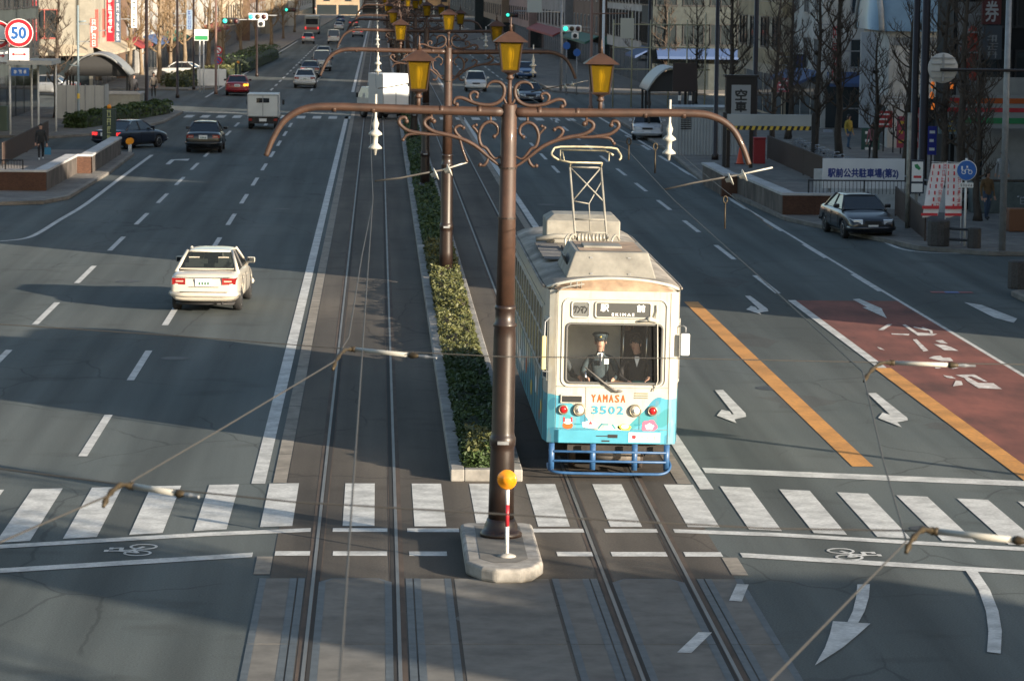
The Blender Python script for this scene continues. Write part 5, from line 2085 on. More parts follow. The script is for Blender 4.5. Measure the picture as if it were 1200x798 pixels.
# box truck seen from behind
def truck(label, loc, hd, box, cabm, Lb, Wb, Hb, bed):
    root = thing('box_truck', label, 'truck', (loc[0], loc[1], 0), hd)
    b = MB()
    b.box(-Wb / 2, Wb / 2, 0, Lb, bed, bed + Hb)
    bx = b.build('cargo_box', box, root, None, .03)
    b = MB()
    for x in (-Wb / 2 + .03, 0, Wb / 2 - .03):
        b.box(x - .02, x + .02, -.02, -.001, bed + .05, bed + Hb - .05)
    for z in (bed + .04, bed + Hb - .06):
        b.box(-Wb / 2 + .05, Wb / 2 - .05, -.018, -.001, z - .02, z + .02)
    b.build('door_bars', M_GREY, bx)
    b = MB()
    b.box(-.35, .35, -.006, -.001, bed + Hb * .62, bed + Hb * .82)
    if bed < .69 or Hb < 1.5:
        b.build('rear_window', M_CGD, bx)
    b = MB()
    b.box(-Wb * .42, Wb * .42, .1, Lb + 1.5, bed - .28, bed - .02)
    b.build('chassis', M_TRIM, root)
    b = MB()
    b.loft([[(-Wb * .46, Lb + .08, .5), (Wb * .46, Lb + .08, .5), (Wb * .46, Lb + 1.7, .5), (-Wb * .46, Lb + 1.7, .5)], [(-Wb * .46, Lb + .08, 1.2), (Wb * .46, Lb + .08, 1.2), (Wb * .46, Lb + 1.65, 1.2), (-Wb * .46, Lb + 1.65, 1.2)], [(-Wb * .42, Lb + .08, 1.85), (Wb * .42, Lb + .08, 1.85), (Wb * .42, Lb + 1.2, 1.85), (-Wb * .42, Lb + 1.2, 1.85)]])
    cb = b.build('cab', cabm, root, None, .04)
    for s in (-1, 1):
        b = MB()
        b.box(s * Wb * .40 - .10, s * Wb * .40 + .10, -.03, .03, bed - .22, bed - .08)
        b.build('tail_light', M_TAIL, root)
        b = MB()
        b.cbox((s * (Wb / 2 + .14), Lb + 1.2, 1.35), (.12, .08, .28))
        b.build('mirror', M_TRIM, cb)
        for y in (.8, Lb + .9):
            b = MB()
            b.smooth = True
            b.lathe([(.31, -.11), (.33, -.06), (.33, .06), (.31, .11)], (s * (Wb / 2 - .16), y, .33), 18, axis='x')
            b.mi = 1
            b.lathe([(.19, s * .10), (.17, s * .118), (.02, s * .118)], (s * (Wb / 2 - .16), y, .33), 14, axis='x')
            b.build('wheel', [M_TYRE, M_ALLOY], root)
    b = MB()
    b.box(-.2, .2, -.035, -.005, bed - .24, bed - .08)
    b.build('number_plate', M_PLATE, root)
    b = MB()
    b.box(-Wb * .46, Wb * .46, -.06, -.005, .32, .42)
    b.build('rear_bumper', M_TRIM, root)
    return root


q = G(308, 152)
truck('pale grey box truck with a small rear window, seen from behind beyond the black sedan', (q.x, q.y), 0, mat('grey_truck_panel', (.60, .62, .60), .5, dirt=.2), GW, 2.6, 1.72, 1.25, .68)
q = G(446, 141)
truck('bright white box truck turning across the tramway at the far junction, one side in shade', (q.x + .9, q.y + 1.0), R(27), mat('white_truck_panel', (.72, .72, .70), .45, dirt=.1), GW, 1.9, 1.75, 2.0, .7)

# bus far up the left lane
q = G(366, 42)
bus = thing('bus', 'grey bus seen from behind far up the left lane, ahead of the small silver car', 'bus', (q.x - .3, q.y + 10, 0))
b = MB()
b.box(-1.15, 1.15, 0, 9, .35, 2.9)
b.build('body', mat('bus_grey', (.26, .28, .27), .4, dirt=.2), bus, None, .12, 3)
b = MB()
b.box(-.95, .95, -.02, .02, 1.55, 2.45)
b.build('rear_window', M_CGD, bus)
b = MB()
b.box(-.95, .95, -.025, .01, .75, 1.15)
b.build('rear_panel', mat('bus_red', (.3, .06, .05), .4), bus)
for s in (-1, 1):
    b = MB()
    b.box(s * .98 - .09, s * .98 + .09, -.03, .03, .8, 1.2)
    b.build('tail_light', M_TAILON, bus)
    b = MB()
    b.box(s * 1.152 - .008, s * 1.152 + .008, .5, 8.4, 1.5, 2.4)
    b.build('side_glazing', M_CGD, bus)
    for y in (2.2, 7):
        b = MB()
        b.smooth = True
        b.lathe([(.46, -.14), (.48, 0), (.46, .14)], (s * 1.02, y, .48), 18, axis='x')
        b.build('wheel', M_TYRE, bus)
# ================================================================== overhead wires
def wire(label, pts, r=.0075, z=5.15, group='overhead wires of the tramway', n=4, sm=True):
    b = MB()
    b.smooth = True
    P = [Vector(p) if len(p) == 3 else G(p[0], p[1], z) for p in pts]
    b.tube(P, r, 6)
    o = b.build('overhead_wire', M_WIRE)
    return tag(o, label, 'wire', group)


wire('contact wire running straight along the left track', [(390, 900), (398, 798), (420, 480), (437, 232)] + [(-.15, 60, 5.12), (-.05, 81.6, 5.15), (-.15, 117, 5.15), (-.2, 224, 5.1), (-.3, 450, 5.1)], .0055)
wire('contact wire that splits off the left track and swings out over the left lanes', [(437, 236), (424, 300), (409, 395), (391, 424), (260, 502), (121, 583), (0, 635), (-160, 706)], .0055)
wire('contact wire over the right track, bending in twice before it leaves at the bottom', [(3.6, 450, 5.1), (3.62, 224, 5.1), (3.66, 117, 5.12), (3.75, 82, 5.12)] + [(735, 176), (790, 235), (905, 338), (1011, 436), (1035, 540), (1062, 634), (905, 795), (800, 905)], .0055)
wire('upper thin span wire across the whole street just above the hedge end', [(-300, 372), (0, 380), (200, 393), (409, 409), (590, 418), (800, 420), (1043, 425), (1200, 427), (1500, 430)], .0045)
wire('lower thin span wire across the street above the crosswalk', [(-300, 532), (0, 549), (148, 568), (345, 588), (600, 603), (900, 619), (1090, 622), (1200, 634), (1500, 668)], .005)
wire('short slack feeder wire between the right insulator and the contact wire', [(710, 163), (750, 170), (788, 172), (815, 196), (860, 232), (905, 268)], .004)


def span_rod(label, a, c, hook):
    root = thing('span_insulator', label, 'insulator', (0, 0, 0), 0, 'rod insulators on the span wires')
    A, C_ = G(*a, 5.15), G(*c, 5.15)
    root.location = A
    b = MB()
    b.smooth = True
    d = C_ - A
    b.tube([d * .06, d * .9], .017, 10)
    b.build('insulator_rod', M_PORC, root)
    b = MB()
    b.smooth = True
    b.tube([d * -.02, d * .0, d * .03, d * .06, d * .08], [.012, .024, .02, .024, .016], 8)
    b.build('brass_clamp', M_BRASS, root)
    b = MB()
    b.smooth = True
    b.tube([d * .89, d * .93, d * .98, d * 1.04], [.02, .026, .02, .010], 8)
    b.build('end_cap', M_BRASS, root)
    h = G(*hook, 5.15) - A
    b = MB()
    b.smooth = True
    P = curve([Vector((0, 0, 0)), h * .4 + Vector((0, 0, .03)), h * .8, h + Vector((0, 0, -.05))], 4)
    b.tube(P, [.012 + .008 * (i_ % 3 == 1) for i_ in range(len(P))], 6)
    b.build('hook_chain', M_BRASS, root)
    b = MB()
    b.tube([d * 1.04, d * 1.14, d * 1.2, d * 1.3], [.010, .014, .008, .008], 6)
    b.build('turnbuckle', M_GREY, root)


span_rod('white rod insulator with brass clamp over the left track, on the upper span wire', (411, 409), (488, 417), (390, 425))
span_rod('white rod insulator over the left crosswalk stripes', (152, 569), (214, 579), (121, 583))
span_rod('white rod insulator over the red lane at the right', (1043, 425), (1120, 428), (1013, 439))
span_rod('white rod insulator over the right end of the crosswalk', (1092, 622), (1200, 634), (1062, 636))
for px, py, ln, lab in ((737, 166, 22, 'small wire hanger with a ring beside the pantograph'), (768, 172, 34, 'small wire hanger with a ring left of the right insulator'), (850, 234, 38, 'small wire hanger with a ring over the right lanes')):
    b = MB()
    b.smooth = True
    q = GY(px, py, 44)
    b.tube([q + Vector((.03 * math.cos(t), 0, .05 * math.sin(t))) for t in [k * math.pi / 5 for k in range(11)]], .010, 5)
    b.tube([q - Vector((0, 0, .05)), q - Vector((0, 0, .05 + ln * .0122 * .8))], .011, 5)
    tag(b.build('wire_hanger', M_BRASS), lab, 'wire hanger', 'wire hangers over the right track')

# ================================================================== pavements
def slab(pts, name='sidewalk', z=.13):
    b = MB()
    b.prism(pts, 0, z)
    o = struct(b.build(name, M_PAVE, None, None, .02))
    kb = MB()
    return o


def ccw(p):
    a = sum(p[i][0] * p[(i + 1) % len(p)][1] - p[(i + 1) % len(p)][0] * p[i][1] for i in range(len(p)))
    return p if a > 0 else p[::-1]


SL = [[(-90, 109.5), (-13.6, 109.5), (-11.95, 110.4), (-11.3, 113), (-11.1, 128), (-11.2, 142), (-12.4, 144), (-90, 144)],
      [(-90, 157), (-16.4, 157), (-13.6, 162), (-12.1, 175), (-11.9, 189), (-14, 193), (-90, 193)],
      [(-90, 228), (-14, 228), (-12.4, 231), (-11.4, 430), (-9, 900), (-90, 900)],
      [(13.25, 124.5), (14.0, 105), (15.6, 98), (16.6, 93.4), (18.4, 91.6), (90, 91.6), (90, 193), (16, 193), (14.2, 188), (14.0, 150), (13.3, 126)],
      [(16.6, 40), (16.6, 79.5), (18.4, 82), (90, 82), (90, 40)],
      [(13.1, 232), (15, 228), (90, 228), (90, 900), (10.5, 900), (12.6, 430)]]
for s_ in SL:
    slab(ccw(s_))
b = MB()
for s_ in SL:
    P = ccw(s_)
    for i in range(len(P)):
        a, c = Vector(P[i]), Vector(P[(i + 1) % len(P)])
        if abs(a.x) > 60 and abs(c.x) > 60:
            continue
        d = (c - a)
        nn = Vector((-d.y, d.x)).normalized() * .17
        b.add([(a.x, a.y, .134), (c.x, c.y, .134), (c.x + nn.x, c.y + nn.y, .134), (a.x + nn.x, a.y + nn.y, .134)], [(0, 1, 2, 3)])
struct(b.build('kerb_stones', M_BEIGE))

# ================================================================== ramp walls
M_BRICK = mat('brown_brick', (.10, .045, .026), .85, noise=.5, scale=14, stretch=(1, 1, 3), bump=.2, dirt=.3)
M_STONE = mat('dark_stone_cladding', (.125, .105, .09), .75, noise=.5, scale=2.2, dirt=.5, dirt_scale=1.1, stretch=(1, 1, .4))
M_COPE = mat('pale_coping', (.50, .49, .48), .8, noise=.2, scale=4, dirt=.2)
M_FENCE = mat('brown_slat_fence', (.060, .036, .026), .7, noise=.45, scale=7, stretch=(3, 3, .3))


def ramp_wall(label, line_pts, inner, zt, front, name='ramp_wall'):
    """line_pts: road side from near to far; inner: thickness sign (-1 left, 1 right); front: far end of the return wall"""
    root = thing(name, label, 'wall', (line_pts[0][0], line_pts[0][1], 0), 0, 'low walls round the car park ramps')
    o = Vector((line_pts[0][0], line_pts[0][1], 0))
    th = .42 * inner
    b, c, br = MB(), MB(), MB()
    L = [Vector((p[0], p[1], 0)) - o for p in line_pts]
    for a, d in zip(L[:-1], L[1:]):
        cross = abs(d.x - a.x) > abs(d.y - a.y)
        tgt = br if cross else b
        if cross:
            x0, x1 = sorted((a.x, d.x))
            tgt.box(x0 - (.1 if inner > 0 else -.0), x1 + .1 * (inner < 0) * 0 + .0, a.y - .02, a.y + .4, 0, zt - .003)
            c.box(x0 - .02, x1 + .02, a.y - .06, a.y + .42, zt + .0045, zt + .087)
            continue
        q = [(a.x, a.y), (d.x, d.y), (d.x + th, d.y), (a.x + th, a.y)]
        tgt.prism(ccw(q), 0, zt)
        ov = .04
        q = [(a.x - ov * inner, a.y - ov), (d.x - ov * inner, d.y + ov), (d.x + th + ov * inner, d.y + ov), (a.x + th + ov * inner, a.y - ov)]
        c.prism(ccw(q), zt + .002, zt + .09)
    f = Vector((front[0], front[1], 0)) - o
    x0, x1 = sorted((f.x, -.003 * inner))
    br.box(x0, x1, -.03, .35, 0, zt - .002)
    c.box(x0, x1 - .05 if inner < 0 else x1, -.07, .40, zt + .004, zt + .085)
    b.build('cladding', M_STONE, root)
    c.build('coping', M_COPE, root)
    br.build('brick_facing', M_BRICK, root)
    return root, o


rl, o = ramp_wall('low wall of the left car park ramp, pale coping and brown brick end, beside the walking man', [(-12.42, 115.7), (-12.3, 126.4), (-11.72, 126.4), (-11.72, 141)], -1, .82, (-24, 115.7))
rr_, o2 = ramp_wall('low wall of the right car park ramp with brown brick front, beside the parked black saloon', [(14.08, 106.2), (13.75, 117), (13.25, 117), (13.2, 124.5)], 1, .80, (17.0, 106.2))


def railing(label, a, c, z0, h, n, m=M_DARK, name='railing', slat=False, group=None):
    a, c = Vector(a), Vector(c)
    root = thing(name, label, 'railing' if not slat else 'fence', (a.x, a.y, z0), 0, group)
    d = c - a
    b = MB()
    for t in (0, .5, 1):
        b.tube([Vector((d.x * t, d.y * t, 0)), Vector((d.x * t, d.y * t, h + .05))], .03, 6)
    b.build('posts_frame', m, root)
    b = MB()
    dn = d.normalized()
    if slat:
        for k in range(n):
            t0, t1 = (k + .06) / n, (k + .94) / n
            p0, p1 = d * t0, d * t1
            nn = Vector((-dn.y, dn.x, 0)) * .015
            b.add([(p0.x - nn.x, p0.y - nn.y, .06), (p1.x - nn.x, p1.y - nn.y, .06), (p1.x + nn.x, p1.y + nn.y, .06), (p0.x + nn.x, p0.y + nn.y, .06), (p0.x - nn.x, p0.y - nn.y, h), (p1.x - nn.x, p1.y - nn.y, h), (p1.x + nn.x, p1.y + nn.y, h), (p0.x + nn.x, p0.y + nn.y, h)], [(0, 3, 2, 1), (4, 5, 6, 7), (0, 1, 5, 4), (1, 2, 6, 5), (2, 3, 7, 6), (3, 0, 4, 7)])
    else:
        for k in range(n + 1):
            p0 = d * (k / n)
            b.tube([Vector((p0.x, p0.y, .05)), Vector((p0.x, p0.y, h))], .011, 5)
    b.build('slats' if slat else 'bars', m, root)
    b = MB()
    b.tube([Vector((0, 0, h + .02)), Vector((d.x, d.y, h + .02))], .028, 6)
    b.build('top_rail', m, root)
    return root


railing('short black railing standing on the brick end of the left ramp wall', (-14.6, 115.9, 0), (-13.3, 115.9, 0), .90, .33, 12)
railing('black railing on the right ramp wall under the blue lettered sign', (15.0, 106.4, 0), (18.9, 106.4, 0), .80, .5, 30)
railing('brown slat fence of the left ramp behind the walking man', (-15.9, 131, 0), (-16.2, 152, 0), .13, .95, 60, M_FENCE, 'slat_fence', True)
railing('long brown slat fence along the far side of the right ramp', (17.95, 117, 0), (17.95, 141, 0), .13, 1.05, 70, M_FENCE, 'slat_fence', True)
railing('brown slat fence turning the corner to the right of the black saloon', (17.15, 95.4, 0), (18.0, 106, 0), .13, .98, 34, M_FENCE, 'slat_fence', True)
wp = thing('white_panel', 'white panel at the left edge above the ramp, with a dark top rail', 'panel', (-17.2, 128.6, .13))
b = MB()
b.box(-1.4, .95, -.06, .06, 0, 1.2)
b.build('board', M_WHITE, wp)
b = MB()
b.box(-1.4, .97, -.07, .07, 1.202, 1.32)
b.build('dark_rail', M_DARK, wp)
# sloping floor of the ramps, seen over the walls
b = MB()
b.poly([(-15.6, 117.5, .137), (-12.9, 117.5, .137), (-12.75, 135, .137), (-15.8, 135, .137)])
struct(b.build('ramp_floor', mat('ramp_floor_concrete', (.22, .19, .165), .9, noise=.3, scale=2)))
b = MB()
b.poly([(14.55, 107, .137), (17.3, 107, .137), (17.6, 124, .137), (14.2, 124, .137)])
struct(b.build('ramp_floor', MATS['ramp_floor_concrete']))
wr_ = thing('ramp_parapet', 'pale sloping parapet with a handrail behind the blue lettered sign', 'wall', (15.9, 111.5, .13))
b = MB()
b.loft([[(0, 0, 0), (.3, 0, 0), (.3, 0, 1.3), (0, 0, 1.3)], [(4.2, -3.8, 0), (4.5, -3.8, 0), (4.5, -3.8, .8), (4.2, -3.8, .8)]])
b.build('parapet', M_COPE, wr_)
b = MB()
b.tube([(.9, -.5, 1.52), (4.2, -3.6, 1.0)], .035, 6)
b.build('handrail', M_GREY, wr_)

# ================================================================== signs
def post(mb, x, y, z0, z1, r):
    mb.smooth = True
    mb.cyl((x, y, z0), (x, y, z1), r, r, 10)
    mb.smooth = False


sg = thing('car_park_sign', 'white sign with dark blue Japanese lettering over the right ramp wall', 'sign', (17.2, 108.2, .13))
b = MB()
b.box(-1.46, 1.46, -.05, .05, .80, 1.86)
bd = b.build('sign_board', mat('sign_board_white', (.70, .71, .73), .5, dirt=.2), sg)
b = MB()
text_on(b, '駅前公共駐車場(第2)', (-.02, -.056, 1.33), (1, 0, 0), (0, 0, 1), 2.5, .36, .014)
b.build('lettering', M_PNAV, bd)
b = MB()
for x in (-1.2, 0, 1.2):
    b.box(x - .04, x + .04, .055, .12, 0, 1.8)
b.build('posts', M_GREY, sg)

# blue round sign on a white post
bs_ = thing('bicycle_path_sign', 'round blue bicycle and pedestrian sign on a white post at the right corner', 'road sign', (18.05, 93.6, .13))
b = MB()
post(b, 0, 0, 0, 2.7, .035)
b.build('post', M_WHITE, bs_)
b = MB()
b.smooth = True
b.lathe([(.01, .015), (.315, .015), (.32, .0), (.315, -.01), (.01, -.01)], (0, -.05, 2.33), 28, axis='y')
d_ = b.build('sign_face', [M_WHITE], bs_)
b = MB()
disc_on(b, 0, -.069, 2.33, .298)
b.mi = 1
for cx in (-.09, .11):
    for k in range(10):
        q0, q1 = 2 * math.pi * k / 10, 2 * math.pi * (k + 1) / 10
        b.poly([(cx + .05 * math.cos(q0), -.071, 2.28 + .05 * math.sin(q0)), (cx + .07 * math.cos(q0), -.071, 2.28 + .07 * math.sin(q0)), (cx + .07 * math.cos(q1), -.071, 2.28 + .07 * math.sin(q1)), (cx + .05 * math.cos(q1), -.071, 2.28 + .05 * math.sin(q1))])
b.poly([(-.09, -.0715, 2.27), (-.02, -.0715, 2.38), (.0, -.0715, 2.38), (-.07, -.0715, 2.27)])
b.poly([(-.03, -.0715, 2.37), (.07, -.0715, 2.37), (.11, -.0715, 2.28), (.05, -.0715, 2.345)])
b.poly([(-.01, -.0712, 2.41), (.04, -.0712, 2.41), (.04, -.0712, 2.47), (-.01, -.0712, 2.47)])
b.poly([(-.17, -.0712, 2.34), (-.12, -.0712, 2.34), (-.12, -.0712, 2.46), (-.17, -.0712, 2.46)])
b.build('blue_disc', [mat('sign_blue', (.02, .12, .42), .4), M_PWHI], d_)
b = MB()
b.box(-.22, .22, -.06, -.045, 1.80, 1.95)
pl_ = b.build('plate', M_WHITE, bs_)
b = MB()
text_on(b, '#####', (0, -.063, 1.875), (1, 0, 0), (0, 0, 1), .38, .085)
b.build('lettering', M_PBLK, pl_)

# banners
for k, (x, lab) in enumerate(((17.35, 'left of two white banners printed in red, leaning to the left'), (17.86, 'right of two white banners printed in red, hanging straighter'))):
    nb = thing('banner_flag', lab, 'banner', (x, 94.6, .13), 0, 'red and white banners at the right corner')
    lean = -.16 if k == 0 else .0
    b = MB()
    b.smooth = True
    b.tube([(.26, .02, 0), (.26 - lean * .3, .02, 2.55)], .014, 6)
    b.tube([(.26 - lean * .3, .02, 2.5), (-.24 - lean * .3, .02, 2.52)], .010, 5)
    b.build('pole', M_WHITE, nb)
    b = MB()
    rows = []
    for i in range(9):
        z = 2.48 - 1.62 * i / 8
        rows.append([(x_ + lean * (i / 8) * 1.6 - lean * .3, .05 * math.sin(i * .9 + x_ * 8) - .02, z - .06 * (x_ < 0) * (i / 8)) for x_ in (-.25, -.08, .08, .25)])
    b.smooth = True
    b.loft(rows, cap=False, close=False)
    f_ = b.build('cloth', mat('banner_cloth', (.78, .76, .77), .8), nb)
    b = MB()
    for i in range(9):
        z = 2.48 - 1.62 * i / 8
        lx = lean * (i / 8) * 1.6 - lean * .3
        if i < 7:
            text_on(b, '#', (.16 + lx, -.085, z - .1), (1, 0, 0), (0, 0, 1), .14, .17, .008)
            b.box(-.03 + lx, .02 + lx, -.082, -.08, z - .16, z - .04)
            if i < 5:
                b.box(-.20 + lx, -.17 + lx, -.082, -.08, z - .16, z - .03)
    lx = lean * 1.3
    b.box(-.26 + lx, .26 + lx, -.09, -.084, 1.07, 1.17)
    b.box(-.26 + lx * 1.15, .26 + lx * 1.15, -.09, -.084, .86, .94)
    b.build('red_print', M_PRED, nb)

# post with a white panel sign
tp = thing('notice_post', 'pale post with a white and green notice box, left of the banners', 'sign', (17.62, 100.5, .13))
b = MB()
post(b, -.16, 0, 0, 3.8, .07)
post(b, .12, 0, 0, 1.2, .05)
b.build('post', mat('old_post', (.30, .29, .25), .7, noise=.4, scale=5), tp)
b = MB()
b.box(-.10, .36, -.08, .08, 1.15, 2.25)
nb_ = b.build('notice_box', mat('notice_frame', (.03, .04, .06), .5), tp)
b = MB()
b.box(-.06, .31, -.09, -.082, 1.55, 2.2)
b.box(-.06, .31, -.09, -.082, 1.2, 1.48)
b.mi = 1
b.poly([(.02, -.092, 2.1), (.12, -.092, 2.13), (.24, -.092, 1.98), (.18, -.092, 1.92), (.05, -.092, 2.0)])
b.mi = 2
b.box(.0, .26, -.093, -.091, 1.66, 1.74)
b.build('notices', [M_PWHI, M_PGRN, M_PRED], nb_)

# stone bollards with rails at the corner
M_GRAN = mat('dark_granite', (.055, .05, .048), .7, noise=.5, scale=20)
for k, (x, y, h, w_, lab) in enumerate(((17.25, 93.6, .80, .34, 'larger dark granite bollard left of the blue sign post'), (18.22, 92.9, .62, .21, 'slim dark granite bollard under the blue round sign'), (16.95, 80.2, .75, .30, 'dark granite bollard at the right edge on the nearer corner'))):
    b = MB()
    b.lathe([(w_ * .95, 0), (w_, .05), (w_, h - .04), (w_ * .9, h)], (0, 0, 0), 10)
    o = b.build('granite_bollard', M_GRAN, None, (x, y, .13))
    tag(o, lab, 'bollard', 'granite bollards at the right corners')
rb = thing('corner_rail', 'two dark rails between the granite bollards', 'railing', (17.55, 93.4, .13))
for z in (.22, .55):
    b = MB()
    b.tube([(0, 0, z), (.5, -.35, z)], .04, 8)
    b.build('rail', M_DARK, rb)

# speed limit sign over the left shoulder, sign back over the right
def over_sign(label, x, y, z, face, arm_to, pole):
    root = thing('overhead_road_sign', label, 'road sign', (x, y, z))
    b = MB()
    b.smooth = True
    b.lathe([(.01, .0), (.45, .0), (.455, -.012), (.45, -.02), (.01, -.02)], (0, 0, 0), 32, axis='y')
    d_ = b.build('sign_disc', mat('sign_back_grey', (.45, .44, .42), .5, noise=.15, scale=3), root)
    if face:
        b = MB()
        disc_on(b, 0, -.004, 0, .44)
        b.mi = 1
        n = 32
        for k in range(n):
            q0, q1 = 2 * math.pi * k / n, 2 * math.pi * (k + 1) / n
            b.poly([(.32 * math.cos(q0), -.008, .32 * math.sin(q0)), (.43 * math.cos(q0), -.008, .43 * math.sin(q0)), (.43 * math.cos(q1), -.008, .43 * math.sin(q1)), (.32 * math.cos(q1), -.008, .32 * math.sin(q1))])
        b.mi = 2
        if face == '50':
            text_on(b, '50', (0, -.009, 0), (1, 0, 0), (0, 0, 1), .45, .36, .022)
        b.build('sign_face', [M_PWHI, mat('sign_red', (.50, .01, .02), .4), mat('sign_number_blue', (.015, .09, .30), .4)], d_)
        b = MB()
        b.box(-.30, .32, -.01, .01, -.86, -.48)
        p_ = b.build('arrow_plate', M_WHITE, root)
        b = MB()
        b.box(-.2, .2, -.014, -.011, -.69, -.65)
        for s in (-1, 1):
            b.poly([(s * .24, -.0142, -.67), (s * .15, -.0142, -.61), (s * .15, -.0142, -.73)][::s])
        b.build('red_arrow', MATS['sign_red'], p_)
    else:
        b = MB()
        for zz in (-.28, -.10, .12, .30):
            b.box(-.36, .36, -.045, -.022, zz - .015, zz + .015)
        b.box(-.03, .03, -.06, -.045, -.40, .42)
        b.build('back_brackets', M_GREY, root)
    b = MB()
    b.smooth = True
    zz = -.05 if not face else -.25
    yy = -.12 if not face else .1
    b.tube([(-.1 if arm_to > 0 else .1, yy, zz), (arm_to, yy, zz)], .045, 8)
    if face and arm_to < 0:
        b.tube([(0, .1, -.3), (0, .1, -.9)], .02, 6)
    b.build('support_arm', M_BROWN2, root)
    if pole:
        b = MB()
        b.smooth = True
        b.cyl((pole, yy + .15, .13 - z), (pole, yy + .15, 3.5), .11, .085, 12)
        b.build('post', M_GREY, root)
    return root


q = GY(22, 39, 98)
over_sign('round red rimmed sign reading 50 above a white arrow plate, at the left edge', q.x, 98, q.z, '50', -4.2, -4.2)
q = GY(-3, 41, 98.6)
over_sign('red rimmed round sign cut off by the left edge of the picture', q.x, 98.6, q.z, 'x', -3.2, None)
q = GY(1105, 80, 92)
over_sign('grey back of a round sign on a brown arm at the upper right', q.x, 92, q.z, None, 5.0, 1.95)

# luminous exit signs
def exit_post(label, px, py, Y, h, w_):
    q = GY(px, py, Y)
    root = thing('exit_warning_post', label, 'sign', (q.x, Y, .13), 0, 'dark upright signs with four lit characters')
    b = MB()
    b.box(-w_ / 2, w_ / 2, -.12, .12, .35, h)
    b.mi = 0
    b.box(-w_ * .3, w_ * .3, -.1, .1, 0, .35)
    c_ = b.build('sign_case', mat('dark_green_case', (.016, .034, .028), .5), root)
    b = MB()
    vtext_on(b, '####', (0, -.125, (h + .35) / 2 + .02), (1, 0, 0), (0, 0, 1), w_ * .42, (h - .35) * .92, .006)
    b.build('lit_characters', mat('lit_characters', (.34, .36, .16), .5, emit=.04), c_)
    b = MB()
    b.smooth = True
    b.lathe([(.07, 0), (.10, .02), (.10, .14), (.05, .19), (.01, .2)], (0, 0, h), 12)
    b.build('beacon', mat('orange_beacon', (.75, .26, .01), .3), root)


exit_post('dark upright sign with four pale characters and an orange beacon beside the left ramp wall', 128, 150, 143, 1.98, .62)
exit_post('smaller upright sign with yellow characters and an orange beacon on the far left corner', 279, 78, 236, 1.7, .5)
for k, (px, py, lab) in enumerate(((139, 176, 'left of two orange discs on short posts at the end of the left wall'), (146, 172, 'right of two orange discs on short posts at the end of the left wall'))):
    q = G(px, py + 14, .0)
    r_ = thing('delineator', lab, 'marker post', (q.x, 142.6 + k * .5, 0), 0, 'orange disc markers by the left ramp')
    b = MB()
    b.smooth = True
    post(b, 0, 0, 0, .5, .03)
    b.build('post', M_WHITE, r_)
    b = MB()
    b.lathe([(.01, .02), (.15, .02), (.15, 0), (.01, 0)], (0, -.03, .62), 16, axis='y')
    b.build('disc', MATS['orange_reflector'], r_)

# ================================================================== dark lamp and utility posts
def tall_post(label, px, py, Y, h=11.0, r=.12, m=M_BROWN2, name='street_post', arms=(), bands=()):
    q = GY(px, py, Y)
    root = thing(name, label, 'post', (q.x, Y, .12), 0, 'tall posts along the pavements')
    b = MB()
    b.smooth = True
    b.lathe([(r * 1.5, 0), (r * 1.5, .25), (r, .3), (r * .8, h)], (0, 0, 0), 12)
    b.build('shaft', m, root)
    for z, dx, kind in arms:
        b = MB()
        b.smooth = True
        b.tube([(0, 0, z), (dx, 0, z + .05)], .04, 8)
        b.build('arm', m, root)
    for z, c in bands:
        b = MB()
        b.lathe([(r * 1.12, z - .14), (r * 1.12, z + .14)], (0, 0, 0), 12)
        b.build('band', c, root)
    return root


def base_y(py):
    return 28584 / (py + 18)


TP = [(92, 150, None, 6.5, .07, mat('blue_grey_post', (.20, .25, .27), .5), 'slender blue grey post with a yellow band, left of the pale boxes', [(3.2, -.5, 0), (5.6, .45, 0)], [(1.55, MATS['print_yellow'])]),
      (172, 137, None, 11, .11, M_BROWN2, 'thick dark post on the left pavement, nearest of the dark posts there', [], []),
      (208, 118, None, 11, .09, M_BROWN2, 'second dark post on the left pavement, by the green road board', [], []),
      (227, 108, None, 10, .08, M_BROWN2, 'third, thinner dark post on the left, behind the blue vertical sign', [], []),
      (253, 113, None, 11, .09, mat('faded_brown_post', (.17, .10, .075), .5), 'faded brown post with a no stopping sign, next to the red car', [], []),
      (301, 92, None, 7, .09, M_BROWN2, 'dark traffic light post at the far left corner', [], []),
      (760, 122, 205, 12, .12, M_BROWN2, 'thick dark post right of the tall yellow scaffold', [], []),
      (838, 184, 140, 7.5, .11, M_BROWN2, 'dark brown post beside the white corrugated shed', [], []),
      (884, 150, 152, 12, .13, M_BROWN2, 'dark post behind the brown box sign', [], []),
      (692, 128, 196, 12, .10, mat('rust_brown_post', (.22, .12, .085), .5), 'rust brown post holding the white box sign over the far junction', [(6.1, 2.3, 0)], []),
      (706, 125, 198, 8.0, .10, M_WHITE, 'bright white post behind the right lantern', [], []),
      (1069, 238, 113, 13, .14, M_BROWN2, 'left of two thick dark posts in front of the barrel roofed building', [], []),
      (1080, 236, 112, 13, .17, M_BROWN2, 'right and thicker of two dark posts in front of the barrel roofed building', [], [])]
for px, py, Y, h, r, m_, lab, arms, bands in TP:
    Y = Y or base_y(py)
    tall_post(lab, px, py, Y, h, r, m_, arms=arms, bands=bands)

# box sign on the rust brown post
q = GY(735, 34, 195.6)
b = MB()
b.box(-.42, .42, -.15, .15, -.62, .66)
o = b.build('box_sign', mat('ivory_box', (.52, .50, .42), .5), None, (q.x, 195.6, q.z))
tag(o, 'ivory box sign hanging on the brown arm over the far junction', 'sign')

# ================================================================== traffic lights
M_GREENON = mat('lit_green_lamp', (.05, .8, .55), .4, emit=.55)


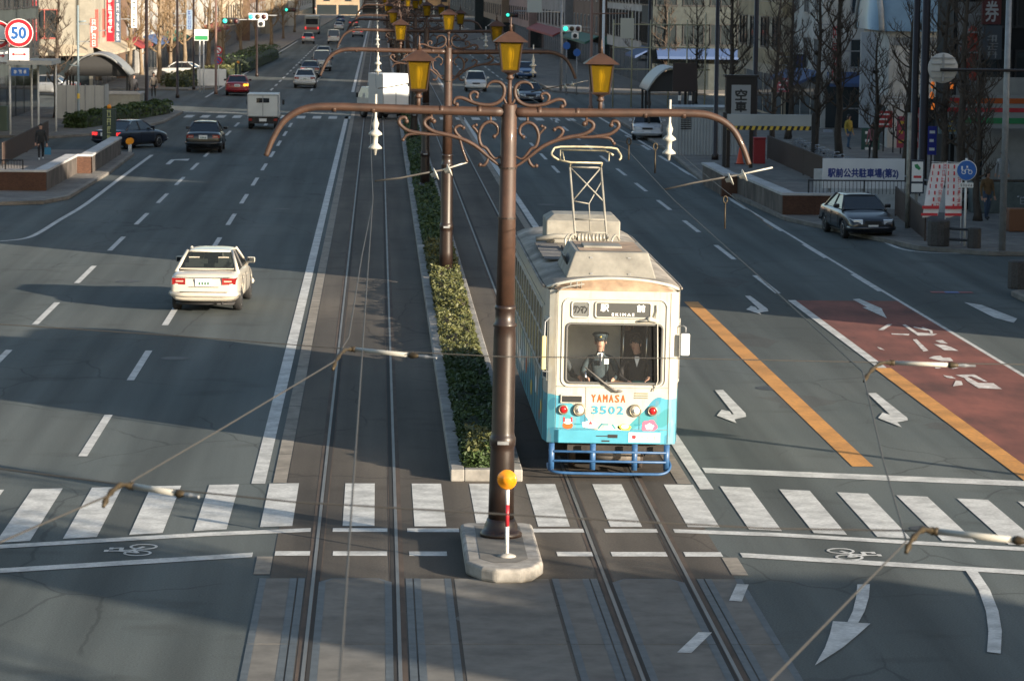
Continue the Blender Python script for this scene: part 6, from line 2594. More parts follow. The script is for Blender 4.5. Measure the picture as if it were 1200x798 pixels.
def signal(label, px, py, Y, s=1.0, extra=True, case=None, lit=True):
    q = GY(px, py, Y)
    root = thing('traffic_light', label, 'traffic light', (q.x, Y, q.z), 0, 'traffic lights at the far junction')
    case = case or M_WHITE
    b = MB()
    b.box(-.62 * s, .62 * s, -.1, .1, -.23 * s, .23 * s)
    b.build('housing', case, root, None, .1, 3)
    for k in range(3):
        b = MB()
        b.smooth = True
        b.lathe([(.155 * s, .0), (.155 * s, .03), (.01, .05)], ((-.40 + .40 * k) * s, -.10, 0), 14, axis='y')
        b.build('lamp', M_GREENON if (k == 0 and lit) else mat('unlit_amber_lamp', (.07, .045, .02), .3) if k == 1 else mat('unlit_red_lamp', (.07, .02, .02), .3), root)
    if extra:
        b = MB()
        b.box(-.02 * s, .44 * s, -.1, .1, -.66 * s, -.24 * s)
        e = b.build('arrow_housing', case, root, None, .08, 3)
        b = MB()
        b.lathe([(.14 * s, .0), (.14 * s, .03), (.01, .04)], (.21 * s, -.10, -.45 * s), 14, axis='y')
        b.build('arrow_lamp', M_PBLK, e)
    b = MB()
    b.smooth = True
    b.tube([(0, .1, .1), (1.2 * s, .3, .1)], .04, 6)
    b.build('bracket_arm', M_GREY, root)


signal('white cased horizontal traffic light lit green, on the left above the jam', 302, 20, 226, 1.15)
signal('green light in a dark case behind the white cased one on the left', 270, 25, 214, .95, False, M_DARK)
signal('distant green traffic light in a dark case above the jam', 340, 12, 300, .9, False, M_DARK)
signal('white cased traffic light with an arrow lamp below, on the right of the tramway', 670, 34, 226, 1.15)
signal('small green traffic light in a dark case on the long grey gantry arm', 600, 18, 262, .9, False, M_DARK)
gp = thing('signal_gantry', 'grey gantry post with two horizontal arms over the far right lanes', 'post', tuple(GY(657, 110, 232))[:2] + (.1,))
b = MB()
b.smooth = True
b.cyl((0, 0, 0), (0, 0, 7.3), .11, .09, 10)
b.build('shaft', M_GREY, gp)
for z in (7.0, 5.9):
    b = MB()
    b.smooth = True
    b.tube([(0, 0, z), (-3.6, 0, z + .05)], .05, 8)
    b.build('arm', M_GREY, gp)
b = MB()
b.box(-2.6, -1.5, -.05, .05, 5.85, 7.2)
b.build('sign_board', mat('grey_blue_board', (.26, .31, .33), .5), gp)
for px, py, lab in ((664, 54, 'higher of two blue round signs beside the gantry post'), (676, 62, 'lower of two blue round signs, on a pale post')):
    q = GY(px, py, 222)
    r_ = thing('blue_disc_sign', lab, 'road sign', (q.x, 222, .12), 0, 'blue round signs at the far right corner')
    b = MB()
    post(b, 0, 0, 0, q.z + .2, .04)
    b.build('post', M_GREY, r_)
    b = MB()
    b.lathe([(.01, .02), (.27, .02), (.27, 0), (.01, 0)], (0, -.05, q.z - .12), 18, axis='y')
    b.build('disc', MATS['sign_blue'], r_)

# ================================================================== left pavement: shelters, boxes, hedges
bsd = thing('bus_stop_shelter', 'slim white bus stop canopy on four posts at the left', 'shelter', (-17.9, 160, .13))
b = MB()
b.box(-1.0, 1.3, -2.2, 2.2, 3.55, 3.78)
b.build('roof', mat('canopy_white', (.42, .42, .40), .6), bsd)
for x, y in ((-.85, -2), (-.2, 2), (.45, -.8), (1.1, 1.6)):
    b = MB()
    post(b, x, y, 0, 3.56, .055)
    b.build('post', M_WHITE, bsd)
b = MB()
b.box(-.75, .15, -2.3, -2.2, 3.0, 3.4)
pl_ = b.build('stop_sign', MATS['sign_blue'], bsd)
b = MB()
text_on(b, '###', (-.3, -2.305, 3.2), (1, 0, 0), (0, 0, 1), .7, .2)
b.build('lettering', M_PWHI, pl_)
b = MB()
b.box(-.55, .55, -.4, .4, 0, 1.3)
o = b.build('utility_cabinet', mat('sage_green_steel', (.075, .11, .085), .6, dirt=.2), None, (-19.9, 162, .13), .03)
tag(o, 'sage green cabinet at the left edge beside the slim canopy posts', 'cabinet')
M_PANEL = mat('pale_grey_panel', (.40, .41, .40), .55, noise=.1, scale=2, dirt=.15, stretch=(8, 8, .2))
vp = thing('vent_enclosure', 'tall pale grey panelled enclosure under the arched roof on the left', 'enclosure', (-17.0, 177, .13))
b = MB()
for k in range(5):
    b.box(-1.35 + k * .54, -.83 + k * .54, -.05, .05, 0, 1.9)
b.box(1.28, 1.34, 0, 3, 0, 1.9)
b.box(-1.36, -1.30, 0, 3, 0, 1.9)
b.build('panels', M_PANEL, vp)
b = MB()
for k in range(6):
    b.box(-1.37 + k * .54, -1.31 + k * .54, -.07, .07, 0, 1.95)
b.build('posts_frame', M_GREY, vp)
vb = thing('vent_box', 'lower cream concrete box with an open top, right of the tall pale enclosure', 'enclosure', (-15.3, 182.5, .13))
b = MB()
b.box(-1.25, 1.25, 0, .12, 0, 1.2)
b.box(-1.25, -1.13, .125, 3, 0, 1.2)
b.box(1.13, 1.25, .125, 3, 0, 1.2)
b.box(-1.125, 1.125, 2.88, 3, 0, 1.2)
b.build('walls', mat('cream_concrete', (.36, .35, .30), .8, noise=.15, scale=3, dirt=.2), vb)
b = MB()
for z0, z1, y0, y1 in ((1.202, 1.3, -.06, .2), (1.203, 1.3, 2.8, 3.06)):
    b.box(-1.31, 1.31, y0, y1, z0, z1)
for x in (-1.31, 1.11):
    b.box(x, x + .2, .202, 2.79, 1.203, 1.299)
b.build('coping', M_COPE, vb)


def arch_shelter(label, x, y, w_, L, ze, zr, posts=True, m=None, face=None):
    root = thing('arched_shelter', label, 'shelter', (x, y, .13))
    b = MB()
    b.smooth = True
    out, inn = [], []
    n = 14
    rings = []
    for yy in (0, .01, L - .01, L):
        top = [(-w_ / 2 + w_ * k / n, yy, ze + (zr - ze) * math.sin(math.pi * k / n) ** .8) for k in range(n + 1)]
        bot = [(p[0] * .97, p[1], p[2] - .1) for p in top[::-1]]
        rings.append(top + bot)
    b.loft(rings)
    b.build('roof', m or mat('grey_arched_roof', (.20, .205, .205), .5, noise=.15, scale=2), root)
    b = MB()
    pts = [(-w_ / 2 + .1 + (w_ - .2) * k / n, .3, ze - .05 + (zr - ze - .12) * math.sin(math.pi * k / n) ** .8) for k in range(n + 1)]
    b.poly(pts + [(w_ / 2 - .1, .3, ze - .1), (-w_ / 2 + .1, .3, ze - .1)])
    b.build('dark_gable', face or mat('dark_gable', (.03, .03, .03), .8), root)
    for sx in (-1, 1):
        for yy in (.4, L / 2, L - .4):
            b = MB()
            b.box(sx * (w_ / 2 - .15) - .06, sx * (w_ / 2 - .15) + .06, yy - .06, yy + .06, 0, ze)
            b.build('post', M_DARK, root)
    return root


arch_shelter('arched grey roofed stair shelter with a dark gable on the left pavement', -16.9, 186, 3.9, 4.5, 2.25, 3.55)
arch_shelter('arched pale roof shelter with a dark mouth right of the brown board', 15.3, 160, 2.6, 5, 2.5, 3.7, m=mat('pale_arched_roof', (.36, .37, .37), .5))
HL = [((-16.2, 165.5), (-12.9, 186), .72, 1.2, 'dark hedge along the kerb in front of the cream box on the left', 2600, MATS['clipped_hedge_leaf']),
      ((-15.2, 232), (-12.6, 262), .9, 2.2, 'yellow green planted strip behind the red car', 1700, MATS['yellowing_hedge_leaf']),
      ((-12.8, 275), (-11.6, 330), 1.3, 2.4, 'dark hedge on the far left kerb beside the jam', 1200, MATS['clipped_hedge_leaf'])]
for (x0, y0), (x1, y1), h, w_, lab, n, lm in HL:
    r_ = thing('kerb_hedge', lab, 'hedge', (x0, y0, .12), math.atan2(-(x1 - x0), y1 - y0), 'hedges on the left pavement')
    L = math.hypot(x1 - x0, y1 - y0)
    b = MB()
    m_ = 14
    rings = []
    rr = random.Random(int(y0))
    for j in range(m_ + 1):
        f = .7 if j in (0, m_) else 1
        y = L * j / m_
        rings.append([(-w_ / 2 * f, y, 0), (w_ / 2 * f, y, 0), (w_ / 2 * f * .95, y, h * .6 * f), (w_ * .25, y, h * .88 * f + rr.gauss(0, .06)), (-w_ * .25, y, h * .88 * f + rr.gauss(0, .06)), (-w_ / 2 * .95 * f, y, h * .6 * f)])
    b.loft(rings)
    b.build('branches', mat('hedge_core', (.02, .03, .01), .9), r_)
    b = MB()
    leaves(b, -w_ / 2, w_ / 2, 0, L, .05, h, n, .13, int(y0), .5)
    b.build('foliage', lm, r_)

# green and white board on two posts, blue vertical sign, small signs
q = GY(236, 41, 222)
gb = thing('direction_board', 'white board with a green lower half on two white posts, left pavement', 'sign', (q.x, 222, .12))
b = MB()
for x in (-.12, .16):
    post(b, x, .05, 0, q.z, .05)
b.build('posts', M_WHITE, gb)
b = MB()
b.box(-.5, .5, -.03, .03, q.z - .55, q.z + .25)
bd = b.build('board', M_WHITE, gb)
b = MB()
b.box(-.46, .46, -.04, -.032, q.z - .5, q.z - .2)
b.build('green_field', M_PGRN, bd)
b = MB()
b.box(-1.1, 1.1, -.2, .2, 0, 1.25)
o = b.build('low_white_wall', M_WHITE, None, (-12.9 + .2, 236, .13), .02)
tag(o, 'short sunlit cream wall below the green and white board', 'wall')


def hanging_sign(label, px, py0, py1, Y, wpx, text, bgm, fgm, name='vertical_sign', support=True, facing=0.0):
    a, c = GY(px, py0, Y), GY(px, py1, Y)
    w_ = wpx * Y / 3600
    h = a.z - c.z
    root = thing(name, label, 'sign', (a.x, Y, c.z), facing, 'upright shop signs over the pavements')
    b = MB()
    b.box(-w_ / 2, w_ / 2, -.12, .12, 0, h)
    bd = b.build('sign_case', bgm, root)
    b = MB()
    vtext_on(b, text, (0, -.126, h / 2), (1, 0, 0), (0, 0, 1), w_ * .72, h * .96, w_ * .018)
    b.build('lettering', fgm, bd)
    for z in (.2 * h, .8 * h):
        b = MB()
        b.box(-w_ / 2 - .9, -w_ / 2, -.03, .03, z - .03, z + .03)
        b.build('bracket', M_GREY, root)
    return root


hanging_sign('bright red upright sign with white characters on the sunlit left buildings', 129, -14, 49, 214, 8.5, '###### ', mat('sign_bright_red', (.72, .015, .03), .45), M_PWHI)
hanging_sign('slate blue upright sign with pale characters right of the bright red one', 138, -20, 50, 222, 6, '######', mat('sign_slate', (.09, .12, .17), .5), M_PWHI)
hanging_sign('white upright sign with dark characters above a small blue panel, left buildings', 157, -18, 33, 236, 6.5, '####', M_WHITE, M_PBLK)
hanging_sign('red, white and blue parking sign on the cream building', 110, 22, 56, 200, 8.5, '#P##', mat('sign_dull_red', (.45, .12, .10), .5), M_PWHI)
hanging_sign('pale blue upright sign with dark characters beside a dark post', 222, 12, 35, 216, 6.5, '####', mat('sign_pale_blue', (.22, .30, .40), .5), M_PNAV)
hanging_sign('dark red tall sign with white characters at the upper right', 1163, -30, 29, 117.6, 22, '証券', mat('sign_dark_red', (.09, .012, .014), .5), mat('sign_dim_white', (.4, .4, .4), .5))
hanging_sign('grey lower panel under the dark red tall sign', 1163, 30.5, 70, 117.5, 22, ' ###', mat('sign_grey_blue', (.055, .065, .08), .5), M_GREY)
hanging_sign('white upright sign with orange bands and red and black characters on the right', 979, 12, 98, 168, 12, '　####', mat('sign_offwhite', (.36, .35, .33), .5), MATS['print_red'])
hanging_sign('tall blank white sign panel in a dark frame, left of the barrel roofed building', 1018, 38, 150, 146, 18, '   #', mat('sign_cool_white', (.40, .44, .48), .5), M_GREY)
hanging_sign('bright cream upright sign catching the sun between the right buildings', 826, -20, 44, 246, 7, '    ', mat('sign_cream', (.62, .55, .45), .5), M_GREY)
hanging_sign('small black square sign between two bare trees on the right', 937, 64, 80, 170, 15, '#', M_DARK, M_PNAV)

# right: brown box sign, brown board, shed, height bar, cone, red post
bx = thing('brown_box_sign', 'dark brown box sign with a white two character panel on the right', 'sign', tuple(GY(867, 150, 134))[:2] + (.13,))
b = MB()
b.box(-.66, .66, -.25, .25, 2.02, 3.95)
b.box(-.74, .74, -.3, .3, 3.952, 4.05)
cs = b.build('case', mat('dark_brown_case', (.022, .016, .014), .6), bx)
b = MB()
b.box(-.42, .42, -.262, -.252, 2.25, 3.62)
pn = b.build('panel', mat('panel_dim_white', (.36, .36, .36), .5), cs)
b = MB()
vtext_on(b, '空車', (0, -.266, 2.93), (1, 0, 0), (0, 0, 1), .5, 1.05, .018)
b.build('characters', M_PBLK, pn)
b = MB()
for x in (-.5, .5):
    b.box(x - .08, x + .08, -.08, .08, 0, 2.02)
b.build('legs_frame', M_BROWN2, bx)
bb = thing('brown_board', 'plain dark brown board on two white banded posts, right of the oncoming hatchback', 'board', tuple(GY(802, 130, 152))[:2] + (.13,))
b = MB()
b.box(-.6, .6, -.06, .06, 2.7, 4.1)
b.build('board', mat('dark_brown_board', (.030, .020, .019), .7), bb)
for x in (-.25, .28):
    b = MB()
    post(b, x, 0, 0, 2.7, .07)
    b.mi = 1
    for z in (1.2, 1.9, 2.4):
        b.lathe([(.075, z - .15), (.075, z + .1)], (x, 0, 0), 10)
    b.build('post', [M_DARK, M_WHITE], bb)
sh = thing('corrugated_shed', 'white corrugated shed beside the right ramp, behind the right arm of the near pole', 'shed', (15.45, 144, .13))
b = MB()
n = 40
front = [(-1.45 + 2.9 * k / n, -.03 * (k % 2), 0) for k in range(n + 1)]
b.loft([front, [(x, y, 2.15) for x, y, z in front]], cap=False, close=False)
b.box(-1.45, 1.45, .01, 2.6, 0, 2.15)
b.build('walls', mat('corrugated_white', (.40, .41, .41), .5, dirt=.2), sh)
b = MB()
b.box(-1.55, 1.55, -.1, 2.7, 2.152, 2.25)
b.build('roof', M_GREY, sh)
b = MB()
for k in range(6):
    b.box(-1.25, -.75, -.045, -.032, 1.2 + k * .1, 1.25 + k * .1)
b.build('louvre', M_DARK, sh)
hb = thing('height_bar', 'white height limit beam with a black and yellow striped lower edge at the right ramp', 'height bar', (16.2, 127, .13))
b = MB()
b.box(-1.75, 1.75, -.1, .1, 2.15, 2.62)
bm_ = b.build('beam', mat('beam_white', (.46, .47, .46), .5, dirt=.15), hb)
b = MB()
for k in range(28):
    b.mi = k % 2
    x0 = -1.75 + k * .125
    b.poly([(x0, -.106, 1.98), (x0 + .125, -.106, 1.98), (x0 + .125 + (.06 if k < 27 else 0), -.106, 2.145), (x0 + (.06 if k else 0), -.106, 2.145)])
    b.poly([(x0, -.100, 1.98), (x0 + .125, -.100, 1.98), (x0 + .125, .1, 1.98), (x0, .1, 1.98)])
b.build('warning_stripes', [M_PYEL, M_PBLK], bm_)
for x in (-1.85, 1.85):
    b = MB()
    b.box(x - .07, x + .07, -.07, .07, 0, 2.7)
    b.build('post', M_DARK, hb)
for px, py, lab, gp_ in ((867, 176, 'orange traffic cone behind the right ramp wall', None),):
    q = G(px, 196)
    tc = thing('traffic_cone', lab, 'cone', (q.x, q.y, .13))
    b = MB()
    b.smooth = True
    b.lathe([(.2, .03), (.17, .05), (.03, .75), (.01, .76)], (0, 0, 0), 14)
    b.build('cone', mat('cone_orange', (.70, .09, .03), .5), tc)
    b = MB()
    b.box(-.22, .22, -.22, .22, 0, .03)
    b.build('foot', M_BLACK, tc)
q = G(899, 200)
b = MB()
b.box(-.26, .26, -.2, .2, 0, 1.1)
b.box(-.29, .29, -.23, .23, 1.102, 1.18)
o = b.build('red_gate_machine', mat('machine_red', (.33, .02, .025), .5), None, (q.x, q.y + 3, .13), .02)
tag(o, 'dark red ticket machine at the foot of the brown slat fence', 'machine')
# pale yellow scaffold on the right
sf = thing('pipe_scaffold', 'pale yellow pipe scaffold frame in front of the right buildings', 'scaffold', tuple(GY(772, 110, 200))[:2] + (.13,))
for k in range(6):
    b = MB()
    x = -3 + k * 1.2
    post(b, x, 0, 0, 6.2 if k % 2 else 5.7, .045)
    b.build('upright', mat('scaffold_yellow', (.42, .38, .24), .5), sf)
for z in (2.5, 3.9, 5.4):
    b = MB()
    b.smooth = True
    b.tube([(-3.1, .05, z), (3.3, .05, z)], .045, 6)
    b.build('cross_tube', MATS['scaffold_yellow'], sf)
# ================================================================== buildings
M_WIN = M_DGLASS


def wallmat(nm, col, **k):
    return mat('facade_' + nm, col, .8, noise=k.get('noise', .15), scale=2.5, dirt=.25, dirt_scale=.4, bump=.05)


def building(label, x0, x1, y0, y1, h, m, cols=5, rows=3, sides='st', frame=M_GREY, shop=None, band=None, win=(1.5, 1.5), zfirst=3.6, fl=3.0, awn=None, sill=True, signs=()):
    """sides: s = end wall towards us, t = long wall towards the street"""
    cx = (x0 + x1) / 2
    root = thing('building', label, 'building', (cx, y0, 0), 0, 'buildings lining the street')
    X0, X1, D = x0 - cx, x1 - cx, y1 - y0
    street = X1 if cx < 0 else X0
    nx = 1 if cx < 0 else -1
    b = MB()
    b.box(X0, X1, 0, D, 0, h)
    w_ = b.build('wall', m, root)
    b = MB()
    b.box(X0 - .15, X1 + .15, -.15, D + .15, h + .003, h + .5)
    b.build('roof_parapet', frame, w_)
    walls = []
    if 's' in sides:
        walls.append(('s', X1 - X0))
    if 't' in sides:
        walls.append(('t', D))
    for sd_, Lw in walls:
        n = cols if sd_ == 't' else max(2, int(cols * Lw / D))
        ww = min(win[0], Lw / n * .78)
        for r_ in range(rows):
            z = zfirst + fl * r_
            if z > 10:
                break
            for k in range(n):
                c = (k + .5) * Lw / n
                b, f = MB(), MB()
                if sd_ == 's':
                    xx = X0 + c
                    b.box(xx - ww / 2, xx + ww / 2, -.02, .0, z, z + win[1])
                    for a0, a1, c0, c1 in ((xx - ww / 2 - .07, xx - ww / 2, z, z + win[1]), (xx + ww / 2, xx + ww / 2 + .07, z, z + win[1]), (xx - ww / 2 - .07, xx + ww / 2 + .07, z + win[1], z + win[1] + .07), (xx - ww / 2 - .12, xx + ww / 2 + .12, z - .1, z), (xx - .03, xx + .03, z, z + win[1])):
                        f.box(a0, a1, -.07, -.003, c0, c1)
                else:
                    xa, xb = sorted((street + nx * .001, street + nx * .02))
                    b.box(xa, xb, c - ww / 2, c + ww / 2, z, z + win[1])
                    xa, xb = sorted((street + nx * .002, street + nx * .08))
                    for a0, a1, c0, c1 in ((c - ww / 2 - .07, c - ww / 2, z, z + win[1]), (c + ww / 2, c + ww / 2 + .07, z, z + win[1]), (c - ww / 2 - .07, c + ww / 2 + .07, z + win[1], z + win[1] + .07), (c - ww / 2 - .12, c + ww / 2 + .12, z - .1, z), (c - .03, c + .03, z, z + win[1])):
                        f.box(xa, xb, a0, a1, c0, c1)
                wo = b.build('window', M_WIN, root)
                f.build('window_frame', frame, wo)
    if shop:
        for sd_, Lw in walls:
            n = max(2, int(Lw / 4))
            for k in range(n):
                a, c = k * Lw / n + .25, (k + 1) * Lw / n - .25
                b = MB()
                if sd_ == 's':
                    b.box(X0 + a, X0 + c, -.03, -.004, .15, 2.6)
                else:
                    xa, xb = sorted((street + nx * .004, street + nx * .03))
                    b.box(xa, xb, a, c, .15, 2.6)
                b.build('shop_window', M_WIN, root)
    if band is not None:
        for z in band[1]:
            b = MB()
            b.box(X0 - .06, X1 + .06, -.06, D + .06, z, z + band[2])
            b.build('facade_band', band[0], root)
    if awn is not None:
        b = MB()
        for sd_, Lw in walls:
            if sd_ == 't':
                xs = street
                b.add([(xs, .3, 3.3), (xs, D - .3, 3.3), (xs + nx * 1.3, D - .3, 2.7), (xs + nx * 1.3, .3, 2.7), (xs, .3, 3.22), (xs, D - .3, 3.22), (xs + nx * 1.3, D - .3, 2.5), (xs + nx * 1.3, .3, 2.5)], [(0, 1, 2, 3), (7, 6, 5, 4), (0, 3, 7, 4), (3, 2, 6, 7), (2, 1, 5, 6)])
            else:
                b.add([(X0 + .3, 0, 3.3), (X1 - .3, 0, 3.3), (X1 - .3, -1.2, 2.7), (X0 + .3, -1.2, 2.7), (X0 + .3, 0, 3.22), (X1 - .3, 0, 3.22), (X1 - .3, -1.2, 2.5), (X0 + .3, -1.2, 2.5)], [(3, 2, 1, 0), (4, 5, 6, 7), (4, 7, 3, 0), (7, 6, 2, 3), (6, 5, 1, 2)])
        b.build('awning', awn, root)
    return root


AW = [mat('awning_green', (.03, .12, .08), .7), mat('awning_red', (.25, .03, .03), .7), mat('awning_beige', (.4, .34, .25), .7), mat('awning_blue', (.05, .09, .2), .7)]
W1 = wallmat('cream', (.31, .285, .23))
W2 = wallmat('dark_glass', (.035, .045, .045), noise=.3)
W3 = wallmat('white', (.44, .43, .41))
W4 = wallmat('beige', (.48, .41, .31))
W5 = wallmat('brown', (.16, .10, .07))
W6 = wallmat('grey', (.27, .27, .27))
W7 = wallmat('tan', (.30, .22, .15))
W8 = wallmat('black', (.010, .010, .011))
W9 = wallmat('pale_grey', (.48, .475, .45))
# left side, near to far
building('dark glass fronted building at the far left edge behind the speed limit sign', -42, -21.0, 150, 192, 15, W2, 9, 3, 'st', M_DARK, True, zfirst=3.4, win=(3.6, 2.2))
building('sunlit cream building with a red window strip, left of the bright red sign', -42, -21.0, 228, 252, 15, W1, 4, 3, 'st', mat('brick_red_frame', (.35, .09, .07), .6), True, zfirst=3.8, win=(1.8, 2.0), awn=AW[2])
building('narrow brown building right of the bright red sign', -40, -20.6, 252.5, 266, 15, W5, 3, 3, 't', M_GREY, True, awn=AW[1])
building('narrow white building behind the sunlit bare trees', -40, -20.2, 266.5, 284, 15, W3, 3, 3, 't', M_GREY, True, awn=AW[3])
building('tan building with deep windows on the left', -40, -20, 284.5, 305, 14, W7, 4, 3, 't', M_DARK, True, awn=AW[0])
building('grey building far along the left side', -40, -19.6, 305.5, 335, 15, W6, 6, 3, 't', M_GREY, True, awn=AW[2])
building('white block farther along the left side', -40, -19, 336, 370, 14, W3, 6, 3, 't', M_DARK, True, awn=AW[1])
building('beige block above the far end of the jam, left', -40, -18.4, 371, 420, 15, W4, 8, 3, 't', M_DARK, True)
building('brown block above the far end of the jam, left', -40, -17.5, 421, 480, 15, W5, 8, 3, 't', M_GREY, True)
building('long cream block at the far left end of the street', -40, -16.6, 481, 570, 14, W1, 9, 3, 't', M_DARK, True)
building('last pale block on the left before the road ends', -40, -15.4, 572, 720, 15, W9, 10, 3, 't', M_DARK, True)
# closing the view
building('warm sunlit building closing the street, left part', -16, -5, 790, 815, 16, wallmat('warm', (.36, .27, .18)), 5, 4, 's', M_DARK, True)
building('pale building closing the street, middle part', -4.5, 12, 830, 850, 14, W3, 5, 4, 's', M_DARK, True)
building('orange tinted building closing the street, right of the middle', 12.5, 30, 800, 830, 15, wallmat('orange', (.36, .24, .13)), 5, 4, 's', M_DARK, True)
building('grey tower closing the street, far right', 31, 60, 780, 820, 15, W6, 5, 4, 's', M_DARK, True)
building('brick building closing the street, far left', -60, -17, 800, 830, 15, W5, 5, 4, 's', M_DARK, True)
# right side
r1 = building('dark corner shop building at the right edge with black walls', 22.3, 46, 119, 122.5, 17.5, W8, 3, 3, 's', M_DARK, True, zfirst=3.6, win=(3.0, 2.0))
building('pale narrow building with a grey end wall, right of the white sign', 25.0, 44, 173, 186, 14, W9, 3, 3, 'st', M_GREY, True, awn=AW[3])
building('building with beige bands and wide windows on the right', 24.6, 44, 187, 210, 14, W4, 4, 3, 'st', M_DARK, True, band=(wallmat('band_beige', (.42, .33, .2)), (3.2, 6.2), .9), zfirst=4.3, win=(3.6, 1.8))
building('dark low building with a blue fascia over the far right corner', 21.0, 44, 236, 246, 10, W2, 5, 3, 'st', M_DARK, True, awn=AW[3])
building('building with pale pilasters on the right', 21.5, 44, 247, 290, 14, W9, 12, 3, 'st', M_DARK, True, win=(1.7, 2.3))
building('brown building behind the right lantern', 20.8, 44, 291, 330, 14, W5, 7, 3, 'st', M_GREY, True, awn=AW[0])
building('grey building behind the traffic light on the right', 20, 44, 331, 390, 14, W6, 9, 3, 'st', M_DARK, True, awn=AW[1])
building('pinkish building far along the right side', 19, 44, 391, 450, 14, wallmat('pink', (.33, .24, .22)), 9, 3, 'st', M_DARK, True)
building('tan block far along the right side', 18, 44, 452, 530, 14, W7, 9, 3, 'st', M_DARK, True)
building('last dark block on the right before the road ends', 16.6, 44, 532, 720, 14, W2, 10, 3, 't', M_GREY, True)

b = MB()
b.box(-10.6, -4, -.14, -.06, .1, 4.6)
b.build('pale_shutter', W3, r1)
b = MB()
b.box(-11.7, -10.75, -.12, -.05, .1, 7.5)
b.build('grey_pier', W6, r1)

# barrel roofed white building
bv = thing('barrel_roofed_building', 'white building with a pale blue barrel roof behind the bare trees on the right', 'building', (25.3, 152, 0), R(-3))
b = MB()
b.box(0, 14, 0, 12, 0, 5.9)
b.build('wall', wallmat('barrel_white', (.60, .585, .55)), bv)
b = MB()
b.smooth = True
n = 16
rings = []
for x in [-.4 + .5 * k for k in range(31)]:
    q = .04 * (int(round((x + .4) / .5)) % 2)
    rings.append([(x, -.35 + 12.7 * k / n, 5.9 + (2.9 + q) * math.sin(math.pi * k / n) ** .62) for k in range(n + 1)])
b.loft(rings, cap=True, close=False)
b.build('barrel_roof', mat('pale_blue_metal_roof', (.20, .29, .35), .45, metal=.2, noise=.1, scale=2), bv)
b = MB()
b.poly([(-.02, 0 + 12 * k / n, 5.92 + 2.6 * math.sin(math.pi * k / n) ** .62) for k in range(n + 1)])
b.build('gable_wall', W9, bv)
b = MB()
b.smooth = True
b.tube([(-.42, -.35 + 12.7 * k / n, 5.9 + 2.95 * math.sin(math.pi * k / n) ** .62) for k in range(n + 1)], .14, 6)
b.build('gable_trim', W3, bv)
b = MB()
b.box(.2, 13.8, -.06, -.002, 5.2, 5.6)
b.build('gutter_band', M_GREY, bv)
for k in range(4):
    b = MB()
    b.box(1 + 3.2 * k, 3.4 + 3.2 * k, -.05, -.003, .2, 2.6)
    b.build('shop_window', M_WIN, bv)
for k in range(3):
    b = MB()
    b.box(-.05, -.003, 1.2 + 3.6 * k, 3.6 + 3.6 * k, .2, 2.6)
    b.build('shop_window', M_WIN, bv)

# occluders outside the frame cast the long afternoon shade; some are added to shape it
building('office block on the right corner, outside the picture', 23.2, 46, 62, 80, 13.5, W9, 4, 3, 'st', M_GREY, True)
building('unseen tower added for shade by the footbridge, outside the picture', 27.0, 29.5, 11.2, 13.0, 11.5, W6, 2, 2, 'st', M_GREY, False)  # added tower, placed and sized to shade the near tracks
building('unseen low block added for shade by the footbridge, outside the picture', 27.0, 31.6, 13.3, 17.7, 6.9, W6, 2, 1, 'st', M_GREY, False)  # added low block, keeps its extra shade to the right-hand side
building('unseen tall block added for shade behind the black corner shop, outside the picture', 33, 46, 123.5, 138, 17.5, W6, 4, 3, 't', M_GREY, True)  # added block, keeps the street beyond in shade
building('unseen tall block added for shade behind the barrel roofed building, outside the picture', 40, 52, 151, 172, 17, W6, 4, 3, 's', M_GREY, True)  # added block, shades the end wall of the pale narrow building
building('long block on the right behind the car park trees, outside the picture', 27.5, 46, 92, 118, 17.0, W6, 6, 3, 'st', M_DARK, True)

# shop front clutter on the right: convenience store fascia and lanterns
sf_ = thing('shop_fascia', 'white shop fascia with orange, green and red stripes and a large 7 at the right', 'sign', (23.0, 117.2, 2.7))
b = MB()
b.box(-1.3, 2.6, -.1, .1, 0, 1.25)
fc = b.build('board', mat('fascia_white', (.34, .34, .33), .5), sf_)
b = MB()
for k, z0 in enumerate((.95, .62, .18)):
    b.mi = k
    b.box(-1.28, 2.58, -.12, -.103, z0, z0 + (.2, .16, .22)[k])
b.build('stripes', [M_PORA, M_PRED, M_PGRN], fc)
b = MB()
text_on(b, '7', (-.85, -.13, .68), (1, 0, 0), (0, 0, 1), .55, .95)
b.build('numeral', M_PRED, fc)
for k, (px, py, lab) in enumerate(((1093, 100, 'uppermost of three small orange lanterns under the round sign back'), (1092, 112, 'middle of three small orange lanterns under the round sign back'), (1093, 125, 'lowest of three small orange lanterns under the round sign back'), (1115, 101, 'single small orange lantern right of the row of three'))):
    q = GY(px, py, 116.6)
    b = MB()
    b.smooth = True
    b.lathe([(.02, -.13), (.06, -.11), (.08, 0), (.06, .11), (.02, .13)], (0, 0, 0), 10)
    o = b.build('paper_lantern', mat('lit_orange_lantern', (.8, .2, .03), .6, emit=.2), None, q)
    tag(o, lab, 'lantern', 'small orange lanterns')
# red decoration on the dark wall (plain irregular ornament)
q = GY(1138, 62, 117.8)
b = MB()
b.smooth = True
for (dx, dz, rx, rz) in ((.05, .75, .2, .28), (-.05, .35, .22, .3), (-.22, .1, .22, .2), (.1, -.05, .25, .3), (.02, -.4, .22, .35), (-.25, -.5, .2, .18), (.12, -.8, .2, .3), (.18, .4, .12, .2)):
    b.ball((dx, 0, dz), (rx, .12, rz), 10, 8)
o = b.build('red_ornament', mat('ornament_red', (.33, .05, .03), .6, noise=.4, scale=6), None, q)
tag(o, 'tall irregular red ornament on the black wall at the upper right', 'ornament')

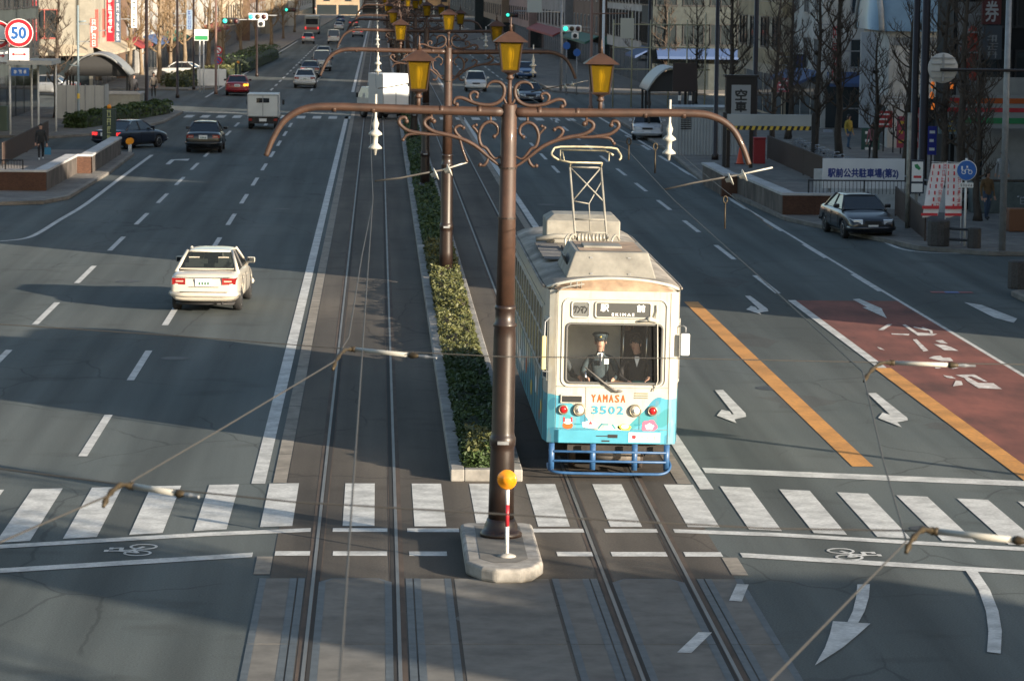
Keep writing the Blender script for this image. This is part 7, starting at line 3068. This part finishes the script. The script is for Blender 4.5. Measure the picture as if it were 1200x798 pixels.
# ================================================================== bare street trees
M_BARK = mat('bark', (.075, .058, .045), .9, noise=.5, scale=7, stretch=(1, 1, .3), bump=.4)
M_TWG = mat('bare_twigs', (.085, .062, .046), .9, noise=.3, scale=6)
M_BARK_SUN = mat('sunlit_bark', (.19, .14, .09), .9, noise=.5, scale=7, stretch=(1, 1, .3), bump=.4)  # lighter copy of the bark, sunlight put into its colour
M_TWG_SUN = mat('sunlit_bare_twigs', (.21, .14, .075), .9, noise=.3, scale=6)  # lighter copy of the twigs, sunlight put into their colour


def tree_mesh(seed, h):
    r = random.Random(seed)
    t, c = MB(), MB()
    t.smooth = c.smooth = True
    t.mi = 0
    P = [Vector((0, 0, 0)), Vector((0, 0, .4))]
    x = y = 0
    for k in range(1, 9):
        x += r.gauss(0, .07)
        y += r.gauss(0, .07)
        P.append(Vector((x, y, h * k / 8)))
    rs = [.27, .20] + [.19 - .14 * k / 8 for k in range(1, 9)]
    t.tube(P, rs, 10)
    for _ in range(5):
        k = r.randint(3, 7)
        t.ball(P[k] + Vector((r.gauss(0, .08), r.gauss(0, .08), 0)), .20 - .013 * k, 8, 6)

    def limb(p, d, L, rad, depth):
        pts = [p]
        q = p.copy()
        dd = d.copy()
        n = 5
        for k in range(n):
            dd = (dd + Vector((r.gauss(0, .16), r.gauss(0, .16), .16 + r.gauss(0, .1)))).normalized()
            q = q + dd * L / n
            pts.append(q.copy())
        c.tube(pts, [rad * (1 - .6 * k / n) for k in range(n + 1)], 6 if depth < 2 else 4)
        if depth == 0:
            c.ball(pts[-1], rad * .9, 6, 5)
        if depth < 2:
            for _ in range(6 if depth == 0 else 4):
                k = r.randint(2, n)
                az = r.uniform(0, 6.28)
                nd = (dd * .6 + Vector((math.cos(az), math.sin(az), .35)) * .8).normalized()
                limb(pts[k], nd, L * r.uniform(.4, .7), rad * .5, depth + 1)
    for k in range(24):
        z = h * (.22 + .76 * k / 24)
        i = min(len(P) - 2, 1 + int(z / h * 8))
        p = P[i].lerp(P[i + 1], .5)
        p.z = z
        az = k * 2.4 + r.uniform(-.5, .5)
        limb(p, Vector((math.cos(az), math.sin(az), r.uniform(.1, .7))).normalized(), r.uniform(.7, 1.8) * (1.15 - .4 * k / 24), .062 - .0013 * k, 0)
    return t.mesh('trunk', M_BARK), c.mesh('crown', M_TWG)


TMS = [tree_mesh(s_, h_) for s_, h_ in ((3, 9), (11, 10), (23, 8.5), (31, 9.5))]


def tree(label, x, y, k, rz, sc_=1.0, pale=False, group='bare street trees'):  # pale: use the bark and twig copies coloured as if sunlit
    root = thing('bare_tree', label, 'tree', (x, y, .12), rz, group)
    root.scale = (sc_,) * 3
    for nm, me, mm in (('trunk', TMS[k % 4][0], M_BARK_SUN), ('crown', TMS[k % 4][1], M_TWG_SUN)):
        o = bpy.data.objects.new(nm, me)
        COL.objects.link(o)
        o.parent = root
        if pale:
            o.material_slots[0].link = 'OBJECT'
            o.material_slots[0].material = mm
    return root


def txy(px, Y):
    return GY(px, 100, Y).x


TR = [(66, 178, 0, 'large dark bare tree left of the blue grey post'), (40, 205, 2, 'bare tree at the left edge behind the speed limit sign'), (186, 240, 1, 'sunlit bare tree right of the thickest dark post on the left'), (152, 246, 3, 'sunlit bare tree below the white upright sign'), (166, 262, 0, 'sunlit bare tree behind the thick dark left post'), (200, 256, 2, 'sunlit bare tree just left of the second dark post'),
      (216, 272, 1, 'bare tree between the second and third dark left posts'), (244, 290, 0, 'bare tree behind the green and white board'), (262, 312, 3, 'bare tree right of the faded brown post'), (283, 335, 2, 'bare tree behind the left traffic light'), (300, 360, 1, 'small bare tree left of the jam'), (318, 395, 0, 'distant bare tree left of the bus'), (332, 440, 3, 'distant bare tree above the bus'), (345, 500, 1, 'farthest bare tree on the left side'),
      (955, 139, 0, 'thick bare tree in front of the beige banded building, nearest the brown fence'), (985, 140, 1, 'bare tree with a thick trunk right of the white and orange sign'), (1028, 131, 2, 'bare tree in front of the blank white sign panel'), (1063, 124, 3, 'bare tree left of the two thick dark posts'), (1110, 116, 1, 'bare tree behind the round sign back'), (1133, 110, 0, 'dark bare tree beside the red ornament'), (1150, 104, 2, 'bare tree behind the blue round sign'),
      (906, 152, 3, 'bare tree left of the small black square sign'), (925, 160, 2, 'slender bare tree behind the height bar'), (860, 190, 0, 'bare tree behind the brown box sign'), (815, 208, 1, 'bare tree above the arched pale roof'), (780, 236, 2, 'bare tree behind the pale yellow scaffold'), (748, 262, 3, 'bare tree behind the white post on the right'), (722, 290, 0, 'bare tree behind the right lantern'), (700, 320, 1, 'distant bare tree behind the rust brown post'), (678, 350, 2, 'distant bare tree behind the blue round signs'), (655, 390, 3, 'distant bare tree behind the gantry post'), (632, 440, 0, 'farthest bare tree on the right side')]
for i, (px, Y, k, lab) in enumerate(TR):
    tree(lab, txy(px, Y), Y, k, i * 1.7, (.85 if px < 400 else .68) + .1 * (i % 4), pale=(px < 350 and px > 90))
# trees outside the frame that throw the streaks of shade over the junction
for i, (x, y, s_) in enumerate(((21.5, 17.5, 1.0), (20.0, 22.0, .9), (24, 9.5, 1.0), (19.5, 26.0, .8))):
    tree('bare tree %s beside the footbridge, outside the picture' % ('nearest', 'second', 'third', 'fourth')[i], x, y, i, i * 2.1, s_)
b = MB()
b.smooth = True
b.cyl((0, 0, 0), (0, 0, 4.2), .10, .08, 10)
o = thing('side_street_post', 'post with a board at the right kerb, outside the picture', 'post', (15.2, 45.6, .12))
b.build('shaft', M_GREY, o)
b = MB()
b.box(-.5, .5, -.05, .05, 2.6, 3.6)
b.build('board', M_WHITE, o)

# ================================================================== people on the pavements
def bag_extra(root, J):
    b = MB()
    b.smooth = True
    w_ = Vector(J['wrR']) + Vector((.02, -.02, -.12))
    b.tube([w_ + Vector((-.05, 0, -.14)), w_, w_ + Vector((.05, 0, -.14))], .012, 6)
    b.smooth = False
    b.box(w_.x - .14, w_.x + .14, w_.y - .06, w_.y + .06, w_.z - .45, w_.z - .14)
    o = b.build('shopping_bag', mat('bag_blue', (.02, .17, .30), .5))
    o.matrix_world = Matrix.Translation(root.location) @ Matrix.Rotation(root.rotation_euler.z, 4, 'Z')
    tag(o, 'blue carrier bag in the hand of the walking man on the left', 'bag')


q = G(48, 191)
person('person', 'man in dark clothes walking towards us by the left ramp with a blue bag', (q.x, q.y, .13), R(10), pose(False, wrR=(.27, -.08, .80), kn=(0, 0, 0), knL=(-.1, -.12, .5), anL=(-.1, -.16, .08), knR=(.1, -.02, .48), anR=(.1, .2, .12)), dict(skin=M_SKIN, top=cloth('charcoal', (.02, .022, .024)), legs=M_BLKC, shoe=M_PWHI), extra=bag_extra, scale=.93)
PPL = [(1156, 262, 'person in a tan coat and jeans walking on the right pavement beside the blue sign', (.17, .10, .045), (.06, .09, .14), 20, True), (1174, 232, 'person in a white top with a black jacket standing by the grey planter, upper right', (.35, .35, .36), (.3, .3, .3), -20, False),
       (994, 178, 'person in a yellow top by the shop fronts behind the bare trees', (.45, .33, .06), (.06, .12, .2), 40, True), (1022, 190, 'person in pink standing among the parked bicycles', (.35, .12, .14), (.03, .03, .03), -30, True), (1098, 196, 'dark dressed person behind the banners', (.02, .02, .025), (.02, .02, .02), 10, False),
       (180, 117, 'person in a pale jacket far up the left pavement', (.3, .25, .2), (.03, .03, .03), 0, False), (157, 120, 'dark dressed pedestrian under the sunlit trees on the left', (.03, .03, .035), (.02, .02, .03), 15, False)]
for px, py, lab, c1, c2, rz, lh in PPL:
    q = G(px, py)
    person('person', lab, (q.x, q.y, .13), R(rz), pose(False, knL=(-.1, -.10, .5), anL=(-.1, -.10, .08), anR=(.1, .16, .11)), dict(skin=M_SKIN, top=cloth('c%d' % px, c1), legs=cloth('l%d' % px, c2), shoe=M_PBLK), long_hair=lh)

# ================================================================== parked bicycles
def bicycle():
    root = thing('bicycle', 'parked bicycle', 'bicycle', (0, 0, .13), 0, 'bicycles parked on the right pavement')
    for x in (-.52, .52):
        b = MB()
        b.smooth = True
        b.tube([(x + .31 * math.cos(q), 0, .33 + .31 * math.sin(q)) for q in [2 * math.pi * k / 20 for k in range(21)]], .017, 6, False)
        w_ = b.build('wheel', M_TYRE, root)
        b = MB()
        for k in range(6):
            q = math.pi * k / 6
            b.tube([(x + .30 * math.cos(q), 0, .33 + .30 * math.sin(q)), (x - .30 * math.cos(q), 0, .33 - .30 * math.sin(q))], .004, 3)
        b.build('spokes', M_CHROME, w_)
    b = MB()
    b.smooth = True
    for a, c in (((-.52, 0, .33), (-.08, 0, .30)), ((-.52, 0, .33), (-.18, 0, .72)), ((-.08, 0, .30), (-.2, 0, .82)), ((-.08, 0, .30), (.36, 0, .70)), ((-.17, 0, .62), (.36, 0, .78)), ((.52, 0, .33), (.36, 0, .92))):
        b.tube([a, c], .018, 6)
    b.build('frame', mat('bicycle_frame', (.18, .19, .2), .4, metal=.4), root)
    b = MB()
    b.smooth = True
    b.ball((-.21, 0, .86), (.13, .07, .035), 8, 6)
    b.build('saddle', M_BLACK, root)
    b = MB()
    b.smooth = True
    b.tube([(.22, -.26, .98), (.34, -.2, 1.0), (.37, 0, .96), (.34, .2, 1.0), (.22, .26, .98)], .014, 6)
    b.build('handlebar', M_CHROME, root)
    b = MB()
    for z in (.72, .82, .92):
        b.tube([(.45, -.15, z), (.75, -.15, z), (.75, .15, z), (.45, .15, z), (.45, -.15, z)], .01, 4)
    for x, y in ((.45, -.15), (.75, -.15), (.75, .15), (.45, .15)):
        b.tube([(x, y, .72), (x, y, .92)], .01, 4)
    b.build('basket', M_GREY, root)
    return root


bk = bicycle()
BK = [(21.6, 101.5, 80, 'bicycle lying in the open at the right edge beside an orange block'), (22.4, 104.2, 75, 'second bicycle at the right edge, behind the open one')]
for k in range(12):
    BK.append((19.0 + .1 * (k % 3), 119.0 + k * 1.9, 84 + 7 * (k % 3), ['bicycle parked nearest in the long row behind the brown slat fence', 'bicycle second in the row behind the brown slat fence', 'bicycle third in the row behind the brown slat fence', 'bicycle fourth in the row behind the brown slat fence', 'bicycle fifth in the row behind the brown slat fence', 'bicycle sixth in the row behind the brown slat fence', 'bicycle seventh in the row behind the brown slat fence', 'bicycle eighth in the row behind the brown slat fence', 'bicycle ninth in the row behind the brown slat fence', 'bicycle tenth in the row behind the brown slat fence', 'bicycle next to last in the row behind the brown slat fence', 'farthest bicycle in the row behind the brown slat fence'][k]))
for k in range(6):
    BK.append((19.6 + k * .62, 108.6 + .3 * (k % 2), 6 + 8 * (k % 3), ['bicycle first from the left behind the blue lettered sign', 'bicycle second from the left behind the blue lettered sign', 'bicycle third from the left behind the blue lettered sign', 'bicycle fourth from the left behind the blue lettered sign', 'bicycle fifth from the left behind the blue lettered sign', 'bicycle sixth from the left behind the blue lettered sign'][k]))
for i, (x, y, a, lab) in enumerate(BK):
    o = bk if i == 0 else copy_tree(bk)
    o.location = (x, y, .13)
    o.rotation_euler = (0, 0, R(a))
    o['label'] = lab
b = MB()
b.box(-.3, .3, -.3, .3, 0, .75)
o = b.build('orange_block', mat('orange_brown_block', (.20, .085, .04), .8), None, (20.9, 99.6, .13), .03)
tag(o, 'orange brown block beside the open bicycle at the right edge', 'block')
gpn = thing('planter_box', 'grey green planter box at the right edge behind the open bicycle', 'planter', (22.6, 108, .13))
b = MB()
b.box(-1.6, 1.6, -.4, .4, 0, 1.1)
b.build('box', mat('planter_grey', (.12, .14, .13), .8, noise=.3, scale=4), gpn, None, .03)
b = MB()
b.box(-1.55, 1.55, -.35, .35, 1.102, 1.16)
b.build('soil', MATS['soil'], gpn)
# small no-stopping sign by the red car
q = GY(256, 66, 226)
ns = thing('no_stopping_sign', 'red and blue round sign under a red and white one by the faded brown post', 'road sign', (q.x, 226, .12))
b = MB()
post(b, 0, 0, 0, q.z + .6, .035)
b.build('post', M_WHITE, ns)
for k, z in enumerate((q.z - .45, q.z + .3)):
    b = MB()
    b.lathe([(.01, .012), (.3, .012), (.3, 0), (.01, 0)], (0, -.05, z), 18, axis='y')
    d_ = b.build('disc', MATS['sign_red'], ns)
    b = MB()
    disc_on(b, 0, -.069, z, .21, 18)
    b.mi = 1
    b.poly([(-.19, -.075, z + .13), (-.13, -.075, z + .19), (.19, -.075, z - .13), (.13, -.075, z - .19)])
    b.build('disc_centre', [MATS['sign_blue'] if k == 0 else M_PWHI, MATS['sign_red']], d_)

# small shop signs and cloths along the right pavement
for k, (px, py, Y, w_, h_, col, lab) in enumerate(((1014, 128, 150, .5, 1.6, (.30, .03, .04), 'narrow red cloth sign by the blank white sign panel'), (1036, 140, 148, .8, .8, (.50, .05, .05), 'small square red sign on the wall of the barrel roofed building'), (1048, 118, 147, 1.3, .5, (.5, .45, .40), 'small cream sign with an orange mark below the barrel roof'), (1056, 155, 146, .4, 1.5, (.45, .08, .12), 'pink red cloth hanging right of the small square red sign'),
                                             (1072, 150, 145, .5, 1.9, (.35, .06, .06), 'deep red cloth between the two thick dark posts and the pale post'), (1092, 165, 118, .35, 1.1, (.03, .04, .30), 'small violet blue cloth sign behind the banners'), (970, 165, 168, .5, 1.2, (.42, .44, .5), 'pale blue cloth sign between two bare trees'), (918, 100, 175, .9, .8, (.5, .12, .13), 'pink and white small sign left of the black square sign'), (1020, 165, 150, .9, 1.3, (.04, .10, .08), 'dark green stand sign among the bicycles'), (1112, 148, 117, .8, .6, (.20, .28, .30), 'small teal sign on the black wall below the orange lanterns'))):
    q = GY(px, py, Y)
    r_ = thing('small_shop_sign', lab, 'sign', (q.x, Y, q.z), 0, 'small shop signs on the right pavement')
    b = MB()
    b.box(-w_ / 2, w_ / 2, -.05, .05, -h_ / 2, h_ / 2)
    bd = b.build('sign_face', mat('shop_sign_colour_%s' % 'abcdefghij'[k], col, .6), r_)
    b = MB()
    for j in range(3):
        z = -h_ * .3 + h_ * .3 * j
        b.box(-w_ * .3, w_ * (.3 - .12 * (j % 2)), -.058, -.052, z - h_ * .05, z + h_ * .05)
    b.build('print', M_PWHI if k % 3 else M_PYEL, bd)
    b = MB()
    b.box(-.03, .03, .052, .1, .15 - q.z, h_ / 2)
    b.build('stand', M_DARK, r_)
